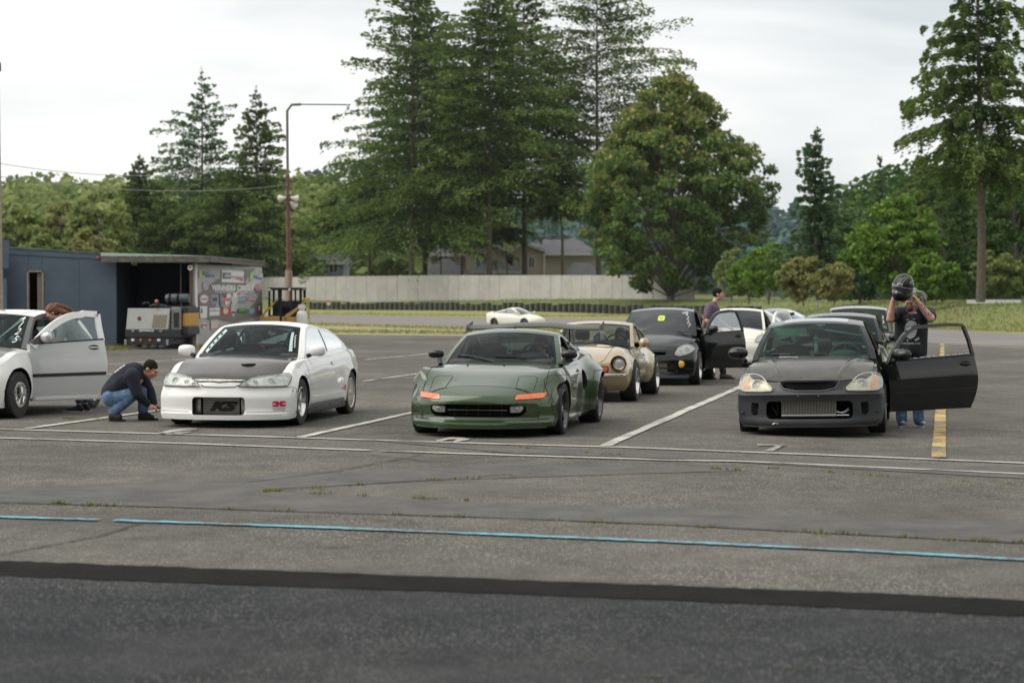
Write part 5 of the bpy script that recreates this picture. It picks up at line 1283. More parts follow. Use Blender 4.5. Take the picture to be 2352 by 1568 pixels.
def seat(root, x, y, z, m=M_SEAT, h=.62, w=.5, head=True, bucket=False):
 b = MB()
 prof = [(-.24, 0), (-.25, h * .5), (-.21 if not bucket else -.24, h * .8), (-.15 if not bucket else -.17, h), (.15 if not bucket else .17, h), (.21 if not bucket else .24, h * .8), (.25, h * .5), (.24, 0)]
 prof = smooth_poly([(a * w / .5, c) for a, c in prof], .25, 2)
 M1 = Matrix.Translation((x, y, z)) @ Matrix.Rotation(rad(-14), 4, 'Y')
 b.prism(prof, -.06, .06, axis='x', M=M1)
 if not bucket:
  for s in (-1, 1): b.box((.05, s * .2 * w / .5, h * .4), (.1, .08, h * .6), M=M1, bev=.03)
 if head and not bucket: b.box((.0, 0, h + .13), (.1, .25, .17), M=M1, bev=.04)
 b.box((.22, 0, -.03), (.5, w, .14), M=M1, bev=.04)
 return b.build('seat', m, root, smooth=50)
def steering(root, x, y, z, m=M_BLACK):
 b = MB(); T = Matrix.Translation((x, y, z)) @ Matrix.Rotation(rad(-66), 4, 'Y')
 b.tube([(.18 * math.cos(2 * PI * i / 24), .18 * math.sin(2 * PI * i / 24), 0) for i in range(24)], .016, 8, closed=True, M=T)
 b.box((0, 0, -.01), (.09, .12, .05), M=T, bev=.02)
 for a in (0, 2.2, -2.2): b.tube([(0, 0, -.01), (.175 * math.cos(a), .175 * math.sin(a), 0)], .014, 6, M=T)
 return b.build('steering_wheel', m, root, smooth=50)
def inner_mirror(root, x, z, w=.2, m=M_BLACK):
 b = MB(); b.box((x, 0, z), (.03, w, .055), bev=.02); b.tube([(x, 0, z), (x + .02, 0, z + .045)], .008, 6)
 return b.build('rear_view_mirror', m, root, smooth=50)
def door_mirror(root, x, y, z, m, w=.2, h=.13, d=.12, stalk=(.0, -.1, -.06), shape=1.0):
 s = 1 if y > 0 else -1; b = MB()
 b.ell((x, y, z), (d / 2, w / 2, h / 2), 16, 10)
 for i, v in enumerate(b.v):     # flat back face holding the glass
  if v[0] < x - d * .18: b.v[i] = (x - d * .18, v[1], v[2])
  dy = (v[1] - y) / (w / 2); dz = (v[2] - z) / (h / 2)
  k = (abs(dy) ** 4 + abs(dz) ** 4) ** .25; e = math.hypot(dy, dz)
  if k > 1e-3: f = 1 + .75 * (e / k - 1) * shape; b.v[i] = (b.v[i][0], y + (v[1] - y) * f, z + (v[2] - z) * f)
 o = b.build('door_mirror', m, root, smooth=40)
 st = MB(); st.tube([(x, y - s * w * .2, z - h * .25), (x + stalk[0], y + s * stalk[1], z + stalk[2])], [.022, .03], 8); st.build('mirror_arm', M_BLACK, o, smooth=40)
 gl = MB(); gl.ell((x - d * .19, y, z), (.004, w * .42, h * .42), 14, 6); gl.build('mirror_glass', M_CHROME, o, smooth=40)
 return o
def lamp_unit(pj, root, outline, ax='f', name='headlight', rings=(.0,), off=.006, bowls=(), backc=None, lens=True, amber=None, rimm=None, mullions=()):
 """headlight: reflector dish behind a clear lens, with bulb bowls"""
 back = pj.patch(ax, outline, off, .02, 5, name, backc or mat('lamp_reflector', (.72, .73, .72), .35, .35, noise=(14, (.4, .4, .38), .6)), root, 40)
 cx = sum(q[0] for q in outline) / len(outline)
 for (a, b, r) in bowls:
  m = MB(); h, nn, dd = pj.hit(ax, a, b); T = Matrix.Translation(h + dd * (off + .003)) @ (dd.to_track_quat('Y', 'Z').to_matrix().to_4x4())
  m.lathe([(r, 0), (r, .012), (r * .93, .014), (r * .86, .006), (r * .5, -.002), (.001, .004)], 22, 0, T); m.lathe([(r * .3, .006), (r * .25, .018), (.001, .022)], 12, 1, T)
  m.build('bulb_bowl', [mat('bowl_metal', (.78, .78, .76), .38, .55), mat('bulb_glass', (.8, .82, .8), .1, 0, coat=1)], back, smooth=40)
 if amber: pj.patch(ax, amber, off + .004, .01, 3, 'turn_signal', mat('pale_amber_lens', (.62, .33, .19), .25, coat=1, noise=(40, (.75, .6, .5), .6)), back, 40)
 if lens: pj.patch(ax, outline, off + .026, .026, 5, 'lens', M_LENS, back, 40, bulge=.008)
 b = MB(); pj.line(ax, outline, .012, off + .024, closed=True, mb=b); b.build('lamp_rim', rimm or mat('lamp_seal', (.05, .05, .05), .5), back)
 return back
def core_bars(root, x, y0, y1, z0, z1, name='intercooler', horizontal=True, n=16, m=None):
 """intercooler with raised bars in front of a dark core"""
 m = m or mat('raw_aluminium', (.55, .54, .51), .3, .85, noise=(18, (.4, .39, .36), .5)); b = MB()
 b.box((x - .04, (y0 + y1) / 2, (z0 + z1) / 2), (.07, y1 - y0, z1 - z0), 1)
 for i in range(n):
  if horizontal:
   z = z0 + (z1 - z0) * (i + .5) / n; b.box((x, (y0 + y1) / 2, z), (.014, y1 - y0 - .01, (z1 - z0) / n * .55), 0)
  else:
   y = y0 + (y1 - y0) * (i + .5) / n; b.box((x, y, (z0 + z1) / 2), (.014, (y1 - y0) / n * .5, z1 - z0 - .01), 0)
 return b.build(name, [m, mat('core_dark', (.07, .07, .07), .5, .6)], root)
def door_seams(pj, body, front, rear, z0, ztop, ax, slope=0.0, extra=()):
 b = MB(); pj.line(ax, [(front, ztop), (front - .015, (z0 + ztop) / 2), (front - .05, z0), (rear + .02, z0), (rear - .03, (z0 + ztop) * .5), (rear - slope, ztop)], .006, .0015, mb=b)
 for e in extra: pj.line(ax, e, .005, .0015, mb=b)
 b.build('panel_gap', M_VOID, body)
def closed_door(pj, body, x0, x1, z0, z1, ax, m, hx=None, hz=None, hm=None):
 out_ = [(x0, z1), (x0 - .02, (z0 + z1) / 2), (x0 - .05, z0), (x1 + .05, z0), (x1, (z0 + z1) / 2), (x1 - .02, z1)]
 o = pj.patch(ax, out_, .0035, .004, 7, 'door', m, body, 30, d=.06)
 b = MB(); pj.line(ax, out_, .007, .0012, closed=True, mb=b); b.build('door_gap', M_VOID, body)
 if hx is not None:
  h, n, d = pj.hit(ax, hx, hz); q = MB(); q.ell(h - d * .005, (.075, .012, .028), 12, 6, 1); q.box(h + d * .014, (.13, .018, .022), 0, bev=.008)
  q.build('handle', [hm or m, M_BLACK], o, smooth=45)
 return o
def wiper(root, pts, name='wiper'):
 b = MB(); b.tube(pts, .008, 6); a, c = Vector(pts[-1]), Vector(pts[0])
 b.build(name, M_BLACK, root)
def place_car(root, fx, fy, head, y_off, wb, roll=0.0, dz=0.0):
 """front left tyre contact at (fx, fy); head = azimuth of the tail direction seen from the nose"""
 a = rad(head); fwd = Vector((-math.sin(a), -math.cos(a), 0)); left = Vector((math.cos(a), -math.sin(a), 0))
 o = Vector((fx, fy, 0)) - fwd * wb / 2 - left * y_off
 root.location = (o.x, o.y, zg(o.x) + dz); root.rotation_mode = 'XYZ'
 root.rotation_euler = (roll, 0, -PI / 2 - a)
 return root
def arch(x, y, r, depth=.42, n=32, extra=0):
 s = 1 if y > 0 else -1; m = MB()
 T = Matrix.Translation((x, s * (abs(y) + .5 - depth / 2 + .0), 0))
 h = (depth + 1.0) / 2
 prof = [(x + r * math.cos(2 * PI * i / n), (extra + r * math.sin(2 * PI * i / n))) for i in range(n)]
 y1 = s * (abs(y) + .6); y0 = s * (abs(y) - depth)
 m.prism(prof, min(y0, y1), max(y0, y1), axis='y'); return m
# ------------------------------------------------------------------ cars
def mir(o): return [(-a, b) for a, b in o][::-1]
PT_WHITE = paint('white_car_paint', (.78, .78, .76), dirt=.06)
PT_GREEN = paint('olive_green_car_paint', (.034, .060, .022), metal=.2, rough=.28, dirt=.05)
PT_BLACK = paint('black_car_paint', (.008, .009, .010), dirt=.3)
PT_GOLD = paint('champagne_gold_paint', (.42, .33, .20), metal=.3, dirt=.1)
PT_CREAM = paint('cream_white_paint', (.74, .72, .62), dirt=.05)
PT_SILVER = paint('silver_blue_paint', (.34, .37, .44), metal=.5, dirt=.1)
PT_GREY = paint('dark_grey_paint', (.06, .06, .065), metal=.3)
PT_SILVERDOOR = paint('silver_door_paint', (.56, .57, .57), metal=.2, dirt=.1)
M_MATTE = mat('matte_black_bumper', (.022, .024, .028), .48, noise=(4, (.035, .037, .042), .8))
M_CARBON = mat('carbon_hood', (.020, .017, .012), .4, coat=1, noise=(2.2, (.045, .038, .028), .8), coatr=.10, spec=.1)
M_CARBON2 = mat('faded_carbon_hood', (.024, .020, .015), .42, coat=.8, noise=(3.5, (.06, .05, .036), .9), coatr=.16, spec=.1)
M_RED = mat('red_decal', (.55, .02, .06), .4)
M_TAIL = mat('red_tail_lens', (.35, .01, .01), .2, coat=1)
M_SKIRT = mat('grey_side_skirt', (.05, .05, .052), .5)
def make_body(p, cuts, paintm, extra_mats=(), matf=None, arches=True, cabin=True, name='body'):
 car = Car(p); me = car.body_mesh()
 mats = [paintm, M_VOID] + list(extra_mats)
 for m_ in mats: me.materials.append(m_)
 if matf:
  for f in me.polygons:
   c = f.center; k = matf(c, f.normal)
   if k: f.material_index = k
 cs = []
 if arches:
  wb = p['wb'] / 2
  for x in (wb, -wb):
   ra = p['ar'] if x > 0 else p.get('arr', p['ar'])
   for s in (-1, 1): cs.append(cutter(arch(x, s * p['half'], ra, p.get('adep', .36), extra=p['r'] + p.get('arz', 0.0)), mats))
 if cabin:
  x0, x1, yw, z0 = p['cab']; m = MB(); m.prism([(x0, -yw * .93), (x0 + .12, -yw), (x1 - .3, -yw), (x1, -yw * .82), (x1, yw * .82), (x1 - .3, yw), (x0 + .12, yw), (x0, yw * .93)], z0, 2.0); cs.append(cutter(m, mats))
 for c in cuts: cs.append(cutter(c, mats))
 r = bool_cut(me, cs, mats)
 if len(r.materials) < len(mats):
  for m_ in mats[len(r.materials):]: r.materials.append(m_)
 smooth_mesh(r, 38); return r
def split_mat(me, idx, name, root):
 """move the faces of one material slot into a part of their own"""
 bm = bmesh.new(); bm.from_mesh(me); d = [f for f in bm.faces if f.material_index != idx]
 bmesh.ops.delete(bm, geom=d, context='FACES'); n = bpy.data.meshes.new(name); bm.to_mesh(n); bm.free()
 for m_ in me.materials: n.materials.append(m_)
 smooth_mesh(n, 38)
 bm = bmesh.new(); bm.from_mesh(me); d = [f for f in bm.faces if f.material_index == idx]
 bmesh.ops.delete(bm, geom=d, context='FACES'); bm.to_mesh(me); bm.free(); smooth_mesh(me, 38)
 return link(name, n, root)
def dash(root, x, yw, z, m=None, th=.16):
 b = MB(); b.box((x, 0, z - th / 2), (.42, yw * 2, th), bev=.05); b.ell((x - .12, .36, z + .0), (.14, .2, .075), 14, 8)
 return b.build('dashboard', m or mat('dash_plastic', (.03, .032, .034), .6), root, smooth=50)
# ---------------- white coupe
def white_coupe():
 root = empty('white_coupe', label='white two door coupe with dark hood and front intercooler, man crouching at its bumper', cat='car', group='cars lined up in the lot')
 wb = 2.57
 p = dict(wb=wb, xf=2.12, xr=-2.14, half=.845, r=.300, ar=.335, adep=.30, swF=.27, swR=.26, tuck=.03, tumble=.09, crown=3.2,
    W=[(-2.14, .72), (-2.10, .765), (-1.95, .81), (-1.3, .85), (0, .85), (1.3, .855), (1.7, .875), (1.95, .875), (2.06, .86), (2.10, .845), (2.12, .83)],
    ZT=[(-2.14, .86), (-2.08, .93), (-1.7, .955), (-1, .93), (.6, .92), (.98, .885), (1.3, .84), (1.7, .755), (1.95, .685), (2.08, .63), (2.12, .595)],
    ZS=[(-2.14, .80), (-1.8, .88), (-1.2, .885), (0, .85), (.9, .81), (1.3, .785), (1.7, .725), (1.95, .665), (2.08, .61), (2.12, .58)],
    ZB=[(-2.14, .27), (-1.7, .22), (-1.3, .20), (1.3, .20), (1.6, .125), (2.12, .105)],
    PF=[(.1, .015), (.175, .02), (.205, -.012), (.40, -.008), (.435, -.045), (.52, -.06), (.60, -.10), (.7, -.13)],
    PR=[(.2, .03), (.45, .0), (.55, .05), (.9, .12)], cab=(-1.5, 1.02, .70, .3),
    fender=[(1.28, .35, .9, .12, .012), (-1.28, .4, .95, .1, .02)],
    flare=[(wb / 2, .30, .33, .05, .012), (-wb / 2, .30, .33, .06, .02)])
 ic = MB(); ic.prism(rrect(-.345, .335, .165, .385, .045), 1.78, 2.4, axis='x')
 vent = MB(); vent.prism([(-.22, .475), (.22, .475), (.15, .515), (-.15, .515)], 1.95, 2.4, axis='x')
 me = make_body(p, [ic], PT_WHITE); pj = Proj(me); body = link('body', me, root)
 hood = [(1.0, -.70), (1.4, -.70), (1.74, -.68), (1.88, -.60), (1.97, -.43), (2.02, -.26), (2.04, 0), (2.02, .26), (1.97, .43), (1.88, .60), (1.74, .68), (1.4, .70), (1.0, .70), (.97, .35), (.96, 0), (.97, -.35)]
 hd = pj.patch('t', hood, .006, .012, 12, 'hood', M_CARBON, root, 50, d=.05)
 b = MB(); pj.line('t', hood, .012, .003, closed=True, mb=b)
 for (pts) in ([(1.02, -.42), (1.55, -.30), (1.9, -.12)], [(1.02, .42), (1.55, .30), (1.9, .12)]): pass
 b.build('hood_gap', M_VOID, body)
 h, n, d = pj.hit('t', 1.55, .22); b = MB(); T = Matrix.Translation(h + d * .006); b.tube([(.06 * math.cos(2 * PI * i / 20), .09 * math.sin(2 * PI * i / 20), 0) for i in range(20)], .010, 6, closed=True, M=T)
 b.ell((0, 0, .0), (.055, .085, .006), 16, 4, 1, M=T); b.build('hood_vent', [M_CARBON, M_STEEL], hd, smooth=50)
 core_bars(root, 1.955, -.245, .235, .165, .385, n=11)
 for s in (-1, 1):
  b = MB(); b.box((1.93, s * .30 - .005, .275), (.1, .085, .21), 0, bev=.02); b.build('intercooler_tank', mat('raw_aluminium', (.55, .54, .51)), root, smooth=40)
 for s, kx in ((-1, 0), (1, 0)):
  pass
 tm = text_mesh('KS', .15, .012, shear=.35); tm.materials.clear(); tm.materials.append(M_BLACK)
 tm.transform(Matrix.Translation((1.966, 0.0, .262)) @ Matrix.Rotation(PI / 2, 4, 'Z') @ Matrix.Rotation(PI / 2, 4, 'X') @ Matrix.Scale(1.75, 4, (1, 0, 0))); link('letters', tm, root)
 hl = [(.245, .513), (.29, .555), (.38, .605), (.50, .632), (.66, .648), (.775, .648), (.805, .61), (.81, .545), (.79, .508), (.5, .505)]
 for o, sg in ((hl, 1), (mir(hl), -1)):
  lamp_unit(pj, root, o, bowls=[(sg * .62, .577, .05), (sg * .44, .565, .035), (sg * .34, .545, .028)], amber=[(sg * .72, .52), (sg * .79, .52), (sg * .79, .63), (sg * .73, .635)] if False else None)
 b = MB(); pj.line('f', [(-.24, .535), (-.2, .51), (0, .505), (.2, .51), (.24, .535)], .014, .003, mb=b); b.build('nose_slot', mat('grey_gap', (.10, .10, .10), .5), body)
 b = MB(); pj.line('f', [(-.84, .205), (-.4, .2), (.4, .2), (.84, .205)], .008, .002, mb=b)
 pj.line('l', [(1.60, .47), (1.75, .50), (1.95, .505)], .007, .002, mb=b); pj.line('R', [(1.60, .47), (1.75, .50), (1.95, .505)], .007, .002, mb=b)
 b.build('bumper_seam', mat('soft_seam', (.18, .18, .18), .6), body)
 for (x, z) in ((1.64, .445), (1.74, .455), (1.62, .185)):
  h, nn, d = pj.hit('l', x, z); b = MB(); b.ell(h, (.014, .006, .014), 8, 5); b.build('bolt', M_VOID, body)
 b = MB()
 for r in (rrect(.60, .755, .285, .33, .015),): pass
 pj.patch('f', rrect(.655, .80, .265, .335, .02), .003, .004, 3, 'sticker', M_RED, body, 30)
 b = MB(); pj.line('f', [(.66, .300), (.69, .300)], .014, .006, mb=b); pj.line('f', [(.765, .300), (.795, .300)], .014, .006, mb=b); pj.line('f', [(.728, .318), (.728, .335)], .014, .006, mb=b); pj.line('f', [(.728, .27), (.728, .285)], .014, .006, mb=b); b.build('sticker_mark', PT_WHITE, body)
 pj.text('f', 'CLUTCH', .728, .222, .034, 'lettering', M_BLACK, body)
 pj.text('f', 'Competition', .728, .248, .03, 'lettering', mat('sticker_grey', (.2, .2, .2), .5), body)
 for ax in ('l', 'R'):
  closed_door(pj, body, .93, -.42, .27, .83, ax, PT_WHITE, -.28, .73)
  b = MB(); pj.line(ax, [(-.5, .42), (-.2, .425), (.4, .43), (.88, .44)], .010, .006, mb=b); b.build('side_moulding', mat('white_shade', (.55, .55, .54), .4), body)
 for s in (-1, 1):
  b = MB(); b.box((0, s * .815, .19), (1.92, .05, .145), bev=.02)
  for x in (-.75, -.1, .6): b.ell((x, s * .842, .19), (.012, .006, .012), 8, 4, 1)
  b.build('side_skirt', [M_SKIRT, M_VOID], root, smooth=35)
 pj.text('l', 'R', -.875, .385, .10, 'badge_letter', M_RED, body, shear=.3, bold=.004)
 pj.text('l', 'TYPE', -.755, .375, .055, 'badge_letter', mat('badge_grey', (.12, .12, .12), .4), body, shear=.3)
 g = dict(cowl=(1.02, .885), head=(.27, 1.265), rear=(-.52, 1.255), tail=(-1.68, .955), crest=1.31, wb=.735, wt=.565, belt=[(-1.7, .93), (-.9, .895), (0, .86), (1.0, .84)],
    bow=.22, bowr=.2, pil=.055, bx=[(-.42, -.36)], qf=.86, qr=-1.2, tband=.045, bcurve=.09, drop=.05, pilm=PT_WHITE, frith=.06, sglass=glass_mat('bright_side_glass', (.5, .6, .58), 3.2))
 gh = glasshouse(root, g, PT_WHITE)
 wh = Proj(gh['windshield'].data)
 M_CHALK = mat('white_window_chalk', (.8, .82, .8), .7)
 M_TEAL = mat('pale_teal_strip', (.42, .58, .54), .5)
 def lerp2(a, b, t): return (a[0] + (b[0] - a[0]) * t, a[1] + (b[1] - a[1]) * t)
 A, B = (-.605, .92), (-.475, 1.20); wv = .05
 ang = math.atan2(B[1] - A[1], B[0] - A[0]); nx, ny = -math.sin(ang) * wv * -1, math.cos(ang) * wv * -1
 st = wh.patch('f', [(A[0], A[1]), (B[0], B[1]), (B[0] + nx, B[1] + ny), (A[0] + nx, A[1] + ny)], .004, .004, 3, 'decal_strip', M_TEAL, gh['windshield'], 30)
 for t in (.2, .4, .6, .8):
  c = lerp2((A[0] + nx / 2, A[1] + ny / 2), (B[0] + nx / 2, B[1] + ny / 2), t)
  wh.patch('f', [(c[0] + .014 * math.cos(q), c[1] + .014 * math.sin(q)) for q in [i * PI / 5 for i in range(10)]], .008, .004, 2, 'decal_dot', M_VOID, st, 30)
 A, B = (.575, .92), (.49, 1.16)
 st = wh.patch('f', [(A[0], A[1]), (A[0] - .04, A[1]), (B[0] - .03, B[1]), (B[0], B[1])], .004, .004, 3, 'decal_strip', M_TEAL, gh['windshield'], 30)
 for t in (.25, .42, .59, .76):
  c = lerp2((A[0] + .025, A[1]), (B[0] + .02, B[1]), t); bb = MB(); wh.line('f', [(c[0] - .012, c[1] + .02), (c[0] + .008, c[1] + .012), (c[0] - .004, c[1] - .004), (c[0] + .012, c[1] - .02)], .008, .008, mb=bb); bb.build('chalk_number', M_CHALK, st)
 dash(root, .72, .66, .90); seat(root, -.25, .36, .38, bucket=True); seat(root, -.25, -.36, .38, bucket=True, m=mat('racing_seat', (.03, .03, .034), .6)); steering(root, .32, .36, .88)
 inner_mirror(root, .28, 1.20, .2, mat('mirror_teal', (.12, .2, .19), .3))
 b = MB()
 for s in (-1, 1): b.tube([(-.45, s * .60, .35), (-.45, s * .55, 1.05), (-.48, s * .45, 1.2), (-.48, 0, 1.22)], .02, 8); b.tube([(-.45, s * .55, 1.05), (-1.2, s * .5, .6)], .018, 6)
 b.tube([(-.45, -.58, .98), (-.45, .58, .98)], .018, 8); b.build('roll_cage', mat('cage_white', (.5, .5, .48), .4), root, smooth=50)
 for s in (-1, 1):
  add_wheel(root, wb / 2, s * .745, .300, .21, .185, 'deep', M_ALLOY, 0); add_wheel(root, -wb / 2, s * .75, .300, .19, .205, 'mesh', mat('pale_alloy', (.6, .58, .53), .35, .7))
  door_mirror(root, .70, s * .885, .93, PT_WHITE, .23, .145, .16, stalk=(.05, -.12, -.07))
 pj.patch('r', [(.3, .68), (.7, .7), (.72, .84), (.3, .84)], .005, .01, 4, 'tail_light', M_TAIL, root); pj.patch('r', mir([(.3, .68), (.7, .7), (.72, .84), (.3, .84)]), .005, .01, 4, 'tail_light', M_TAIL, root)
 b = MB(); b.box((1.2, 0, .22), (.5, 1.2, .06)); b.box((0, 0, .2), (2.0, 1.3, .06)); b.build('underbody', M_VOID, root)
 return root, p
WC, WCp = white_coupe(); place_car(WC, -2.675, 25.34, 9.6, .845, 2.57)
# ---------------- green mid engined coupe with wing
def green_coupe():
 root = empty('green_coupe', label='olive green wide bodied sports coupe with big rear wing and orange turn signals', cat='car', group='cars lined up in the lot')
 wb = 2.4
 p = dict(wb=wb, xf=2.06, xr=-1.98, half=.90, r=.305, ar=.345, arr=.36, adep=.36, swF=.40, swR=.3, tuck=.05, tumble=.08, tpow=2.2, crown=4.6,
    W=[(-1.98, .76), (-1.93, .81), (-1.7, .86), (-1.2, .885), (-.5, .835), (.3, .83), (1.15, .885), (1.6, .90), (1.93, .885), (2.03, .85), (2.06, .82)],
    ZT=[(-1.98, .82), (-1.9, .90), (-1.5, .94), (-.9, .94), (-.3, .90), (.4, .87), (.76, .835), (1.05, .785), (1.35, .72), (1.65, .645), (1.88, .58), (2.01, .525), (2.06, .485)],
    ZS=[(-1.98, .74), (-1.7, .82), (-1.2, .86), (-.6, .82), (.3, .78), (.8, .77), (1.2, .775), (1.55, .73), (1.75, .675), (1.88, .60), (2.01, .515), (2.06, .475)],
    ZB=[(-1.98, .28), (-1.6, .22), (-1.2, .18), (1.2, .18), (1.6, .13), (2.06, .12)],
    PF=[(.11, .05), (.165, .05), (.2, -.005), (.25, -.02), (.40, .0), (.46, -.02), (.53, -.08), (.62, -.12)],
    PR=[(.2, .05), (.5, .0), (.9, .1)], cab=(-.85, .78, .69, .3),
    fender=[(1.2, .40, .97, .12, .008), (-1.2, .42, .92, .16, .04)],
    flare=[(wb / 2, .305, .345, .12, .055), (-wb / 2, .305, .36, .17, .12)])
 cuts = []
 mth = MB(); mth.prism(smooth_poly([(-.56, .385), (.56, .385), (.57, .30), (.50, .235), (-.50, .235), (-.57, .30)], .15, 2), 1.72, 2.4, axis='x'); cuts.append(mth)
 sc = MB(); sc.prism(smooth_poly([(-.62, .72), (-.50, .66), (-.50, .50), (-.60, .44), (-.68, .52), (-.69, .66)], .2, 2), .72, 1.2, axis='y'); cuts.append(sc)
 sc = MB(); sc.prism(smooth_poly([(-.62, .72), (-.50, .66), (-.50, .50), (-.60, .44), (-.68, .52), (-.69, .66)], .2, 2), -1.2, -.72, axis='y'); cuts.append(sc)
 vn = MB(); vn.prism(smooth_poly([(.10, .30), (.42, .335), (.58, .27), (.30, .245)], .2, 2), .80, 1.2, axis='y');
 me = make_body(p, cuts, PT_GREEN); pj = Proj(me); body = link('body', me, root)
 b = MB()
 pj.line('t', [(1.79, -.70), (1.775, -.3), (1.77, 0), (1.775, .3), (1.79, .70), (1.5, .735), (1.1, .72), (.80, .69)], .007, .002, mb=b)
 pj.line('t', [(1.79, -.70), (1.5, -.735), (1.1, -.72), (.80, -.69)], .007, .002, mb=b)
 b.build('hood_gap', M_VOID, body)
 for s in (-1, 1):
  lid = [(1.765, s * .42), (1.765, s * .62), (1.47, s * .625), (1.43, s * .59), (1.43, s * .42), (1.46, s * .40)]
  pj.patch('t', lid, .002, .003, 4, 'headlight_lid', PT_GREEN, body, 50); b = MB(); pj.line('t', lid, .006, .0035, closed=True, mb=b); b.build('lid_gap', M_VOID, body)
 sig = smooth_poly([(.44, .436), (.46, .492), (.76, .510), (.735, .450)], .08, 1)
 for o in (sig, mir(sig)):
  so = pj.patch('f', o, .006, .012, 5, 'turn_signal', mat('orange_signal', (.70, .13, .03), .2, coat=.6, noise=(18, (.80, .24, .05), .7)), root, 40)
  b = MB(); pj.line('f', o, .008, .005, closed=True, mb=b); b.build('signal_rim', M_VOID, so)
 b = MB(); b.box((1.80, 0, .31), (.02, 1.1, .17)); b.build('mouth_back', M_VOID, root)
 b = MB(); b.box((1.93, 0, .315), (.02, .70, .011), bev=.004); b.build('grille_bar', mat('satin_bar', (.35, .36, .33), .3, .6), root)
 b = MB()
 for i in range(5): b.box((1.90, -.28 + i * .14, .31), (.012, .008, .145))
 b.box((1.905, 0, .35), (.012, .7, .006)); b.box((1.905, 0, .27), (.012, .7, .006)); b.build('grille_mesh', M_BLACK, root)
 for s in (-1, 1):
  o = [(s * .375, .278), (s * .375, .37), (s * .545, .375), (s * .552, .33), (s * .51, .285)]
  o = smooth_poly(o if s > 0 else o[::-1], .12, 1); m = MB(); m.prism(o, 1.86, 1.925, 0, axis='x')
  hs = m.build('fog_lamp', [M_BLACK], root, smooth=40, fix=True)
  cx_, cz_ = s * .46, .328; oi = [(cx_ + (a - cx_) * .84, cz_ + (c - cz_) * .80) for a, c in o]
  m = MB(); m.prism(oi, 1.925, 1.93, 0, axis='x'); m.build('lamp_reflector', mat('lamp_reflector', (.55, .56, .55)), hs, fix=True)
  m = MB(); m.ell((1.932, cx_, cz_), (.006, .03, .026), 12, 6); m.build('bulb', M_CHROME, hs, smooth=40)
  m = MB(); m.prism(oi, 1.94, 1.944, 0, axis='x'); m.build('lens', M_LENS, hs, fix=True)
 b = MB(); pj.line('f', [(-.80, .21), (-.62, .205), (-.52, .200), (.52, .200), (.62, .205), (.80, .21)], .008, .002, mb=b)
 pj.line('f', [(.80, .56), (.815, .45), (.79, .40)], .006, .002, mb=b); pj.line('f', [(-.80, .56), (-.815, .45), (-.79, .40)], .006, .002, mb=b); b.build('splitter_seam', M_VOID, body)
 out_ = []
 for i in range(21):
  v = -1 + i / 10; q = Car(p).pt(p['xf'], v * .995, 0.02); out_.append((q.x + .02, q.y))
 b = MB(); b.prism(out_ + [(1.2, .6), (1.2, -.6)], .108, .125); b.build('front_splitter', PT_GREEN, root, smooth=35, fix=True)
 for ax, s in (('l', 1), ('R', -1)):
  closed_door(pj, body, .62, -.44, .25, .78, ax, PT_GREEN, -.30, .70, PT_GREEN)
  b = MB(); h, n, d = pj.hit(ax, .33, .33); T = Matrix.Translation(h) @ Matrix.Rotation(rad(-10), 4, 'Y'); b.ell((0, 0, 0), (.20, .02, .035), 16, 8, M=T); b.build('side_vent', M_CHROME if False else mat('vent_dark', (.02, .03, .02), .15, coat=1), body, smooth=50)
  b = MB(); b.box((0, s * .835, .165), (1.65, .09, .075), bev=.025); b.build('side_skirt', PT_GREEN, root, smooth=35)
 for s, ax in ((1, 'l'), (-1, 'R')):
  for xc, r_ in ((wb / 2, .44), (-wb / 2, .48)):
   b = MB(); pj.line(ax, [(xc + r_ * math.cos(a), .305 + r_ * math.sin(a)) for a in [PI * k / 14 for k in range(1, 14)] if .305 + r_ * math.sin(a) < .72], .006, .003, mb=b); b.build('flare_seam', M_VOID, body)
 g = dict(cowl=(.80, .832), head=(.06, 1.185), rear=(-.40, 1.185), tail=(-.98, .93), crest=1.232, wb=.745, wt=.575, belt=[(-1.3, .90), (-.5, .85), (.3, .82), (.8, .80)],
    bow=.24, bowr=.08, pil=.045, bx=[(-.36, -.30)], qf=.66, qr=-.72, tband=.045, bcurve=.02, drop=.055, pilm=PT_GREEN, frith=.05, fritb=.03, openx=(-.30, .66), rglass=glass_mat('light_rear_glass', (.75, .85, .78), .8))
 gh = glasshouse(root, g, PT_GREEN, M_GLASS, open_side=1)
 for s in (-1, 1):
  m = MB(); a = [Vector((-.42, s * .56, 1.19)), Vector((-1.0, s * .60, 1.03)), Vector((-1.72, s * .68, .90))]; bq = [Vector((-.42, s * .62, 1.10)), Vector((-1.0, s * .70, .92)), Vector((-1.72, s * .76, .84))]
  c = [q - Vector((0, s * .05, .0)) - Vector((0, 0, .1)) for q in a]; m.grid([a, bq]); m.grid([c, a]); m.build('buttress', PT_GREEN, root, smooth=60, fix=True)
 M_SEATB = mat('bucket_seat_shell', (.014, .017, .02), .6)
 for y in (-.35, .35): seat(root, -.42, y, .36, M_SEATB, h=.68, bucket=True)
 for y in (-.35, .35):
  tm = text_mesh('sparco', .075, .003); tm.materials.clear(); tm.materials.append(mat('faded_seat_letters', (.2, .23, .23), .6))
  tm.transform(Matrix.Translation((-.515, y, .95)) @ Matrix.Rotation(rad(-14), 4, 'Y') @ Matrix.Rotation(PI / 2, 4, 'Z') @ Matrix.Rotation(PI / 2, 4, 'X')); link('letters', tm, root)
 dash(root, .50, .64, .87); steering(root, .12, .35, .88); inner_mirror(root, .10, 1.12, .21)
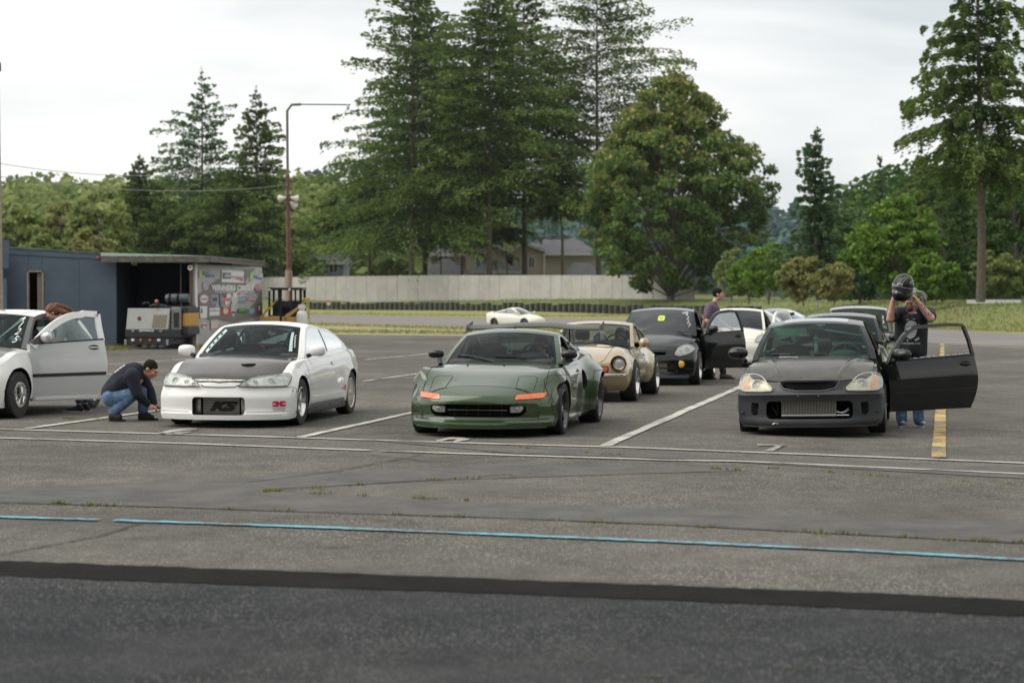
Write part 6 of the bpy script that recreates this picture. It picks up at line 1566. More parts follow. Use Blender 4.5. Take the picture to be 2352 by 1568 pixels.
 b = MB(); b.tube([(-.05, -.02, 1.08), (-.05, -.02, .98)], .003, 4); b.tube([(-.05 + 0, -.02 + .028 * math.cos(2 * PI * i / 14), .945 + .028 * math.sin(2 * PI * i / 14)) for i in range(14)], .012, 6, closed=True); b.build('hanging_tag', mat('tag_pale', (.4, .5, .47), .6), root, smooth=50)
 W_ = Proj(gh['windshield'].data)
 for (a, c) in (((-.58, .91), (-.02, .835)), ((-.05, .905), (.60, .84))):
  pts = []
  for i in range(7):
   t = i / 6; h, n, d = W_.hit('f', a[0] + (c[0] - a[0]) * t, a[1] + (c[1] - a[1]) * t + .018 * math.sin(PI * t)); pts.append(h + d * .02 + Vector((0, 0, .005)))
  wiper(root, pts)
 b = MB(); pj.line('t', [(.83, -.60), (.90, -.3), (.91, 0), (.90, .3), (.83, .60)], .03, .004, mb=b); b.build('cowl_grille', M_BLACK, root)
 for (y) in (-.33, .12):
  h, n, d = pj.hit('t', .97, y); m = MB(); m.ell(h + Vector((0, 0, .006)), (.012, .014, .006), 8, 4); m.build('washer_jet', M_BLACK, root)
 for s in (-1, 1):
  add_wheel(root, wb / 2, s * .785, .305, .25, .228, 'thin5', M_GUN); add_wheel(root, -wb / 2, s * .82, .315, .28, .235, 'thin5', M_GUN)
  door_mirror(root, .50, s * .835, .925, PT_BLACK, .20, .105, .12, stalk=(.10, -.08, -.13), shape=1.0)
 m = MB(); rows = []
 for i in range(25):
  y = -.90 + 1.8 * i / 24; lift = .03 * (1 - sstep(.18, .55, abs(y))); rr = []
  for (dx, dz) in ((.17, -.01), (.08, .014), (-.05, .034), (-.19, .045), (-.19, .03), (-.05, .004), (.08, -.03), (.17, -.022)): rr.append((-1.68 + dx, y, 1.215 + dz + lift))
  rows.append(rr)
 m.grid(rows, close_u=True); wg = m.build('rear_wing', mat('wing_paint', (.028, .042, .020), .55, coat=.25, spec=.2), root, smooth=40, fix=True)
 for s in (-1, 1):
  m = MB(); m.prism([(-1.90, 1.06), (-1.89, 1.31), (-1.52, 1.26), (-1.48, 1.17), (-1.52, 1.06)], s * .90 - .004, s * .90 + .004, axis='y'); m.build('end_plate', mat('carbon_plate', (.05, .05, .05), .3, coat=1), wg, fix=True)
  m = MB(); m.prism([(-1.78, .88), (-1.74, 1.22), (-1.62, 1.22), (-1.60, .88)], s * .48 - .008, s * .48 + .008, axis='y'); m.build('wing_stand', PT_BLACK, wg, fix=True)
 m = MB(); m.tube([(-.18, .02, 1.23), (-.24, .03, 1.275)], [.012, .004], 6); m.build('antenna', M_BLACK, root)
 b = MB(); b.box((0, 0, .2), (2.2, 1.3, .08)); b.box((1.3, 0, .3), (.5, .9, .2)); b.build('underbody', M_VOID, root)
 return root, p
GC, GCp = green_coupe(); place_car(GC, .630, 23.62, 11.3, .905, 2.4)
# ---------------- black coupe with open door
def door_panel(parent_root, hinge, ang, L0, zb, zbelt0, zbelt1, ztop, m, frame_m, side=1, name='door', glass=None, lead=.0, curve=.05, thick=.09, nose=.42, rake_r=.06, strip_=None, fw=.045, handle=True, top_round=.1):
 """an opened front door. local frame: hinge line at origin, door runs to -x, outer skin at +y"""
 o = empty(name, hinge); o.parent = parent_root; o.rotation_euler = (0, 0, -ang * side)
 sk = MB(); rows_o = []; rows_i = []; nz_, nx_ = 12, 14
 def belt(f): return zbelt0 + (zbelt1 - zbelt0) * f
 for i in range(nz_ + 1):
  t = i / nz_; ro = []; ri = []
  for j in range(nx_ + 1):
   f = j / nx_; zt_ = belt(f); z = zb + (zt_ - zb) * t
   front = -.02 - .05 * (1 - t) ** 2; back = -L0 - .045 * math.sin(PI * min(1, t * 1.1)) + .05 * (1 - t) ** 3
   x = front + (back - front) * f
   bul = curve * (1 - ((t - .62) / .62) ** 2) if t < .62 else curve * (1 - ((t - .62) / .5) ** 2 * .9)
   edge = .012 * (max(0, abs(f - .5) * 2 - .93) / .07) ** 2
   ro.append((x, side * (bul - edge), z)); ri.append((x * .99, side * (-thick), z))
  rows_o.append(ro); rows_i.append(ri)
 sk.grid(rows_o); sk.grid(rows_i)
 sk.grid([rows_o[0], rows_i[0]]); sk.grid([rows_o[-1], rows_i[-1]])
 sk.grid([[r[0] for r in rows_o], [r[0] for r in rows_i]]); sk.grid([[r[-1] for r in rows_o], [r[-1] for r in rows_i]])
 me = sk.mesh('door_skin', [m]); bm = bmesh.new(); bm.from_mesh(me); bmesh.ops.remove_doubles(bm, verts=bm.verts, dist=.0005); bmesh.ops.recalc_face_normals(bm, faces=bm.faces); bm.to_mesh(me); bm.free(); smooth_mesh(me, 40)
 skin = link('door_skin', me, o); dpj = Proj(me)
 yb = curve * .25
 def yat(z): return side * (yb - (z - zbelt0) * .30)
 P = [(-.03, zbelt0 - .01)]; nn_ = 9
 for i in range(1, nn_ + 1):
  f = i / nn_; P.append((-.03 - nose * f, zbelt0 + (ztop - zbelt0) * math.sin(f * PI / 2) ** .92))
 P += [(-L0 * .78, ztop + .018), (-L0 + rake_r + .04, ztop + .005), (-L0 + rake_r, ztop - .02), (-L0 + .01, zbelt1 + (ztop - zbelt1) * .5), (-L0 - .005, zbelt1 - .01)]
 fr = MB(); rows = []
 for i, (x, z) in enumerate(P):
  a = P[max(i - 1, 0)]; c = P[min(i + 1, len(P) - 1)]; tx, tz = c[0] - a[0], c[1] - a[1]; l = math.hypot(tx, tz) or 1; nx_2, nz2 = tz / l, -tx / l   # inward normal
  cxm, czm = -L0 / 2, (zbelt0 + ztop) / 2
  if (cxm - x) * nx_2 + (czm - z) * nz2 < 0: nx_2, nz2 = -nx_2, -nz2
  q = []
  for (d_, y_) in ((0, .018), (fw, .018), (fw, -.02), (0, -.03)): q.append((x + nx_2 * d_, yat(z + nz2 * d_) + side * y_, z + nz2 * d_))
  rows.append(q)
 fr.grid(rows, close_u=True); fr.build('window_frame', frame_m, o, smooth=45, fix=True)
 if glass:
  gl = MB(); inner = []
  pts = [(x + (-L0 / 2 - x) * .05, z - (.03 if z > (zbelt0 + .05) else 0)) for x, z in P]
  vs = [(x, yat(z), z) for x, z in pts]; gl.add(vs, [tuple(range(len(vs)))]); gl.build('window_glass', glass, o)
 tr = MB(); tr.tube([(-.06, side * (yb + .012), zbelt0 + .0), (-L0 * .5, side * (yb + .014), (zbelt0 + zbelt1) / 2 + .003), (-L0 + .02, side * (yb + .012), zbelt1 + .003)], .011, 6); tr.build('belt_trim', M_BLACK if strip_ is None else strip_, o)
 if handle:
  ax = 'l' if side > 0 else 'R'; hx, hz = -L0 + .17, belt(.85) - .105
  h, n, d = dpj.hit(ax, hx, hz); q = MB(); q.ell(h - d * .003, (.085, .014, .036), 14, 8, 1); q.box(h + d * .016, (.16, .022, .026), 0, bev=.01); q.build('handle', [m, M_VOID], o, smooth=45)
 card = MB(); card.box((-L0 / 2, side * (-thick - .012), (zb + zbelt0) / 2 + .02), (L0 * .86, .03, (zbelt0 - zb) * .8), bev=.012); card.build('door_card', mat('door_card_trim', (.05, .052, .055), .8), o, smooth=40)
 return o, dpj, skin
def black_coupe():
 root = empty('black_coupe', label='black coupe with matte bumper and silver intercooler, driver door open, man with helmet beside it', cat='car', group='cars lined up in the lot')
 wb = 2.62
 p = dict(wb=wb, xf=2.15, xr=-2.28, half=.86, r=.298, ar=.335, adep=.30, swF=.26, swR=.24, tuck=.05, tumble=.10, crown=3.4,
    W=[(-2.28, .74), (-2.2, .79), (-1.9, .83), (-1.3, .86), (0, .86), (1.3, .865), (1.85, .875), (2.03, .87), (2.12, .855), (2.15, .835)],
    ZT=[(-2.28, .90), (-2.2, 1.0), (-1.7, 1.02), (-1, .97), (.6, .96), (1.03, .93), (1.35, .885), (1.7, .815), (1.95, .745), (2.09, .69), (2.15, .65)],
    ZS=[(-2.28, .84), (-1.8, .93), (-1.2, .93), (0, .89), (.9, .85), (1.3, .825), (1.7, .77), (1.95, .715), (2.09, .665), (2.15, .635)],
    ZB=[(-2.28, .28), (-1.7, .22), (-1.3, .20), (1.3, .20), (1.6, .15), (2.15, .145)],
    PF=[(.14, .03), (.2, .035), (.23, .01), (.44, .005), (.50, .035), (.535, .03), (.56, -.03), (.70, -.10)],
    PR=[(.2, .03), (.45, .0), (.55, .05), (.9, .1)], cab=(-1.45, 1.02, .70, .3),
    flare=[(wb / 2, .298, .34, .05, .008), (-wb / 2, .298, .34, .05, .008)])
 cuts = []
 a = MB(); a.prism(rrect(-.51, .51, .215, .430, .06), 1.84, 2.5, axis='x'); cuts.append(a)
 a = MB(); a.prism(smooth_poly([(-.345, .655), (.345, .655), (.30, .585), (.15, .557), (-.15, .557), (-.30, .585)], .1, 1), 1.93, 2.5, axis='x'); cuts.append(a)
 for s in (-1, 1):
  q = [(s * .60, .405), (s * .69, .415), (s * .695, .30), (s * .66, .255), (s * .615, .27)]
  a = MB(); a.prism(smooth_poly(q if s > 0 else q[::-1], .12, 1), 1.75, 2.5, axis='x'); cuts.append(a)
 a = MB(); a.prism([(-.30, .26), (-.36, 1.4), (.72, 1.4), (.84, .55), (.80, .26)], .55, 1.3, axis='y'); cuts.append(a)
 me = make_body(p, cuts, PT_BLACK, [M_MATTE], lambda c, n: 2 if (c.x > 1.66 and c.z < .560 + .03 * abs(c.y)) else 0)
 pj = Proj(me); split_mat(me, 2, 'front_bumper', root); body = link('body', me, root)
 hood = [(1.06, -.73), (1.4, -.745), (1.70, -.725), (1.84, -.66), (1.93, -.52), (2.0, -.40), (2.035, -.2), (2.045, 0), (2.035, .2), (2.0, .40), (1.93, .52), (1.84, .66), (1.70, .725), (1.4, .745), (1.06, .73), (1.04, .35), (1.03, 0), (1.04, -.35)]
 hd = pj.patch('t', hood, .008, .014, 12, 'hood', M_CARBON2, root, 50, d=.05)
 b = MB(); pj.line('t', hood, .012, .004, closed=True, mb=b); b.build('hood_gap', M_VOID, body)
 for s in (-1, 1):
  b = MB(); q = [(1.08, s * .56), (1.35, s * .49), (1.7, s * .40), (1.98, s * .34)]; rows = []
  pts = []
  for i in range(len(q) - 1):
   for k in range(5): pts.append((q[i][0] + (q[i + 1][0] - q[i][0]) * k / 5, q[i][1] + (q[i + 1][1] - q[i][1]) * k / 5))
  pts.append(q[-1])
  for i, (x, y) in enumerate(pts):
   f = math.sin(PI * i / (len(pts) - 1)) ** .4; rr = []
   for (dy, dz) in ((-.045, 0), (-.018, .010), (.004, .013), (.02, .004), (.035, 0)):
    h, n, d = pj.hit('t', x, y + s * dy); rr.append(h + Vector((0, 0, .0085 + dz * f)))
   rows.append(rr)
  b.grid(rows); b.build('hood_crease', M_CARBON2, hd, smooth=60, fix=True)
 h, n, d = pj.hit('t', 1.12, -.30); b = MB(); b.prism(smooth_poly([(-.10, -.04), (.02, -.13), (.07, .0), (.02, .13), (-.06, .10)], .2, 2), 0, .01, M=Matrix.Translation(h + d * .008)); b.build('hood_plate', M_WHITEP, hd, fix=True, smooth=40)
 b = MB(); b.box((0, 0, 0), (.05, .15, .05), M=Matrix.Translation(h + d * .03 + Vector((-.02, -.03, 0))), bev=.02); b.box((0, 0, 0), (.035, .05, .06), M=Matrix.Translation(h + d * .035 + Vector((-.02, .07, 0))), bev=.015); b.build('nozzle', M_BLACK, hd, smooth=40)
 hl = smooth_poly([(.42, .548), (.47, .612), (.56, .690), (.64, .722), (.76, .722), (.815, .69), (.832, .62), (.83, .56), (.80, .540), (.60, .538)], .2, 1)
 for s in (1, -1):
  o = hl if s > 0 else mir(hl); am = [(s * .715, .56), (s * .80, .565), (s * .81, .62), (s * .79, .69), (s * .73, .70)]
  lamp_unit(pj, root, o, backc=mat('cream_reflector', (.66, .63, .52), .3, .3, noise=(12, (.5, .47, .38), .7)), bowls=[(s * .615, .618, .068)], amber=am if s > 0 else am[::-1], rimm=mat('cream_rim', (.5, .48, .4), .4))
 b = MB(); b.box((1.93, 0, .605), (.02, .72, .12)); b.build('grille_back', M_VOID, root)
 b = MB()       # honeycomb
 for r_ in range(3):
  for i in range(17):
   y = -.31 + i * .0385 + (.019 if r_ % 2 else 0); z = .628 - r_ * .026
   if abs(y) > .32 - r_ * .03: continue
   pts = [(2.035, y + .017 * math.cos(k * PI / 3), z + .013 * math.sin(k * PI / 3)) for k in range(6)]; b.tube(pts, .0032, 4, closed=True)
 b.build('grille_mesh', mat('grille_mesh_black', (.03, .03, .032), .4), root, kind='stuff')
 rim = smooth_poly([(-.36, .668), (.36, .668), (.315, .578), (.16, .545), (-.16, .545), (-.315, .578)], .1, 1)
 b = MB(); pj.line('f', rim, .022, .007, closed=True, mb=b); b.build('grille_surround', M_MATTE, root)
 core_bars(root, 2.02, -.335, .315, .268, .425, horizontal=False, n=36)
 b = MB(); b.box((2.01, -.01, .252), (.07, .65, .03), bev=.008); b.build('intercooler_tank', mat('raw_aluminium', (.55, .54, .51)), root, smooth=40)
 b = MB(); b.tube([(1.98, .30, .250), (1.98, .46, .250)], .02, 10); b.build('charge_pipe', M_ALLOY, root, smooth=50)
 b = MB(); b.tube([(1.90, .385 + .10 * math.sin(a) - .02, .36 - .085 * math.cos(a) * 1.0 + .0) for a in [rad(-65 + 12 * k) for k in range(12)]], .03, 12)
 b.build('charge_pipe', M_ALLOY, root, smooth=50)
 b = MB(); b.tube([(1.88, -.48, .40), (1.92, -.44, .33), (1.9, -.38, .25)], .018, 8); b.tube([(1.88, -.40, .42), (1.9, -.38, .3), (1.88, -.45, .23)], .012, 6); b.build('hose', mat('hose_black', (.02, .03, .03), .35), root, smooth=50)
 for s in (-1, 1):
  b = MB()
  for r_ in range(7):
   for i in range(4):
    y = s * (.615 + i * .022 + (.011 if r_ % 2 else 0)); z = .395 - r_ * .019
    b.tube([(1.99 - abs(y) * .0, y + .010 * math.cos(k * PI / 3), z + .0085 * math.sin(k * PI / 3)) for k in range(6)], .0022, 4, closed=True)
  b.build('vent_mesh', mat('grille_mesh_black', (.03, .03, .032)), root, kind='stuff')
  b = MB(); pts = [(1.95, s * .78, .30), (1.80, s * .84, .325), (1.66, s * .872, .375)]
  rows = [[Vector(q), Vector(q) + Vector((.01, s * .035, -.012))] for q in pts]; b.grid(rows); b.build('canard', M_MATTE, root)
 for y in (-.125, .115):
  h, n, d = pj.hit('f', y, .495); b = MB(); b.box(h + d * .004, (.012, .03, .02), 0); b.box(h + d * .011, (.006, .016, .012), 1); b.build('plate_clip', [M_VOID, M_STEEL], body)
 out_ = [(Car(p).pt(p['xf'], -1 + i / 10, .02)) for i in range(21)]
 b = MB(); b.prism([(q.x + .035, q.y * 1.005) for q in out_] + [(1.2, .7), (1.2, -.7)], .125, .14); b.build('front_lip', mat('lip_black', (.03, .03, .032), .6), root, fix=True)
 b = MB(); h, n, d = pj.hit('f', -.40, .175); b.tube([h + d * .03 + Vector((0, -.03, -.015)), h + d * .04 + Vector((0, 0, 0)), h + d * .03 + Vector((0, .04, -.012))], .006, 6); b.build('lip_bracket', M_STEEL, root)
 closed_door(pj, body, .84, -.36, .27, .87, 'R', PT_BLACK, -.22, .78)
 g = dict(cowl=(1.08, .93), head=(.34, 1.335), rear=(-.66, 1.335), tail=(-1.50, 1.01), crest=1.392, wb=.765, wt=.585, belt=[(-1.7, .98), (-.9, .95), (0, .91), (1.0, .885)],
    bow=.20, bowr=.18, pil=.05, bx=[(-.44, -.36)], qf=.9, qr=-1.2, tband=.045, drop=.05, pilm=PT_BLACK, frith=.03, fritb=.02, openx=(-.36, .9), rglass=glass_mat('light_rear_glass', (.75, .85, .78), .8))
 gh = glasshouse(root, g, PT_BLACK, M_GREEN, open_side=1)
 rp_ = Proj(gh['roof'].data); rp_.patch('t', [(.22, -.40), (.25, -.34), (.26, 0), (.25, .34), (.22, .40), (-.12, .40), (-.14, .34), (-.15, 0), (-.14, -.34), (-.12, -.40)], .004, .004, 6, 'sunroof', mat('sunroof_panel', (.12, .12, .12), .12, coat=1), gh['roof'], 50)
 for y, mm in ((-.35, M_SEAT), (.36, M_SEAT)): seat(root, -.20, y, .40, mm, h=.66, w=.54, bucket=True)
 b = MB(); b.box((-1.0, 0, .72), (.18, 1.15, .45), bev=.06)
 b.build('rear_bench', mat('rear_bench_fabric', (.10, .12, .115), .85), root, smooth=50)
 b = MB(); b.box((-.96, 0.02, 1.03), (.10, .26, .15), bev=.05); b.build('headrest', mat('rear_bench_fabric', (.10, .12, .115)), root, smooth=50)
 dash(root, .76, .68, .925, mat('grey_dash', (.05, .055, .055), .7)); steering(root, .40, .37, .91, mat('grey_wheel_trim', (.10, .105, .105), .7))
 inner_mirror(root, .36, 1.255, .23)
 b = MB(); b.box((.30, -.33, 1.235), (.012, .50, .15), bev=.005, M=None); b.build('sun_visor', mat('green_grey_visor', (.22, .32, .27), .7), root, smooth=40)
 b = MB(); b.box((.308, -.16, 1.185), (.003, .10, .016)); b.build('visor_label', mat('yellow_label', (.6, .6, .08), .6), root)
 b = MB(); b.tube([(.32, .0, 1.22), (.32, .0, 1.06)], .003, 4); b.ell((.32, .0, 1.14), (.02, .035, .02), 10, 6); b.box((.32, .0, 1.02), (.01, .045, .11), bev=.004); b.build('hanging_charm', mat('charm_pale', (.3, .36, .35), .5), root, smooth=50)
 b = MB(); b.tube([(-.85, -.55, 1.12), (-.9, 0, 1.235), (-.85, .58, 1.14)], .008, 6); b.build('strut_bar', M_WHITEP, root)
 W_ = Proj(gh['windshield'].data)
 for (a, c) in (((-.52, .955), (-.25, .94)), ((.02, .945), (.20, .937))):
  pts = []
  for i in range(5):
   t = i / 4; h, n, d = W_.hit('f', a[0] + (c[0] - a[0]) * t, a[1] + (c[1] - a[1]) * t + .015 * math.sin(PI * t)); pts.append(h + d * .02)
  wiper(root, pts)
 for s in (-1, 1):
  add_wheel(root, wb / 2, s * .775, .298, .22, .19, 'six', M_ALLOY); add_wheel(root, -wb / 2, s * .775, .298, .22, .19, 'six', M_ALLOY)
 door_mirror(root, .78, -.95, .975, PT_BLACK, .25, .15, .18, stalk=(.10, -.10, -.10), shape=.4)
 o, dpj, skin = door_panel(root, (.86, .875, 0), rad(50), 1.42, .22, .845, .895, 1.285, PT_BLACK, PT_BLACK, curve=.05, nose=.62, rake_r=.05, fw=.042)
 o['label'] = 'opened driver door with frame, its window wound down'
 b = MB(); dpj.line('l', [(-.08, .455), (-.6, .465), (-1.40, .48)], .014, .006, mb=b); b.build('door_moulding', M_BLACK, o)
 b = MB()
 for i in range(10): b.box((-.34 - i * .105, .035, .875 + i * .0042), (.07, .004, .008))
 b.build('worn_belt_chrome', M_WHITEP, o)
 door_mirror(o, -.12, .17, .93, PT_BLACK, .32, .155, .18, stalk=(.02, -.14, -.08), shape=.4)
 b = MB(); b.prism([(0, .82), (-.20, .85), (-.20, .97)], -.01, .03, axis='y'); b.build('mirror_sail', M_BLACK, o, fix=True)
 b = MB(); b.box((0, 0, .22), (2.2, 1.3, .08)); b.box((1.4, 0, .35), (.5, 1.0, .25)); b.build('underbody', M_VOID, root)
 return root, p
BC, BCp = black_coupe(); place_car(BC, 4.56, 24.2, 11.6, .885, 2.62, roll=math.atan(.02))
# ---------------- gold long nosed coupe
def gold_coupe():
 root = empty('gold_coupe', label='champagne gold long nosed classic coupe with round headlights behind the green car wing', cat='car', group='cars lined up in the lot')
 wb = 2.305
 p = dict(wb=wb, xf=1.96, xr=-2.05, half=.80, r=.315, ar=.345, adep=.34, swF=.20, swR=.2, tuck=.10, tumble=.16, tpow=1.5, crown=2.6,
    W=[(-2.05, .62), (-1.95, .70), (-1.6, .77), (-1.1, .80), (0, .79), (1.1, .81), (1.6, .815), (1.86, .80), (1.93, .785), (1.96, .77)],
    ZT=[(-2.05, .72), (-1.9, .80), (-1.4, .87), (-.8, .88), (0, .885), (.38, .875), (.9, .855), (1.4, .79), (1.75, .70), (1.92, .625), (1.96, .59)],
    ZS=[(-2.05, .66), (-1.6, .78), (-1.1, .82), (-.4, .77), (.5, .76), (1.1, .79), (1.5, .765), (1.8, .71), (1.92, .665), (1.96, .64)],
    ZB=[(-2.05, .34), (-1.6, .26), (-1.1, .22), (1.1, .22), (1.5, .20), (1.96, .17)],
    PF=[(.16, -.22), (.26, -.12), (.38, -.03), (.45, 0), (.60, .0), (.68, -.03)], PR=[(.3, .05), (.6, 0), (.9, .05)], cab=(-1.1, .40, .62, .34),
    fender=[(1.15, .5, .86, .18, .045), (-1.15, .5, .88, .16, .03)],
    flare=[(wb / 2, .315, .345, .07, .05), (-wb / 2, .315, .345, .08, .065)])
 gr = MB(); gr.prism(rrect(-.51, .51, .47, .565, .015), 1.7, 2.3, axis='x')
 lo = MB(); lo.prism([(-.34, .42), (.34, .42), (.30, .12), (-.30, .12)], 1.6, 2.3, axis='x')
 cuts = [gr, lo]
 for s in (-1, 1):
  c = MB(); c.prism([(s * .665 + .125 * math.cos(2 * PI * i / 28), .605 + .125 * math.sin(2 * PI * i / 28)) for i in range(28)], 1.80, 2.3, axis='x'); cuts.append(c)
 me = make_body(p, cuts, PT_GOLD, [PT_GOLD]); pj = Proj(me); body = link('body', me, root)
 for s in (-1, 1):
  T = Matrix.Translation((1.79, s * .665, .605)) @ Matrix.Rotation(-PI / 2, 4, 'Z')
  m = MB(); m.lathe([(.126, .10), (.120, .0), (.098, -.01), (.094, .03)], 32, 0, T); b = m.build('headlight', [PT_GOLD], root, smooth=50)
  m = MB(); m.lathe([(.097, .02), (.097, .04), (.090, .044), (.088, .03)], 32, 0, T); m.build('headlight_ring', M_CHROME, b, smooth=50)
  m = MB(); m.lathe([(.089, .03), (.07, .045), (.04, .054), (.001, .058)], 32, 0, T); m.build('lens', mat('sealed_beam', (.62, .62, .58), .18, .35, coat=1, noise=(30, (.35, .35, .32), .7)), b, smooth=60)
 hood = [(.42, -.50), (.9, -.49), (1.4, -.465), (1.80, -.435), (1.90, -.38), (1.925, 0), (1.90, .38), (1.80, .435), (1.4, .465), (.9, .49), (.42, .50), (.39, 0)]
 hd = pj.patch('t', hood, .004, .006, 10, 'hood', PT_GOLD, root, 50, d=.06)
 b = MB(); pj.line('t', hood, .010, .003, closed=True, mb=b); b.build('hood_gap', M_VOID, body)
 hj = Proj(hd.data)
 for pts_, n_, mm in (([(.48, -.42), (.48, .02), (.95, -.08), (1.30, -.16), (1.30, -.42)], 'hood_stripe', mat('dark_stripe', (.02, .024, .03), .35, coat=.6)), ([(.62, .16), (.62, .36), (.98, .36), (.98, .16)], 'hood_vent', mat('pale_vent', (.55, .47, .33), .5))):
  hj.patch('t', pts_, .005, .005, 5, n_, mm, hd, 50)
 b = MB(); b.box((1.72, 0, .515), (.02, .9, .1)); b.build('grille_back', M_VOID, root)
 b = MB()
 for i in range(4): b.box((1.86, 0, .485 + i * .02), (.01, .5, .004))
 for i in range(14): b.box((1.865, -.24 + i * .036, .517), (.01, .004, .09))
 b.build('grille_mesh', M_BLACK, root, kind='stuff')
 for s in (-1, 1):
  b = MB(); b.box((1.90, s * .40, .517), (.05, .20, .07), bev=.008); so = b.build('turn_signal', mat('red_orange_lens', (.62, .08, .03), .25, coat=1), root, smooth=40)
  b = MB(); b.box((1.93, s * .40, .517), (.004, .006, .068)); b.build('lens_divider', M_VOID, so)
  h, n, d = pj.hit('l' if s > 0 else 'R', 1.62, .60); b = MB(); b.ell(h, (.03, .015, .035), 10, 6); b.build('side_marker', M_AMBER, root, smooth=50)
 b = MB(); rows = []
 for i in range(29):
  v = -1 + i / 14; q = Car(p).pt(p['xf'], v * .97, .5); x = q.x + .045 - .05 * abs(v) ** 6; rows.append([(x - .02, q.y * 1.02, .40), (x + .012, q.y * 1.02, .408), (x + .02, q.y * 1.02, .425), (x + .012, q.y * 1.02, .445), (x - .02, q.y * 1.02, .452)])
 b.grid(rows); b.build('front_bumper', M_CHROME, root, smooth=50, fix=True)
 b = MB(); b.box((1.55, .15, .25), (.4, .5, .2), bev=.04); b.box((1.4, 0, .2), (1.0, .9, .08)); b.build('radiator', mat('engine_dark', (.025, .022, .02), .6), root)
 b = MB(); b.tube([(1.78, -.1, .385), (1.78, .05, .385)], .02, 6); b.build('tow_strap', M_RED, root)
 for ax in ('l', 'R'): closed_door(pj, body, .30, -.62, .27, .78, ax, PT_GOLD, -.48, .68, M_CHROME)
 g = dict(cowl=(.42, .875), head=(-.20, 1.20), rear=(-.72, 1.19), tail=(-1.85, .85), crest=1.25, wb=.68, wt=.565, belt=[(-1.9, .84), (-1, .85), (0, .82), (.5, .80)],
    bow=.14, bowr=.14, pil=.045, bx=[(-.68, -.60)], qf=.28, qr=-1.15, tband=.04, bcurve=.05, drop=.045, pilm=PT_GOLD, frith=.045, fritb=.02, frit=.015, rglass=glass_mat('light_rear_glass', (.75, .85, .78), .8), openx=(-.60, .28))
 glasshouse(root, g, PT_GOLD, M_GLASS, open_side=1)
 b = MB(); gg = [(-.66, .865), (.66, .865)]
 for y in (-.34, .34): seat(root, -.55, y, .34, mat('tan_grey_seat', (.13, .14, .12), .8), h=.55, w=.46)
 dash(root, .12, .58, .88); steering(root, -.10, .34, .86); inner_mirror(root, -.12, 1.11, .18)
 b = MB(); b.ell((-.35, .02, .93), (.10, .12, .11), 14, 8); b.build('helmet_on_console', mat('blue_grey_helmet', (.10, .14, .18), .3, coat=1), root, smooth=60)
 for (a, c) in (((.40, -.28, .885), (.34, -.64, .91)), ((.40, .34, .885), (.30, -.18, .925))): wiper(root, [a, ((a[0] + c[0]) / 2, (a[1] + c[1]) / 2, (a[2] + c[2]) / 2 + .012), c])
 for s in (-1, 1):
  add_wheel(root, wb / 2, s * .735, .315, .27, .205, 'deep', M_ALLOY); add_wheel(root, -wb / 2, s * .75, .315, .28, .205, 'deep', M_ALLOY)
 m = MB(); T = Matrix.Translation((.35, .85, .90)) @ Matrix.Rotation(-PI / 2, 4, 'Z')
 m.lathe([(.001, .09), (.05, .075), (.078, .03), (.082, -.02), (.075, -.025), (.001, -.02)], 20, 0, T); dm = m.build('door_mirror', PT_GOLD, root, smooth=60)
 m = MB(); m.tube([(.35, .83, .86), (.33, .77, .80)], .015, 8); m.build('mirror_arm', PT_GOLD, dm)
 return root, p
ZC, ZCp = gold_coupe(); place_car(ZC, 1.975, 31.47, 11.6, .85, 2.305)
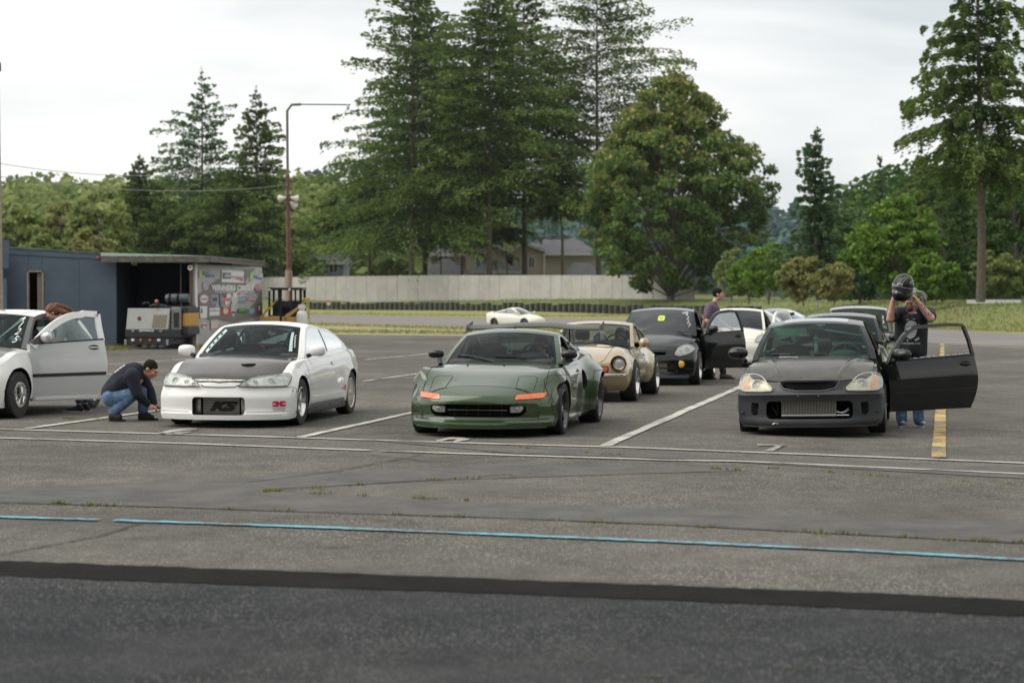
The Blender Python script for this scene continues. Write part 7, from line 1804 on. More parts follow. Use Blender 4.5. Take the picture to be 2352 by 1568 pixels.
def sedan(name, label, pm, pos, head, wb=2.66, xf=2.15, xr=-2.25, half=.86, roof=1.42, wheel=(.32, .22, .215, 'six', M_ALLOY), cowl=(1.05, .96), headr=(.25, 1.37), rear=(-.75, 1.36), tail=(-1.65, 1.05), wbt=.75, wt=.60, swF=.3,
    qr=-1.3, yoff=.86, openx=None, open_side=None, glass=None, cuts=(), seats=True, doors=True, nose=(.70, .64), zb=.20, sglass=None, mirror_m=None, roll=0, cuts_fn=None, sc=1.0, lamps=True, zs_add=0.0, rglass=None, pilm=None, dl=(1.0, -.30)):
 root = empty(name, label=label, cat='car', group='cars lined up in the lot')
 zt0, zt1 = nose
 p = dict(wb=wb, xf=xf, xr=xr, half=half, r=wheel[0], ar=wheel[0] + .045, adep=.32, swF=swF, swR=.24, tuck=.05, tumble=.10, crown=3.0,
    W=[(xr, .74), (xr + .1, .80), (xr + .4, .84), (-1.2, half), (0, half), (1.3, half), (xf - .3, half - .01), (xf - .1, half - .04), (xf - .03, half - .07), (xf, half - .10)],
    ZT=[(xr, .92), (xr + .1, 1.0), (-1.6, 1.06), (-1, 1.0), (.6, cowl[1] + .02), (cowl[0] + .02, cowl[1]), (1.4, cowl[1] - .06), (xf - .35, zt0 + .07), (xf - .12, zt0), (xf, zt1)],
    ZS=[(xr, .86), (-1.8, .96), (-1.2, .95 + zs_add), (0, .90 + zs_add), (.9, cowl[1] - .09), (1.4, cowl[1] - .12), (xf - .35, zt0 + .02), (xf - .12, zt0 - .03), (xf, zt1 - .03)],
    ZB=[(xr, .28), (-1.7, .24), (-1.3, zb + .02), (1.3, zb + .02), (1.6, zb - .02), (xf, zb - .04)],
    PF=[(.14, .02), (.22, .02), (.25, 0), (.45, 0), (.52, -.01), (.58, -.05), (.7, -.10)], PR=[(.2, .03), (.5, 0), (.9, .1)], cab=(tail[0] + .15, cowl[0] - .03, wbt - .05, .32),
    flare=[(wb / 2, wheel[0], wheel[0] + .04, .06, .012), (-wb / 2, wheel[0], wheel[0] + .04, .06, .012)])
 me = make_body(p, list(cuts), pm); pj = Proj(me); body = link('body', me, root)
 g = dict(cowl=cowl, head=headr, rear=rear, tail=tail, crest=roof, wb=wbt, wt=wt, belt=[(-1.8, 1.02), (-.9, .98 + zs_add), (0, .93 + zs_add), (1.0, .91)], bow=.20, bowr=.18, pil=.05, bx=[(-.42, -.34)], qf=cowl[0] - .15, qr=qr,
    tband=.045, drop=.05, pilm=pilm or pm, openx=openx, sglass=sglass, rglass=rglass)
 gh = glasshouse(root, g, pm, glass or M_TINT, open_side=open_side) if sglass or rglass else glasshouse(root, {k: v for k, v in g.items() if k not in ('sglass', 'rglass')}, pm, glass or M_TINT, open_side=open_side)
 if doors:
  for ax, s in (('l', 1), ('R', -1)):
   if open_side == s: continue
   closed_door(pj, body, dl[0] - .12, dl[1] - .12, .28, .86, ax, pm, dl[1] + .05, .78)
 hood = [(cowl[0] + .05, -.70), (1.4, -.71), (xf - .42, -.67), (xf - .25, -.42), (xf - .17, 0), (xf - .25, .42), (xf - .42, .67), (1.4, .71), (cowl[0] + .05, .70), (cowl[0] + .03, 0)]
 hd = pj.patch('t', hood, .003, .005, 8, 'hood', pm, root, 50, d=.07); b = MB(); pj.line('t', hood, .009, .0022, closed=True, mb=b); b.build('hood_gap', M_VOID, body)
 if seats:
  for y in (-.36, .36): seat(root, -.22, y, .42, h=.60)
  dash(root, .72, .66, cowl[1] - .01); steering(root, .36, .37, cowl[1] - .02); inner_mirror(root, .33, headr[1] - .09, .2)
 for s in (-1, 1):
  for x in (wb / 2, -wb / 2): add_wheel(root, x, s * (half - .085), *wheel)
  door_mirror(root, cowl[0] - .32, s * (half + .10), .99, mirror_m or pm, .22, .14, .15, stalk=(.06, -.12, -.08))
 b = MB(); b.box((0, 0, .25), (2.2, 1.3, .08)); b.build('underbody', M_VOID, root)
 place_car(root, pos[0], pos[1], head, yoff, wb, roll); root.scale = (sc, sc, sc)
 return root, p, pj, body, gh, hd
# ---------------- black sedan, door open
cut = []
a = MB(); a.prism(rrect(-.36, .36, .24, .44, .04), 1.85, 2.5, axis='x'); cut.append(a)
a = MB(); a.prism(rrect(-.30, .30, .575, .63, .02), 1.85, 2.5, axis='x'); cut.append(a)
a = MB(); a.prism([(-.28, .28), (-.34, 1.5), (.74, 1.5), (.84, .55), (.80, .28)], .55, 1.3, axis='y'); cut.append(a)
BS, p_, pj, body, gh, hd = sedan('black_sedan', 'black sedan with driver door open, oval headlight and round yellow fog lamp', PT_BLACK, (3.58, 38.0), 11.5, cuts=cut, openx=(-.34, 1.0), open_side=1, roof=1.47, headr=(.25, 1.42), rear=(-.75, 1.41), glass=glass_mat('sedan_glass', (.34, .42, .42), 1.4), nose=(.74, .68))
hl = smooth_poly([(.44, .575), (.50, .70), (.62, .755), (.76, .74), (.80, .66), (.72, .58), (.56, .545)], .2, 2)
for o, s in ((hl, 1), (mir(hl), -1)): lamp_unit(pj, BS, o, bowls=[(s * .67, .665, .055), (s * .55, .635, .045)], amber=smooth_poly([(s * .48, .585), (s * .53, .585), (s * .53, .63), (s * .48, .63)][::s], .2, 1))
for s in (-1, 1):
 h, n, d = pj.hit('f', s * .585, .405); m = MB(); T = Matrix.Translation(h - d * .02) @ Matrix.Rotation(-PI / 2, 4, 'Z'); m.lathe([(.062, .0), (.066, .035), (.058, .04), (.04, .048), (.001, .05)], 20, 0, T); m.build('fog_lamp', mat('yellow_fog', (.75, .42, .02), .2, coat=1), BS, smooth=50)
core_bars(BS, 2.02, -.33, .33, .25, .43, n=8);
b = MB(); b.box((2.06, 0, .335), (.03, .72, .022), bev=.006); b.build('grille_bar', PT_BLACK, BS)
b = MB(); q = [(Car(p_).pt(p_['xf'], -1 + i / 10, .02)) for i in range(21)]; b.prism([(c.x + .03, c.y) for c in q] + [(1.3, .7), (1.3, -.7)], .15, .20); b.build('front_lip', mat('grey_lip', (.07, .08, .09), .4), BS, fix=True)
W_ = Proj(gh['windshield'].data)
st = W_.patch('f', smooth_poly([(-.03, 1.30), (.10, 1.30), (.10, 1.20), (-.03, 1.20)], .2, 1), .004, .004, 3, 'sticker', mat('yellow_sticker', (.62, .68, .08), .5), gh['windshield'])
W_.text('f', '95', .035, 1.25, .075, 'sticker_number', mat('green_ink', (.05, .22, .05), .5), gh['windshield'], off=.010)
for k, (t_, yy, zz) in enumerate((('4', .50, 1.32), ('3', .53, 1.25), ('5', .555, 1.18), ('7', .585, 1.11))): W_.text('f', t_, yy, zz, .085, 'chalk_number', M_WHITEP, gh['windshield'], off=.008, shear=.2)
W_.text('f', 'H8R', .46, 1.355, .06, 'chalk_number', M_WHITEP, gh['windshield'], off=.008, shear=.2)
wiper(BS, [(.98, -.55, .99), (.93, 0, 1.015), (.93, .60, .985)])
o, dpj, skin = door_panel(BS, (.84, .87, 0), rad(40), 1.10, .28, .96, 1.01, 1.40, PT_BLACK, PT_BLACK, curve=.05, nose=.60, fw=.045, glass=glass_mat('door_smoke_glass', (.5, .55, .55), .35))
door_mirror(o, -.12, .16, 1.05, PT_BLACK, .24, .14, .16, stalk=(.02, -.12, -.08))
# ---------------- cars behind
CR, p_, pj, body, gh, hd = sedan('cream_coupe', 'cream white coupe behind the black sedan and the walking man, its left door ajar', PT_CREAM, (6.35, 49.0), 11.5, wb=2.65, roof=1.45, tail=(-1.8, .98), wt=.62, headr=(.15, 1.39), rear=(-.6, 1.37), half=.90, yoff=.9, openx=(-.34, .9), open_side=1, glass=M_TINT, pilm=PT_CREAM)
o, dpj, skin = door_panel(CR, (.84, .91, 0), rad(24), 1.15, .28, .93, 1.0, 1.36, PT_CREAM, PT_CREAM, curve=.06, nose=.5)
door_mirror(o, -.12, .18, 1.03, PT_CREAM, .26, .13, .16, stalk=(.02, -.12, -.08))
hl = smooth_poly([(.56, .60), (.62, .74), (.74, .80), (.82, .74), (.80, .62)], .2, 1)
for o_, s in ((hl, 1), (mir(hl), -1)): lamp_unit(pj, CR, o_)
SB, p_, pj, body, gh, hd = sedan('silver_coupe', 'silver blue fastback coupe with blue mirror caps, furthest of the parked row', PT_SILVER, (9.0, 58.5), -40, wb=2.7, roof=1.44, tail=(-2.0, 1.04), headr=(.0, 1.38), rear=(-.5, 1.37), cowl=(.95, .98), half=.93, yoff=0, glass=glass_mat('silver_car_glass', (.25, .3, .34), 2.2), mirror_m=mat('blue_mirror_cap', (.02, .06, .32), .2, coat=1), nose=(.80, .72))
DB, p_, pj, body, gh, hd = sedan('dark_coupe', 'dark coupe parked directly behind the black coupe, only its pale roof line showing', PT_BLACK, (6.55, 34.6), 11.6, wb=2.62, roof=1.43, half=.86, headr=(.3, 1.37), nose=(.70, .64), glass=M_GLASS)
for o_, s in ((smooth_poly([(.50, .56), (.56, .70), (.74, .72), (.81, .64), (.80, .56)], .2, 1), 1), (mir(smooth_poly([(.50, .56), (.56, .70), (.74, .72), (.81, .64), (.80, .56)], .2, 1)), -1)): lamp_unit(pj, DB, o_, backc=mat('cream_reflector', (.66, .63, .52)))
DC, p_, pj, body, gh, hd = sedan('grey_sedan', 'dark grey sedan behind the helmet holder, number chalked on its windscreen', PT_GREY, (8.45, 43.5), 11.6, wb=2.7, roof=1.56, half=.9, cowl=(1.05, 1.02), headr=(.25, 1.50), rear=(-.9, 1.49), tail=(-1.8, 1.10), wt=.63, glass=M_GLASS, yoff=.9)
W_ = Proj(gh['windshield'].data); W_.text('f', '5', .56, 1.20, .10, 'chalk_number', M_WHITEP, gh['windshield'], off=.008); W_.text('f', '3', .54, 1.30, .10, 'chalk_number', M_WHITEP, gh['windshield'], off=.008)
TR, p_, pj, body, gh, hd = sedan('track_coupe', 'small distant white coupe driving on the track behind the green car', PT_CREAM, (0, 0), 0, wb=2.57, roof=1.33, cowl=(1.05, .88), headr=(.25, 1.26), rear=(-.5, 1.25), tail=(-1.7, .96), zb=.2, wheel=(.30, .2, .19, 'deep', M_GUN), nose=(.66, .60), wbt=.72, wt=.56, zs_add=-.05, glass=glass_mat('track_car_glass', (.3, .36, .4), 2.2))
q = gp(1187, 749); TR.location = (q.x, q.y, -.05); TR.scale = (.88, .88, .88); TR.rotation_euler = (0, 0, rad(-38)); TR['group'] = ''; del TR['group']
# ---------------- silver and white hatchback, left edge
def hatch():
 root = empty('white_hatchback', label='white hatchback at left edge with silver driver door swung open and chromed drag wheel', cat='car', group='cars lined up in the lot')
 wb = 2.51
 p = dict(wb=wb, xf=1.98, xr=-1.75, half=.87, r=.315, ar=.365, adep=.34, swF=.28, swR=.2, tuck=.04, tumble=.08, crown=3.2,
    W=[(-1.75, .80), (-1.6, .85), (-1.2, .87), (0, .87), (1.3, .875), (1.7, .86), (1.88, .83), (1.98, .78)],
    ZT=[(-1.75, .95), (-1.2, .98), (.6, .98), (.95, .96), (1.3, .92), (1.7, .84), (1.9, .76), (1.98, .70)],
    ZS=[(-1.75, .90), (-1.2, .92), (0, .90), (.9, .885), (1.3, .86), (1.7, .79), (1.9, .73), (1.98, .68)],
    ZB=[(-1.75, .28), (-1.25, .24), (1.25, .24), (1.5, .16), (1.98, .15)],
    PF=[(.15, .02), (.25, .02), (.5, 0), (.7, -.08)], PR=[(.2, .03), (.5, 0), (.9, .02)], cab=(-1.45, .95, .72, .3),
    flare=[(wb / 2, .315, .37, .05, .012), (-wb / 2, .315, .36, .05, .012)])
 a = MB(); a.prism([(-.26, .33), (-.30, 1.5), (.66, 1.5), (.82, .55), (.78, .33)], .55, 1.3, axis='y')
 me = make_body(p, [a], PT_WHITE); pj = Proj(me); body = link('body', me, root)
 hood = [(.98, -.70), (1.4, -.70), (1.78, -.62), (1.86, 0), (1.78, .62), (1.4, .70), (.98, .70), (.97, 0)]
 hd = pj.patch('t', hood, .005, .01, 8, 'hood', mat('grey_hood', (.16, .165, .165), .4, coat=.6), root, 50, d=.06)
 for (x, z) in ((1.74, .62), (1.76, .22)):
  h, n, d = pj.hit('l', x, z); b = MB(); b.ell(h, (.016, .008, .016), 8, 5); b.build('bolt', M_VOID, body)
 b = MB(); pj.line('l', [(.90, .93), (.86, .6), (.84, .3)], .007, .002, mb=b); pj.line('l', [(1.62, .17), (1.62, .40)], .006, .002, mb=b); b.build('panel_gap', M_VOID, body)
 g = dict(cowl=(.98, .965), head=(.32, 1.40), rear=(-1.15, 1.40), tail=(-1.62, 1.0), crest=1.455, wb=.755, wt=.60, belt=[(-1.8, .96), (0, .94), (1.0, .92)], bow=.18, bowr=.12, pil=.05, bx=[(-.34, -.26)], qf=.8, qr=-1.1, tband=.05, drop=.045,
    pilm=mat('grey_pillar', (.12, .115, .115), .5), openx=(-.26, .8), frith=.03)
 gh = glasshouse(root, g, PT_WHITE, M_GLASS, open_side=1); W_ = Proj(gh['windshield'].data)
 for t_, yy, zz in (('4', .50, 1.335), ('1', .525, 1.245), ('2', .545, 1.15), ('5', .57, 1.045)): W_.text('f', t_, yy, zz, .125, 'chalk_number', mat('white_window_chalk', (.8, .82, .8)), gh['windshield'], off=.008, shear=.15)
 rj = Proj(gh['roof'].data); b = MB(); rj.line('t', [(.22, -.45), (.25, 0), (.22, .42), (-.3, .42), (-.3, -.45)], .006, .002, closed=True, mb=b); b.build('sunroof_gap', M_VOID, gh['roof'])
 seat(root, -.22, .37, .40, bucket=True); seat(root, -.22, -.37, .40, bucket=True, m=mat('teal_seat', (.10, .16, .15), .8)); dash(root, .62, .68, .95); steering(root, .28, .37, .95); inner_mirror(root, .36, 1.31)
 b = MB()
 for s in (-1, 1): b.tube([(-.45, s * .64, .35), (-.45, s * .62, 1.1), (-.48, s * .5, 1.32), (-.48, 0, 1.34)], .021, 8); b.tube([(.62, s * .70, .5), (.45, s * .66, 1.1), (.2, s * .55, 1.34), (-.48, s * .5, 1.33)], .021, 8)
 b.tube([(-.45, -.6, .95), (-.45, .6, .95)], .02, 8); b.tube([(-.45, .66, .5), (.1, .70, .62), (.6, .69, .85)], .02, 8); b.build('roll_cage', mat('cage_black', (.02, .02, .02), .35, coat=.5), root, smooth=50)
 for s in (-1, 1):
  add_wheel(root, wb / 2, s * .765, .315, .24, .17, 'beadlock', M_CHROME); add_wheel(root, -wb / 2, s * .76, .30, .20, .185, 'ten', M_CHROME)
 o, dpj, skin = door_panel(root, (.86, .81, 0), rad(40), 1.14, .20, .985, 1.04, 1.425, PT_SILVERDOOR, PT_WHITE, curve=.05, nose=.80, rake_r=.01, fw=.085, glass=glass_mat('door_clear_glass', (.72, .80, .78), 2.0))
 o['label'] = 'silver driver door with white window frame'
 dpj.patch('l', [(-.10, .222), (-1.05, .222), (-1.05, .262), (-.10, .262)], .008, .010, 3, 'door_sill', PT_WHITE, o, 30)
 b = MB(); dpj.line('l', [(-.05, .555), (-.6, .56), (-1.15, .565)], .045, .008, mb=b); b.build('door_moulding', M_BLACK, o)
 b = MB(); b.prism([(0, 1.0), (-.07, .99), (-.30, 1.0), (-.30, 1.16), (-.14, 1.10)], .01, .035, axis='y'); b.build('mirror_sail', mat('grey_pillar', (.12, .115, .115)), o, fix=True)
 door_mirror(o, -.20, .16, 1.08, mat('silver_mirror', (.5, .51, .51), .3, .4, coat=1), .24, .15, .15, stalk=(.0, -.10, -.06))
 b = MB(); b.box((0, 0, .26), (2.2, 1.4, .1)); b.build('underbody', M_VOID, root)
 return root, p
HB, HBp = hatch(); place_car(HB, -6.647, 26.85, 11.7, .87, 2.51)
# ------------------------------------------------------------------ people
def cap(m, a, b, ra, rb, n=12, flat=1.0, fdir=None):
 """closed tapered capsule"""
 a, b = Vector(a), Vector(b); d = b - a; L_ = d.length
 if L_ < 1e-5: d = Vector((0, 0, 1)); L_ = 1e-5
 q = d.to_track_quat('Z', 'Y').to_matrix().to_4x4(); rows = []
 k = 4
 prof = [(ra * math.cos(t), -ra * math.sin(t)) for t in [PI / 2 * (1 - i / k) * .999 for i in range(k + 1)]] + [(rb * math.cos(t), L_ + rb * math.sin(t)) for t in [PI / 2 * .999 * i / k for i in range(k + 1)]]
 T = Matrix.Translation(a) @ q
 V = []; F = []
 for r, h in prof:
  for j in range(n):
   t = 2 * PI * j / n; V.append(T @ Vector((r * math.cos(t), r * math.sin(t) * flat, h)))
 for i in range(len(prof) - 1):
  for j in range(n): F.append((i * n + j, i * n + (j + 1) % n, (i + 1) * n + (j + 1) % n, (i + 1) * n + j))
 F.append(tuple(range(n - 1, -1, -1))); F.append(tuple((len(prof) - 1) * n + j for j in range(n)))
 m.add(V, F)
def chain(m, pts, rs, **k):
 for i in range(len(pts) - 1): cap(m, pts[i], pts[i + 1], rs[i], rs[i + 1], **k)
def hand(m, wrist, direction, palm_n, curl=.6, side=1, size=1.0, spread=.10):
 """palm and five fingers; direction = wrist to knuckles, palm_n = way the palm faces, side puts the thumb"""
 d = Vector(direction).normalized(); n = Vector(palm_n); n = (n - d * n.dot(d)).normalized(); s = d.cross(n) * side; w0 = Vector(wrist); z = size
 for k in range(4):
  f = (k - 1.5) / 1.5; base = w0 + d * .085 * z + s * f * .030 * z
  cap(m, w0 + s * f * .016 * z + d * .01, base, .017 * z, .0125 * z, n=8)
  ln = (.072, .082, .078, .060)[k] * z; dd = (d + s * f * spread).normalized(); p = base; a = 0
  for j, fr in enumerate((.45, .32, .23)):
   a += curl * (.6, .75, .5)[j]; dv = dd * math.cos(a) + n * math.sin(a); q = p + dv * ln * fr; cap(m, p, q, (.0112, .0100, .0088)[j] * z, (.0104, .0092, .0075)[j] * z, n=8); p = q
 b = w0 + d * .025 * z - s * .026 * z; t1 = b + (d * .55 - s * .75 + n * .25).normalized() * .042 * z; t2 = t1 + (d * .85 - s * .25 + n * .45).normalized() * .034 * z; cap(m, w0 + d * .015, b, .019 * z, .016 * z, n=8); cap(m, b, t1, .0145 * z, .012 * z, n=8); cap(m, t1, t2, .0115 * z, .009 * z, n=8)
def head(m, c, fwd, up, s=1.0):
 """skull, jaw, nose, ears, eye hollows; c is the middle of the head"""
 f = Vector(fwd).normalized(); u = Vector(up); u = (u - f * u.dot(f)).normalized(); r = u.cross(f); R = Matrix((r, f, u)).transposed().to_4x4(); T = Matrix.Translation(c) @ R @ Matrix.Scale(s, 4)
 m.ell((0, -.012, .03), (.076, .096, .095), 18, 12, M=T); m.ell((0, .022, -.035), (.060, .072, .080), 16, 10, M=T); m.ell((0, .055, -.085), (.036, .034, .028), 12, 8, M=T)
 m.ell((0, .093, .030), (.048, .018, .018), 12, 8, M=T)                     # brow
 m.ell((0, .108, -.008), (.013, .021, .030), 10, 8, M=T); m.ell((0, .112, -.022), (.017, .016, .012), 10, 8, M=T)   # nose
 for sg in (-1, 1): m.ell((sg * .036, .078, -.014), (.024, .022, .022), 10, 8, M=T); m.ell((sg * .079, -.008, -.004), (.010, .020, .031), 10, 8, M=T)
 m.ell((0, .096, -.052), (.024, .012, .008), 10, 6, M=T); m.ell((0, .092, -.064), (.021, .013, .009), 10, 6, M=T)
 return T
def face_bits(root_body, T, lipm=None, brow=None):
 e = MB()
 for sg in (-1, 1): e.ell((sg * .033, .0895, .008), (.012, .006, .0055), 10, 6, M=T)
 eo = e.build('eye', mat('eye_white', (.32, .28, .25), .3), root_body, smooth=60, kind='stuff')
 p = MB()
 for sg in (-1, 1): p.ell((sg * .033, .0945, .008), (.006, .003, .0058), 8, 5, M=T)
 p.build('iris', mat('iris_dark', (.03, .02, .015), .2), eo, smooth=60, kind='stuff')
 p = MB()
 for sg in (-1, 1): p.tube([T @ Vector((sg * .016, .109, .032)), T @ Vector((sg * .036, .104, .037)), T @ Vector((sg * .054, .088, .030))], [.004, .005, .003], 6)
 p.build('eyebrow', brow or mat('dark_hair', (.02, .014, .010), .6), root_body, smooth=60, kind='stuff')
 p = MB(); p.tube([T @ Vector((-.022, .099, -.057)), T @ Vector((0, .108, -.058)), T @ Vector((.022, .099, -.057))], [.003, .005, .003], 6); p.build('lips', lipm or mat('lip_skin', (.38, .14, .11), .5), root_body, smooth=60)
def solid(root, m, name, material, vox=.010, sm=5, **k):
 me = remesh(m.mesh(name, [material]), vox, sm); me.materials.clear(); me.materials.append(material); me.polygons.foreach_set('use_smooth', [True] * len(me.polygons))
 return link(name, me, root, **k)
def shoe(root, heel, toe, m_up, m_sole, h=.085, name='shoe', w=.045):
 a, b = Vector(heel), Vector(toe); d = (b - a).normalized(); s = d.cross(Vector((0, 0, 1))).normalized(); u = MB()
 cap(u, a + Vector((0, 0, h * .55)), a + d * .10 + Vector((0, 0, h * .55)), w * .95, w); cap(u, a + d * .08 + Vector((0, 0, h * .45)), b - d * .05 + Vector((0, 0, h * .36)), w, w * .92); cap(u, a + Vector((0, 0, h * .7)), a + d * .03 + Vector((0, 0, h * 1.25)), w * .9, w * .95)
 cap(u, a + d * .08 + Vector((0, 0, h * .75)), b - d * .09 + Vector((0, 0, h * .45)), w * .75, w * .7)
 for i, v in enumerate(u.v):
  if v[2] < a.z + .012: u.v[i] = (v[0], v[1], a.z + .012)
 o = solid(root, u, name, m_up, .009, 3); q = MB(); L_ = (b - a).length; n = 20; pts = []
 for i in range(n):
  t = 2 * PI * i / n; x = math.cos(t); y = math.sin(t); l = L_ / 2 + .045; pts.append((a + b) / 2 + d * x * l * .98 + s * y * (w * 1.08 if x > 0 else w * .95) * (1 - .15 * x * x * (x > 0)))
 q.add([(p.x, p.y, a.z + .0) for p in pts] + [(p.x, p.y, a.z + .026) for p in pts], [tuple(range(n)), tuple(range(n, 2 * n))] + [(i, (i + 1) % n, n + (i + 1) % n, n + i) for i in range(n)]); q.build('sole', m_sole, o, fix=True)
 return o
def hair_cap(root, T, material, lo=-.02, grow=1.06, back=-.06, name='hair', extra=None, rough_=.004, sideburn=True):
 m = MB(); m.ell((0, -.018, .036), (.079 * grow, .097 * grow, .094 * grow), 22, 14, M=None)
 V = []; rng = random.Random(4)
 m2 = MB(); m2.v = []
 for (x, y, z) in m.v:
  lim = .055 if y > .045 else (.012 if y > -.01 else back)
  if z < lim:
   k = .90; x, y = x * k, (y + .018) * k - .018; z = max(z, lim - .012)
  V.append(T @ Vector((x + rng.uniform(-1, 1) * rough_, y + rng.uniform(-1, 1) * rough_, z + rng.uniform(-1, 1) * rough_)))
 m2.v = [tuple(v) for v in V]; m2.f = m.f; m2.m = m.m
 if extra: extra(m2)
 return solid(root, m2, name, material, .009, 2)
M_BLACKCLOTH = mat('black_cotton', (.012, .013, .016), .9, noise=(9, (.022, .024, .03), .8), bump=(14, .5))
M_NAVY = mat('dark_hoodie_fleece', (.010, .012, .022), .95, noise=(7, (.02, .024, .038), .8), bump=(12, .6))
M_PURPLE = mat('faded_plum_cotton', (.10, .075, .105), .9, noise=(7, (.14, .11, .15), .8), bump=(12, .4))
M_DHAIR = mat('dark_hair', (.012, .009, .007), .85, bump=(40, .8), spec=.2); M_GREENHAIR = mat('pale_green_hair', (.34, .42, .33), .7, noise=(30, (.20, .26, .19), .8), bump=(40, .8)); M_AUBURN = mat('auburn_hair', (.17, .058, .02), .6, noise=(22, (.07, .024, .010), .9), bump=(50, .7)); M_BEARD = mat('ginger_beard', (.12, .045, .018), .8, noise=(30, (.07, .03, .012), .8), bump=(50, .6))
# ---- man with the helmet
g0 = gp(2093, 984); g0.y += .35; g0.x = X_at(2093, g0.y)
HM = empty('person', (g0.x, g0.y, zg(g0.x)), label='bearded man in black t-shirt lifting a helmet beside the open door of the black coupe', cat='person')
body = MB()
hc = Vector((-.045, -.13, 1.640)); fw = Vector((-.22, -.80, -.55))
T = head(body, hc, fw, (-.10, -.40, .92), 1.02)
chain(body, [(0, -.02, 1.46), (-.03, -.09, 1.56)], [.062, .058])
shL, shR = Vector((-.205, -.02, 1.47)), Vector((.225, -.02, 1.47))      # L = picture left
elL, haL = Vector((-.330, -.28, 1.40)), Vector((-.300, -.36, 1.655))
elR, haR = Vector((.180, -.36, 1.41)), Vector((-.030, -.38, 1.66))
chain(body, [shL, elL, haL], [.062, .048, .031]); chain(body, [elL, elL.lerp(haL, .35)], [.045, .046])
chain(body, [shR, elR, haR], [.064, .050, .031]); chain(body, [elR, elR.lerp(haR, .35)], [.047, .048])
chain(body, [(0, .0, 1.0), (0, 0, 1.40)], [.15, .15]); chain(body, [shL, shR], [.07, .07])
hand(body, haL, (.10, -.05, 1), (1, -.15, 0), .35, -1, 1.05); hand(body, haR, (-.50, -.10, .85), (-.55, .1, -.45), .32, -1, 1.08, .35)
for s in (-1, 1): chain(body, [(s * .10, 0, .93), (s * .11 - .02, -.02, .50), (s * .11 - .01, .02, .12)], [.10, .062, .045])
bo = solid(HM, body, 'body', M_SKIN, .0085, 3); face_bits(bo, T, brow=M_BEARD)
tt = MB(); tj = Proj(bo.data)
for k in range(16):
 rr = random.Random(k); f = rr.uniform(.05, .8); c = elR.lerp(haR, f) + Vector((rr.uniform(-.03, .03), -.2, rr.uniform(-.02, .02))); h = tj.t.ray_cast(c, Vector((0, 1, 0)))
 if h[0] is not None: tt.ell(h[0], (rr.uniform(.006, .016), .0022, rr.uniform(.006, .016)), 7, 4)
tt.build('tattoo', mat('tattoo_ink', (.13, .11, .13), .6), bo, kind='stuff')
sh = MB(); chain(sh, [(0, 0, .98), (0, 0, 1.18), (0, .0, 1.34)], [.178, .182, .185]);
for s in (-1, 1): cap(sh, (s * .075, 0, .95), (s * .085, 0, 1.32), .135, .135)
cap(sh, (0, -.06, 1.0), (0, -.04, 1.2), .145, .14)
cap(sh, shL + Vector((.03, 0, -.0)), shR - Vector((.03, 0, 0)), .088, .088); cap(sh, shL, shL.lerp(elL, .62), .084, .078); cap(sh, shR, shR.lerp(elR, .62), .088, .082)
cap(sh, (0, 0, 1.45), (-.01, -.03, 1.51), .08, .074)
for i, v in enumerate(sh.v):
 if v[2] < .90: sh.v[i] = (v[0], v[1], .90)
so = solid(HM, sh, 'shirt', M_BLACKCLOTH, .011, 4); sj = Proj(so.data)
def sprint(poly, mm, nm='shirt_print', off=.004, par=so, x0=0, pj_=None):
 pj_ = pj_ or sj; n = len(poly); cx = sum(q[0] for q in poly) / n; cz = sum(q[1] for q in poly) / n; V = []; F = []
 def hh(x, z):
  h = pj_.t.ray_cast(Vector((x, -2, z)), Vector((0, 1, 0))); return (h[0] if h[0] is not None else Vector((x, -.15, z))) + Vector((0, -off, 0))
 P = densify(poly, .02); n = len(P); V.append(hh(cx, cz))
 for r in (1, 2, 3):
  for q in P: V.append(hh(cx + (q[0] - cx) * r / 3, cz + (q[1] - cz) * r / 3))
 for j in range(n): F.append((0, 1 + j, 1 + (j + 1) % n))
 for r in range(2):
  for j in range(n): a = 1 + r * n + j; b = 1 + r * n + (j + 1) % n; F.append((a, a + n, b + n, b))
 m = MB(); m.add(V, F); return m.build(nm, mm, par, fix=True)
PRW = mat('shirt_print_pale', (.52, .54, .56), .8, noise=(60, (.16, .17, .18), .8))
sprint(smooth_poly([(-.115, 1.19), (-.11, 1.33), (-.05, 1.385), (.03, 1.36), (.045, 1.27), (.02, 1.18), (-.05, 1.14)], .2, 1), PRW)
sprint([(.0, 1.13), (.06, 1.17), (.075, 1.145), (.02, 1.115)], PRW); sprint([(-.10, 1.385), (-.07, 1.40), (-.06, 1.385)], PRW); sprint([(-.03, 1.405), (.02, 1.40), (.0, 1.39)], PRW); sprint([(.055, 1.34), (.075, 1.33), (.06, 1.31)], PRW); sprint([(-.09, 1.14), (-.07, 1.13), (-.08, 1.11)], PRW)
me = text_mesh('POSTPONED 20 2021', .03, .001); me.materials.clear(); me.materials.append(PRW)
for v in me.vertices:
 x, z = v.co.x * .85 - .03, v.co.y + 1.085; h = sj.t.ray_cast(Vector((x, -2, z)), Vector((0, 1, 0))); v.co = (x, (h[0].y if h[0] is not None else -.15) - .004, z)
link('shirt_lettering', me, so)
jn = MB()
for s in (-1, 1): chain(jn, [(s * .09, 0, .90), (s * .11 - .02, -.02, .50), (s * .11 - .01, .01, .14)], [.125, .088, .072]); cap(jn, (s * .11 - .01, .0, .14), (s * .11 - .01, -.01, .09), .074, .070)
cap(jn, (-.06, 0, .93), (.06, 0, .93), .135, .135); solid(HM, jn, 'jeans', M_DENIM, .011, 3)
M_SHOE1 = mat('blue_black_leather', (.015, .016, .03), .5, noise=(9, (.05, .08, .30), .9)); M_SOLEW = mat('pale_rubber_sole', (.42, .42, .40), .7)
shoe(HM, (-.10, .04, 0), (-.17, -.17, 0), M_SHOE1, M_SOLEW); shoe(HM, (.13, .04, 0), (.10, -.20, 0), M_SHOE1, M_SOLEW)
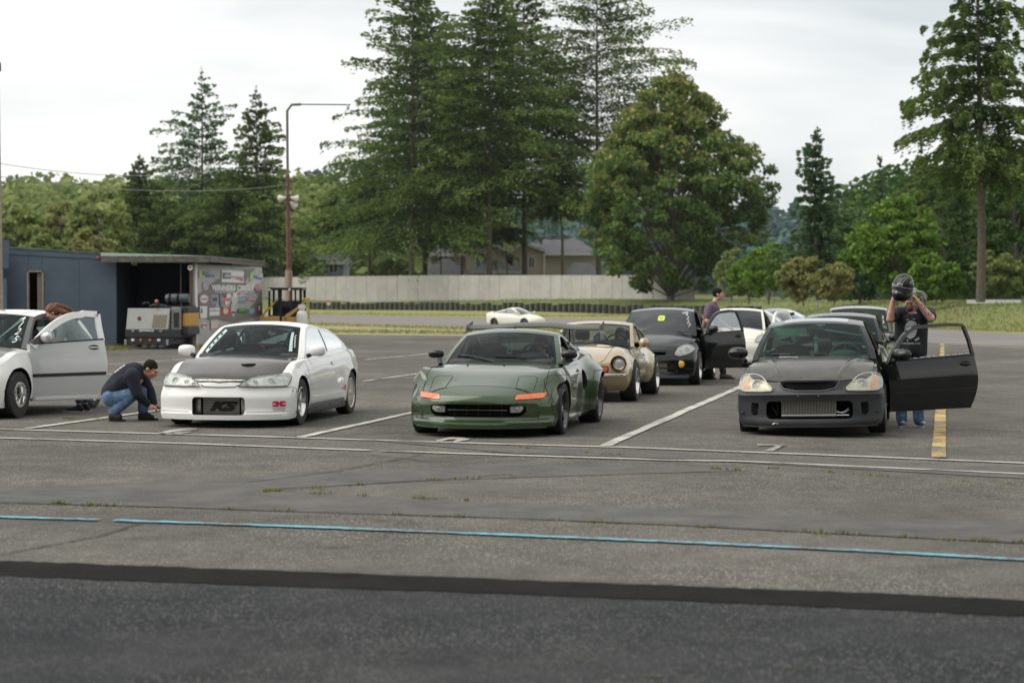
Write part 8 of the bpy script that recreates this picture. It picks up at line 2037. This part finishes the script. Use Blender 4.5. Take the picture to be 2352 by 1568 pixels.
for x in (-.125, .13):
 m = MB(); m.ell((x, -.07, .06), (.048, .05, .022), 10, 6); m.build('shoe_swoop', mat('pale_shoe_panel', (.5, .42, .48), .5), HM, smooth=50)
def longhair(m):
 rng = random.Random(3)
 for k in range(26):
  a = rng.uniform(-.2, 1.5); c = T @ Vector((.07 * math.cos(a) + .012, -.05 - .05 * math.sin(a), .05 + rng.uniform(-.06, .06))); p = [c]; d = Vector((rng.uniform(.2, 1), rng.uniform(-.2, .5), rng.uniform(.3, .9))).normalized()
  for j in range(5): d = (d + Vector((rng.uniform(-.3, .4), rng.uniform(-.3, .3), -.55))).normalized(); p.append(p[-1] + d * .035)
  chain(m, p, [.017, .016, .014, .012, .010, .008], n=6)
hair_cap(HM, T, M_GREENHAIR, extra=longhair, rough_=.006, grow=1.1)
bd = MB(); bd.ell((0, .052, -.085), (.046, .045, .042), 14, 10, M=T); bd.ell((0, .03, -.065), (.062, .058, .038), 14, 10, M=T); bd.ell((0, .098, -.042), (.03, .014, .008), 10, 6, M=T); solid(HM, bd, 'beard', M_BEARD, .008, 1)
q = haR.lerp(elR, .10); d = (haR - elR).normalized(); a_ = d.cross(Vector((0, 1, 0))).normalized(); b_ = d.cross(a_)
m = MB(); m.tube([q + (a_ * math.cos(t) + b_ * math.sin(t)) * .036 for t in [2 * PI * i / 18 for i in range(18)]], .009, 6, closed=True); m.build('wristband', mat('yellow_band', (.62, .60, .05), .5), HM, smooth=50)
m = MB(); q2 = Vector((.04, -.14, 1.53)); m.tube([T @ Vector((.09 * math.cos(t) * .9, -.03 + .085 * math.sin(t), -.125)) for t in [PI * 2 * i / 20 for i in range(20)]], .014, 6, closed=True); m.build('bandana', mat('blue_bandana', (.10, .16, .30), .8), HM, smooth=50)
hp = HM.location + Vector((-.195, -.42, 1.80))
HE = empty('helmet', hp, label='black full face helmet with grey stripes held up by the bearded man', cat='helmet')
HE.rotation_euler = (rad(8), rad(14), rad(-16)); HE.scale = (.98, .98, .98)
m = MB(); m.ell((0, .01, .02), (.140, .165, .165), 28, 20); m.ell((0, -.05, -.08), (.112, .115, .105), 24, 14); m.ell((0, .04, -.06), (.132, .13, .12), 24, 14)
def hz_cut(v): return (v[0], v[1], max(v[2], -.165))
m.v = [hz_cut(v) for v in m.v]; M_HEL = mat('helmet_black', (.008, .009, .010), .4, coat=.35, spec=.2)
shl = solid(HE, m, 'shell', M_HEL, .008, 6); sj2 = Proj(shl.data)
def hel_front(x, z):
 h = sj2.t.ray_cast(Vector((x, -1, z)), Vector((0, 1, 0))); return h[0], h[1]
V = []; rows = []
for i in range(9):
 z = -.075 + .105 * i / 8; r = []
 for j in range(17):
  a = rad(-78 + 156 * j / 16); dirv = Vector((math.sin(a), -math.cos(a), 0)); h = sj2.t.ray_cast(Vector((0, 0, z)) + dirv * .6, -dirv)
  r.append((h[0] if h[0] is not None else dirv * .14 + Vector((0, 0, z))) + dirv * .006)
 rows.append(r)
m = MB(); m.grid(rows); m.build('visor', mat('smoked_visor', (.015, .018, .018), .05, coat=1), HE, smooth=60)
for rw, w_ in ((rows[-1], .0045),):
 m = MB(); m.tube(rw, w_, 6); m.build('visor_rim', mat('silver_rim', (.35, .36, .36), .3, .6), HE, smooth=60)
for xs in (-.045, -.012):
 P = []
 for i in range(12):
  t = i / 11; x = xs * 1.0 + (.055 * t * t if xs < .1 else 0) + (.0); z = .045 + .115 * t; h = sj2.t.ray_cast(Vector((x, -1, z)), Vector((0, 1, 0)))
  if h[0] is not None: P.append(h[0] + Vector((0, -.002, .001)))
 if len(P) > 2: m = MB(); m.tube(P, .0045, 5); m.build('stripe', mat('grey_stripe', (.34, .35, .34), .4), HE)
P = []
for i in range(8):
 t = i / 7; h = sj2.t.ray_cast(Vector((.085 + .03 * t, -1, .09 - .0 * t + .03 * math.sin(t * 2))), Vector((0, 1, 0)))
 if h[0] is not None: P.append(h[0] + Vector((0, -.002, .001)))
if len(P) > 2: m = MB(); m.tube(P, .0045, 5); m.build('stripe', mat('grey_stripe', (.34, .35, .34)), HE)
h = sj2.t.ray_cast(Vector((-.03, -1, .055)), Vector((0, 1, 0))); c0 = h[0]
m = MB(); m.ell(c0 + Vector((0, -.003, 0)), (.04, .006, .017), 18, 6, 0); m.build('badge', mat('badge_pale', (.62, .62, .6), .4), HE, smooth=60)
me = text_mesh('HJC', .026, .001, shear=.2); me.materials.clear(); me.materials.append(M_VOID); me.transform(Matrix.Translation(c0 + Vector((0, -.0105, 0))) @ Matrix.Rotation(PI / 2, 4, 'X')); link('badge_letters', me, HE)
# ---- crouching man
g1 = gp(300, 966)
CM = empty('person', (g1.x, g1.y, 0), label='man in black hoodie and jeans crouching at the corner of the white coupe', cat='person')
body = MB(); T = head(body, Vector((.265, -.02, .675)), (.80, -.22, -.52), (.50, -.1, .86), .98)
chain(body, [(.10, 0, .62), (.20, 0, .645)], [.06, .055]); chain(body, [(-.22, .0, .33), (.04, .0, .58)], [.13, .14])
hipn, hipf = Vector((-.235, -.09, .315)), Vector((-.215, .10, .315)); kn, kf = Vector((.065, -.13, .36)), Vector((.15, .15, .40)); an_, af = Vector((-.195, -.12, .11)), Vector((.14, .14, .11))
shn, shf = Vector((.05, -.17, .60)), Vector((.10, .16, .60)); en, ef = Vector((.125, -.20, .36)), Vector((.23, .15, .37)); hn, hf = Vector((.255, -.10, .215)), Vector((.30, .08, .20))
chain(body, [hipn, kn, an_], [.08, .06, .045]); chain(body, [hipf, kf, af], [.08, .06, .045]); chain(body, [shn, en, hn], [.055, .045, .03]); chain(body, [shf, ef, hf], [.055, .045, .03])
hand(body, hn, (.9, .1, -.35), (0, .3, -1), .8, 1, 1.0); hand(body, hf, (.9, -.1, -.3), (0, -.3, -1), .8, -1, 1.0)
bo = solid(CM, body, 'body', M_SKIN2, .0085, 3); face_bits(bo, T)
hair_cap(CM, T, M_DHAIR, back=-.05, rough_=.003, grow=1.05)
hd_ = MB(); chain(hd_, [(-.235, 0, .37), (-.12, 0, .50), (.01, 0, .60), (.05, 0, .625)], [.155, .165, .165, .15]); cap(hd_, (-.25, -.07, .36), (-.05, -.08, .52), .12, .13); cap(hd_, (-.25, .07, .36), (-.05, .08, .52), .12, .13)
cap(hd_, shn, shf, .10, .10); chain(hd_, [shn, en, hn.lerp(en, .12)], [.095, .072, .05]); chain(hd_, [shf, ef, hf.lerp(ef, .12)], [.095, .072, .05])
for t in range(9):
 a = -PI * .5 + PI * 1.0 * t / 8; hd_.ell((.115 + .03 * math.cos(a * 2) - .03, .095 * math.sin(a), .655 + .055 * math.cos(a)), (.055, .045, .045), 10, 8)
cap(hd_, (.06, 0, .63), (.13, 0, .60), .10, .075); ho = solid(CM, hd_, 'hoodie', M_NAVY, .012, 4)
hj_ = Proj(ho.data); m = MB()
for k in range(7):
 x = -.155 + k * .018; z = .60 + k * .016 + (.01 if k % 2 else 0)
 h = hj_.t.ray_cast(Vector((x - .3, -.05, z + .35)), Vector((.65, 0, -.75)).normalized())
 if h[0] is not None: m.ell(h[0], (.016, .02, .014), 7, 5)
m.build('back_print', M_WHITEP, ho, kind='stuff')
jn = MB(); chain(jn, [hipn, kn], [.125, .092]); chain(jn, [kn, an_ + Vector((0, 0, .02))], [.088, .072]); chain(jn, [hipf, kf], [.125, .09]); chain(jn, [kf, af + Vector((0, 0, .02))], [.085, .07]); cap(jn, hipn, hipf, .13, .13); solid(CM, jn, 'jeans', M_DENIM, .011, 3)
shoe(CM, (-.225, -.12, .0), (-.075, -.15, .0), mat('worn_black_shoe', (.02, .02, .021), .7), M_VOID, h=.11, w=.047); shoe(CM, (.11, .14, 0), (.30, .12, 0), mat('worn_black_shoe', (.02, .02, .021)), M_VOID, h=.10, w=.047)
# ---- woman leaning into the hatchback
g2 = gp(186, 946)
WM = empty('person', (g2.x, g2.y, 0), label='red haired woman with ponytail leaning into the hatchback behind its open door', cat='person')
body = MB(); T = head(body, Vector((-.40, .02, 1.405)), (-.88, -.15, -.42), (-.42, 0, .9), .95)
chain(body, [(-.22, .02, 1.27), (-.34, .02, 1.34)], [.05, .045]); chain(body, [(.03, .02, .95), (-.12, .02, 1.18)], [.12, .12]); sn, sf = Vector((-.20, -.13, 1.24)), Vector((-.22, .17, 1.24))
chain(body, [sn, Vector((-.28, -.17, .99)), Vector((-.50, -.10, .93))], [.045, .038, .027]); chain(body, [sf, Vector((-.35, .2, 1.02)), Vector((-.55, .16, 1.0))], [.045, .038, .027]); hand(body, (-.50, -.10, .93), (-1, 0, -.1), (0, 0, -1), .4, 1, .9); hand(body, (-.55, .16, 1.0), (-1, 0, -.1), (0, 0, -1), .4, -1, .9)
for s, x in ((-1, -.04), (1, .02)): chain(body, [(.04, s * .085, .92), (x, s * .08, .50), (x + .03, s * .08, .07)], [.09, .055, .036])
bo = solid(WM, body, 'body', M_SKIN, .0085, 3); face_bits(bo, T)
def tail(m):
 c = T @ Vector((0, -.10, .07));
 m.ell(c, (.05, .05, .05), 10, 8)
 for k in range(9):
  rr = random.Random(k + 30); p = [c + Vector((-.01, rr.uniform(-.04, .04), rr.uniform(-.08, .0)))]; d = Vector((.85, rr.uniform(-.15, .15), .0 + rr.uniform(-.2, .2)))
  for j in range(7): d = (d.normalized() + Vector((.02, 0, -.2))); p.append(p[-1] + d.normalized() * .055)
  chain(m, p, [.03, .034, .032, .028, .024, .018, .012, .006], n=8)
hair_cap(WM, T, M_AUBURN, extra=tail, back=-.07, rough_=.006, grow=1.16)
sh = MB(); chain(sh, [(.04, .02, .95), (-.06, .02, 1.08), (-.17, .02, 1.21)], [.145, .135, .14]); cap(sh, sn, sf, .07, .07); cap(sh, sn, Vector((-.28, -.17, .99)), .07, .055); cap(sh, sf, Vector((-.35, .2, 1.02)), .07, .055); solid(WM, sh, 'jacket', mat('grey_green_jacket', (.10, .13, .12), .9, noise=(8, (.2, .24, .22), .7)), .012, 4)
jn = MB()
for s, x in ((-1, -.04), (1, .02)): chain(jn, [(.05, s * .085, .90), (x, s * .08, .50), (x + .03, s * .08, .17)], [.12, .075, .056])
cap(jn, (.05, -.07, .93), (.05, .07, .93), .125, .125); solid(WM, jn, 'jeans', M_DENIM2, .011, 3)
M_SNK = mat('black_knit_sneaker', (.015, .017, .026), .8)
shoe(WM, (.02, -.08, 0), (-.20, -.11, 0), M_SNK, M_SOLEW, h=.075, w=.042); shoe(WM, (.08, .08, 0), (-.13, .05, 0), M_SNK, M_SOLEW, h=.075, w=.042)
# ---- man walking past the black sedan
g3 = Vector((X_at(1640, 40.9), 40.9, 0)); g3.z = zg(g3.x)
WK = empty('person', g3, label='dark haired man in plum t-shirt walking right behind the open sedan door', cat='person')
body = MB(); T = head(body, Vector((.085, 0, 1.735)), (.98, -.18, .0), (-.02, 0, 1), 1.02)
chain(body, [(-.02, 0, 1.52), (.045, 0, 1.64)], [.06, .056]); chain(body, [(-.06, 0, 1.0), (-.03, 0, 1.42)], [.14, .14]); sn, sf = Vector((-.10, -.19, 1.47)), Vector((.02, .18, 1.47))
en, hn = Vector((-.17, -.25, 1.20)), Vector((.06, -.26, 1.02)); ef, hf = Vector((.11, .22, 1.21)), Vector((.28, .05, 1.08))
chain(body, [sn, en, hn], [.058, .046, .03]); chain(body, [sf, ef, hf], [.058, .046, .03]); hand(body, hn, (.75, .1, -.5), (0, .9, -.3), .7, 1, 1.05); hand(body, hf, (.85, -.2, -.45), (0, .5, -.8), .6, -1, 1.05)
an1, an2 = Vector((-.18, -.08, .12)), Vector((.20, .10, .12))
chain(body, [(-.05, -.09, .95), (-.02, -.09, .52), an1], [.09, .06, .042]); chain(body, [(-.05, .09, .95), (.12, .10, .54), an2], [.09, .06, .042])
bo = solid(WK, body, 'body', M_SKIN, .010, 3); face_bits(bo, T); hair_cap(WK, T, M_DHAIR, back=-.06, rough_=.007, grow=1.10)
sh = MB(); chain(sh, [(-.07, 0, .98), (-.06, 0, 1.2), (-.045, 0, 1.40)], [.165, .165, .17]); cap(sh, sn, sf, .085, .085); cap(sh, sn, sn.lerp(en, .68), .088, .076); cap(sh, sf, sf.lerp(ef, .68), .088, .076); cap(sh, (-.03, 0, 1.48), (0, 0, 1.55), .08, .07); cap(sh, (-.12, 0, .94), (-.02, 0, .94), .15, .15)
so2 = solid(WK, sh, 'shirt', M_PURPLE, .012, 3); wj = Proj(so2.data)
sprint([(.0, 1.27), (.05, 1.30), (.10, 1.32), (.10, 1.27), (.04, 1.24)], PRW, par=so2, pj_=wj)
tr = MB(); chain(tr, [(-.05, -.08, .93), (-.02, -.09, .52), an1 + Vector((0, 0, .03))], [.12, .085, .07]); chain(tr, [(-.05, .08, .93), (.12, .10, .54), an2 + Vector((0, 0, .03))], [.12, .085, .07]); cap(tr, (-.06, -.06, .94), (-.06, .06, .94), .13, .13); solid(WK, tr, 'trousers', mat('charcoal_trousers', (.022, .022, .026), .9), .012, 3)
shoe(WK, (-.22, -.08, 0), (.0, -.10, 0), mat('brown_boot', (.07, .055, .042), .8), M_VOID, h=.10, w=.05); shoe(WK, (.17, .10, 0), (.40, .08, 0), mat('brown_boot', (.07, .055, .042)), M_VOID, h=.10, w=.05)
m = MB(); q = hf.lerp(ef, .12); m.tube([q + Vector((.6 * .036 * math.cos(t), .036 * math.sin(t), .8 * .036 * math.cos(t))) for t in [2 * PI * i / 16 for i in range(16)]], .009, 6, closed=True); m.build('wristband', mat('yellow_band', (.62, .60, .05)), WK, smooth=50)
# ---- drivers, seated inside the cars
def driver(car, x, y, zs, label, skin, hairm=None, shirt=None, helmet=None, lean=0.0, hand_up=True):
 M_ = car.matrix_basis; o = empty('person', M_ @ Vector((x, y, zs)), label=label, cat='person'); o.rotation_mode = 'XYZ'; o.rotation_euler = car.rotation_euler
 b = MB(); hc = Vector((.03 + lean, 0, .60)); Tt = head(b, hc, (1, 0, -.18), (0, 0, 1), .98); chain(b, [(-.02, 0, .42), (.0 + lean * .6, 0, .52)], [.058, .055]); chain(b, [(-.03, 0, .02), (-.04, 0, .34)], [.14, .14])
 for s in (-1, 1):
  s0 = Vector((-.03, s * .19, .36)); e0 = Vector((.16, s * .26, .16)); h0 = Vector((.40, s * .14, .30)); chain(b, [s0, e0, h0], [.056, .044, .03]); hand(b, h0, (.6, 0, .5), (.5, -s, 0), 1.0, -s, 1.0)
  chain(b, [(.0, s * .1, .0), (.42, s * .13, .10), (.62, s * .12, -.22)], [.09, .07, .045])
 bo = solid(o, b, 'body', skin, .011, 3)
 if helmet:
  m = MB(); m.ell(hc + Vector((-.01, 0, .03)), (.145, .128, .15), 22, 16); m.ell(hc + Vector((.04, 0, -.06)), (.11, .105, .10), 20, 12); solid(o, m, 'racing_helmet', helmet, .010, 4)
  m = MB(); m.grid([[hc + Vector((.15 * math.cos(a), .132 * math.sin(a), z)) for a in [rad(-70 + 10 * k) for k in range(15)]] for z in (-.01, .02, .055)]); m.build('visor', mat('smoked_visor', (.015, .018, .018)), o, smooth=60)
 else:
  face_bits(bo, Tt); hair_cap(o, Tt, hairm or M_DHAIR, rough_=.004, grow=1.08)
 s_ = MB(); chain(s_, [(-.03, 0, .05), (-.04, 0, .34)], [.165, .16]); cap(s_, (-.03, -.17, .36), (-.03, .17, .36), .08, .08)
 for s in (-1, 1): cap(s_, (-.03, s * .19, .36), (.10, s * .24, .22), .078, .066)
 solid(o, s_, 'shirt', shirt or M_WHITEP, .013, 3)
 t_ = MB()
 for s in (-1, 1): chain(t_, [(.0, s * .1, .0), (.42, s * .13, .10), (.62, s * .12, -.20)], [.11, .085, .06])
 solid(o, t_, 'trousers', M_DENIM2, .013, 2)
 return o
driver(GC, -.30, .35, .42, 'driver in white t-shirt looking down behind the wheel of the green car', M_SKIN, shirt=mat('white_tshirt', (.6, .6, .6), .8), lean=.05)
driver(ZC, -.50, .34, .40, 'driver in grey cap and pale shirt inside the gold coupe', M_SKIN, hairm=mat('grey_cap', (.12, .13, .14), .9), shirt=mat('tan_shirt', (.36, .28, .24), .8))
driver(WC, -.18, .36, .42, 'helmeted driver dim behind the windscreen of the white coupe', M_SKIN2, shirt=M_BLACKCLOTH, helmet=mat('helmet_black', (.013, .014, .016)))
driver(HB, -.18, .37, .44, 'helmeted driver in red seated inside the white hatchback', M_SKIN2, shirt=mat('red_race_suit', (.42, .02, .05), .8), helmet=mat('helmet_black', (.013, .014, .016)))
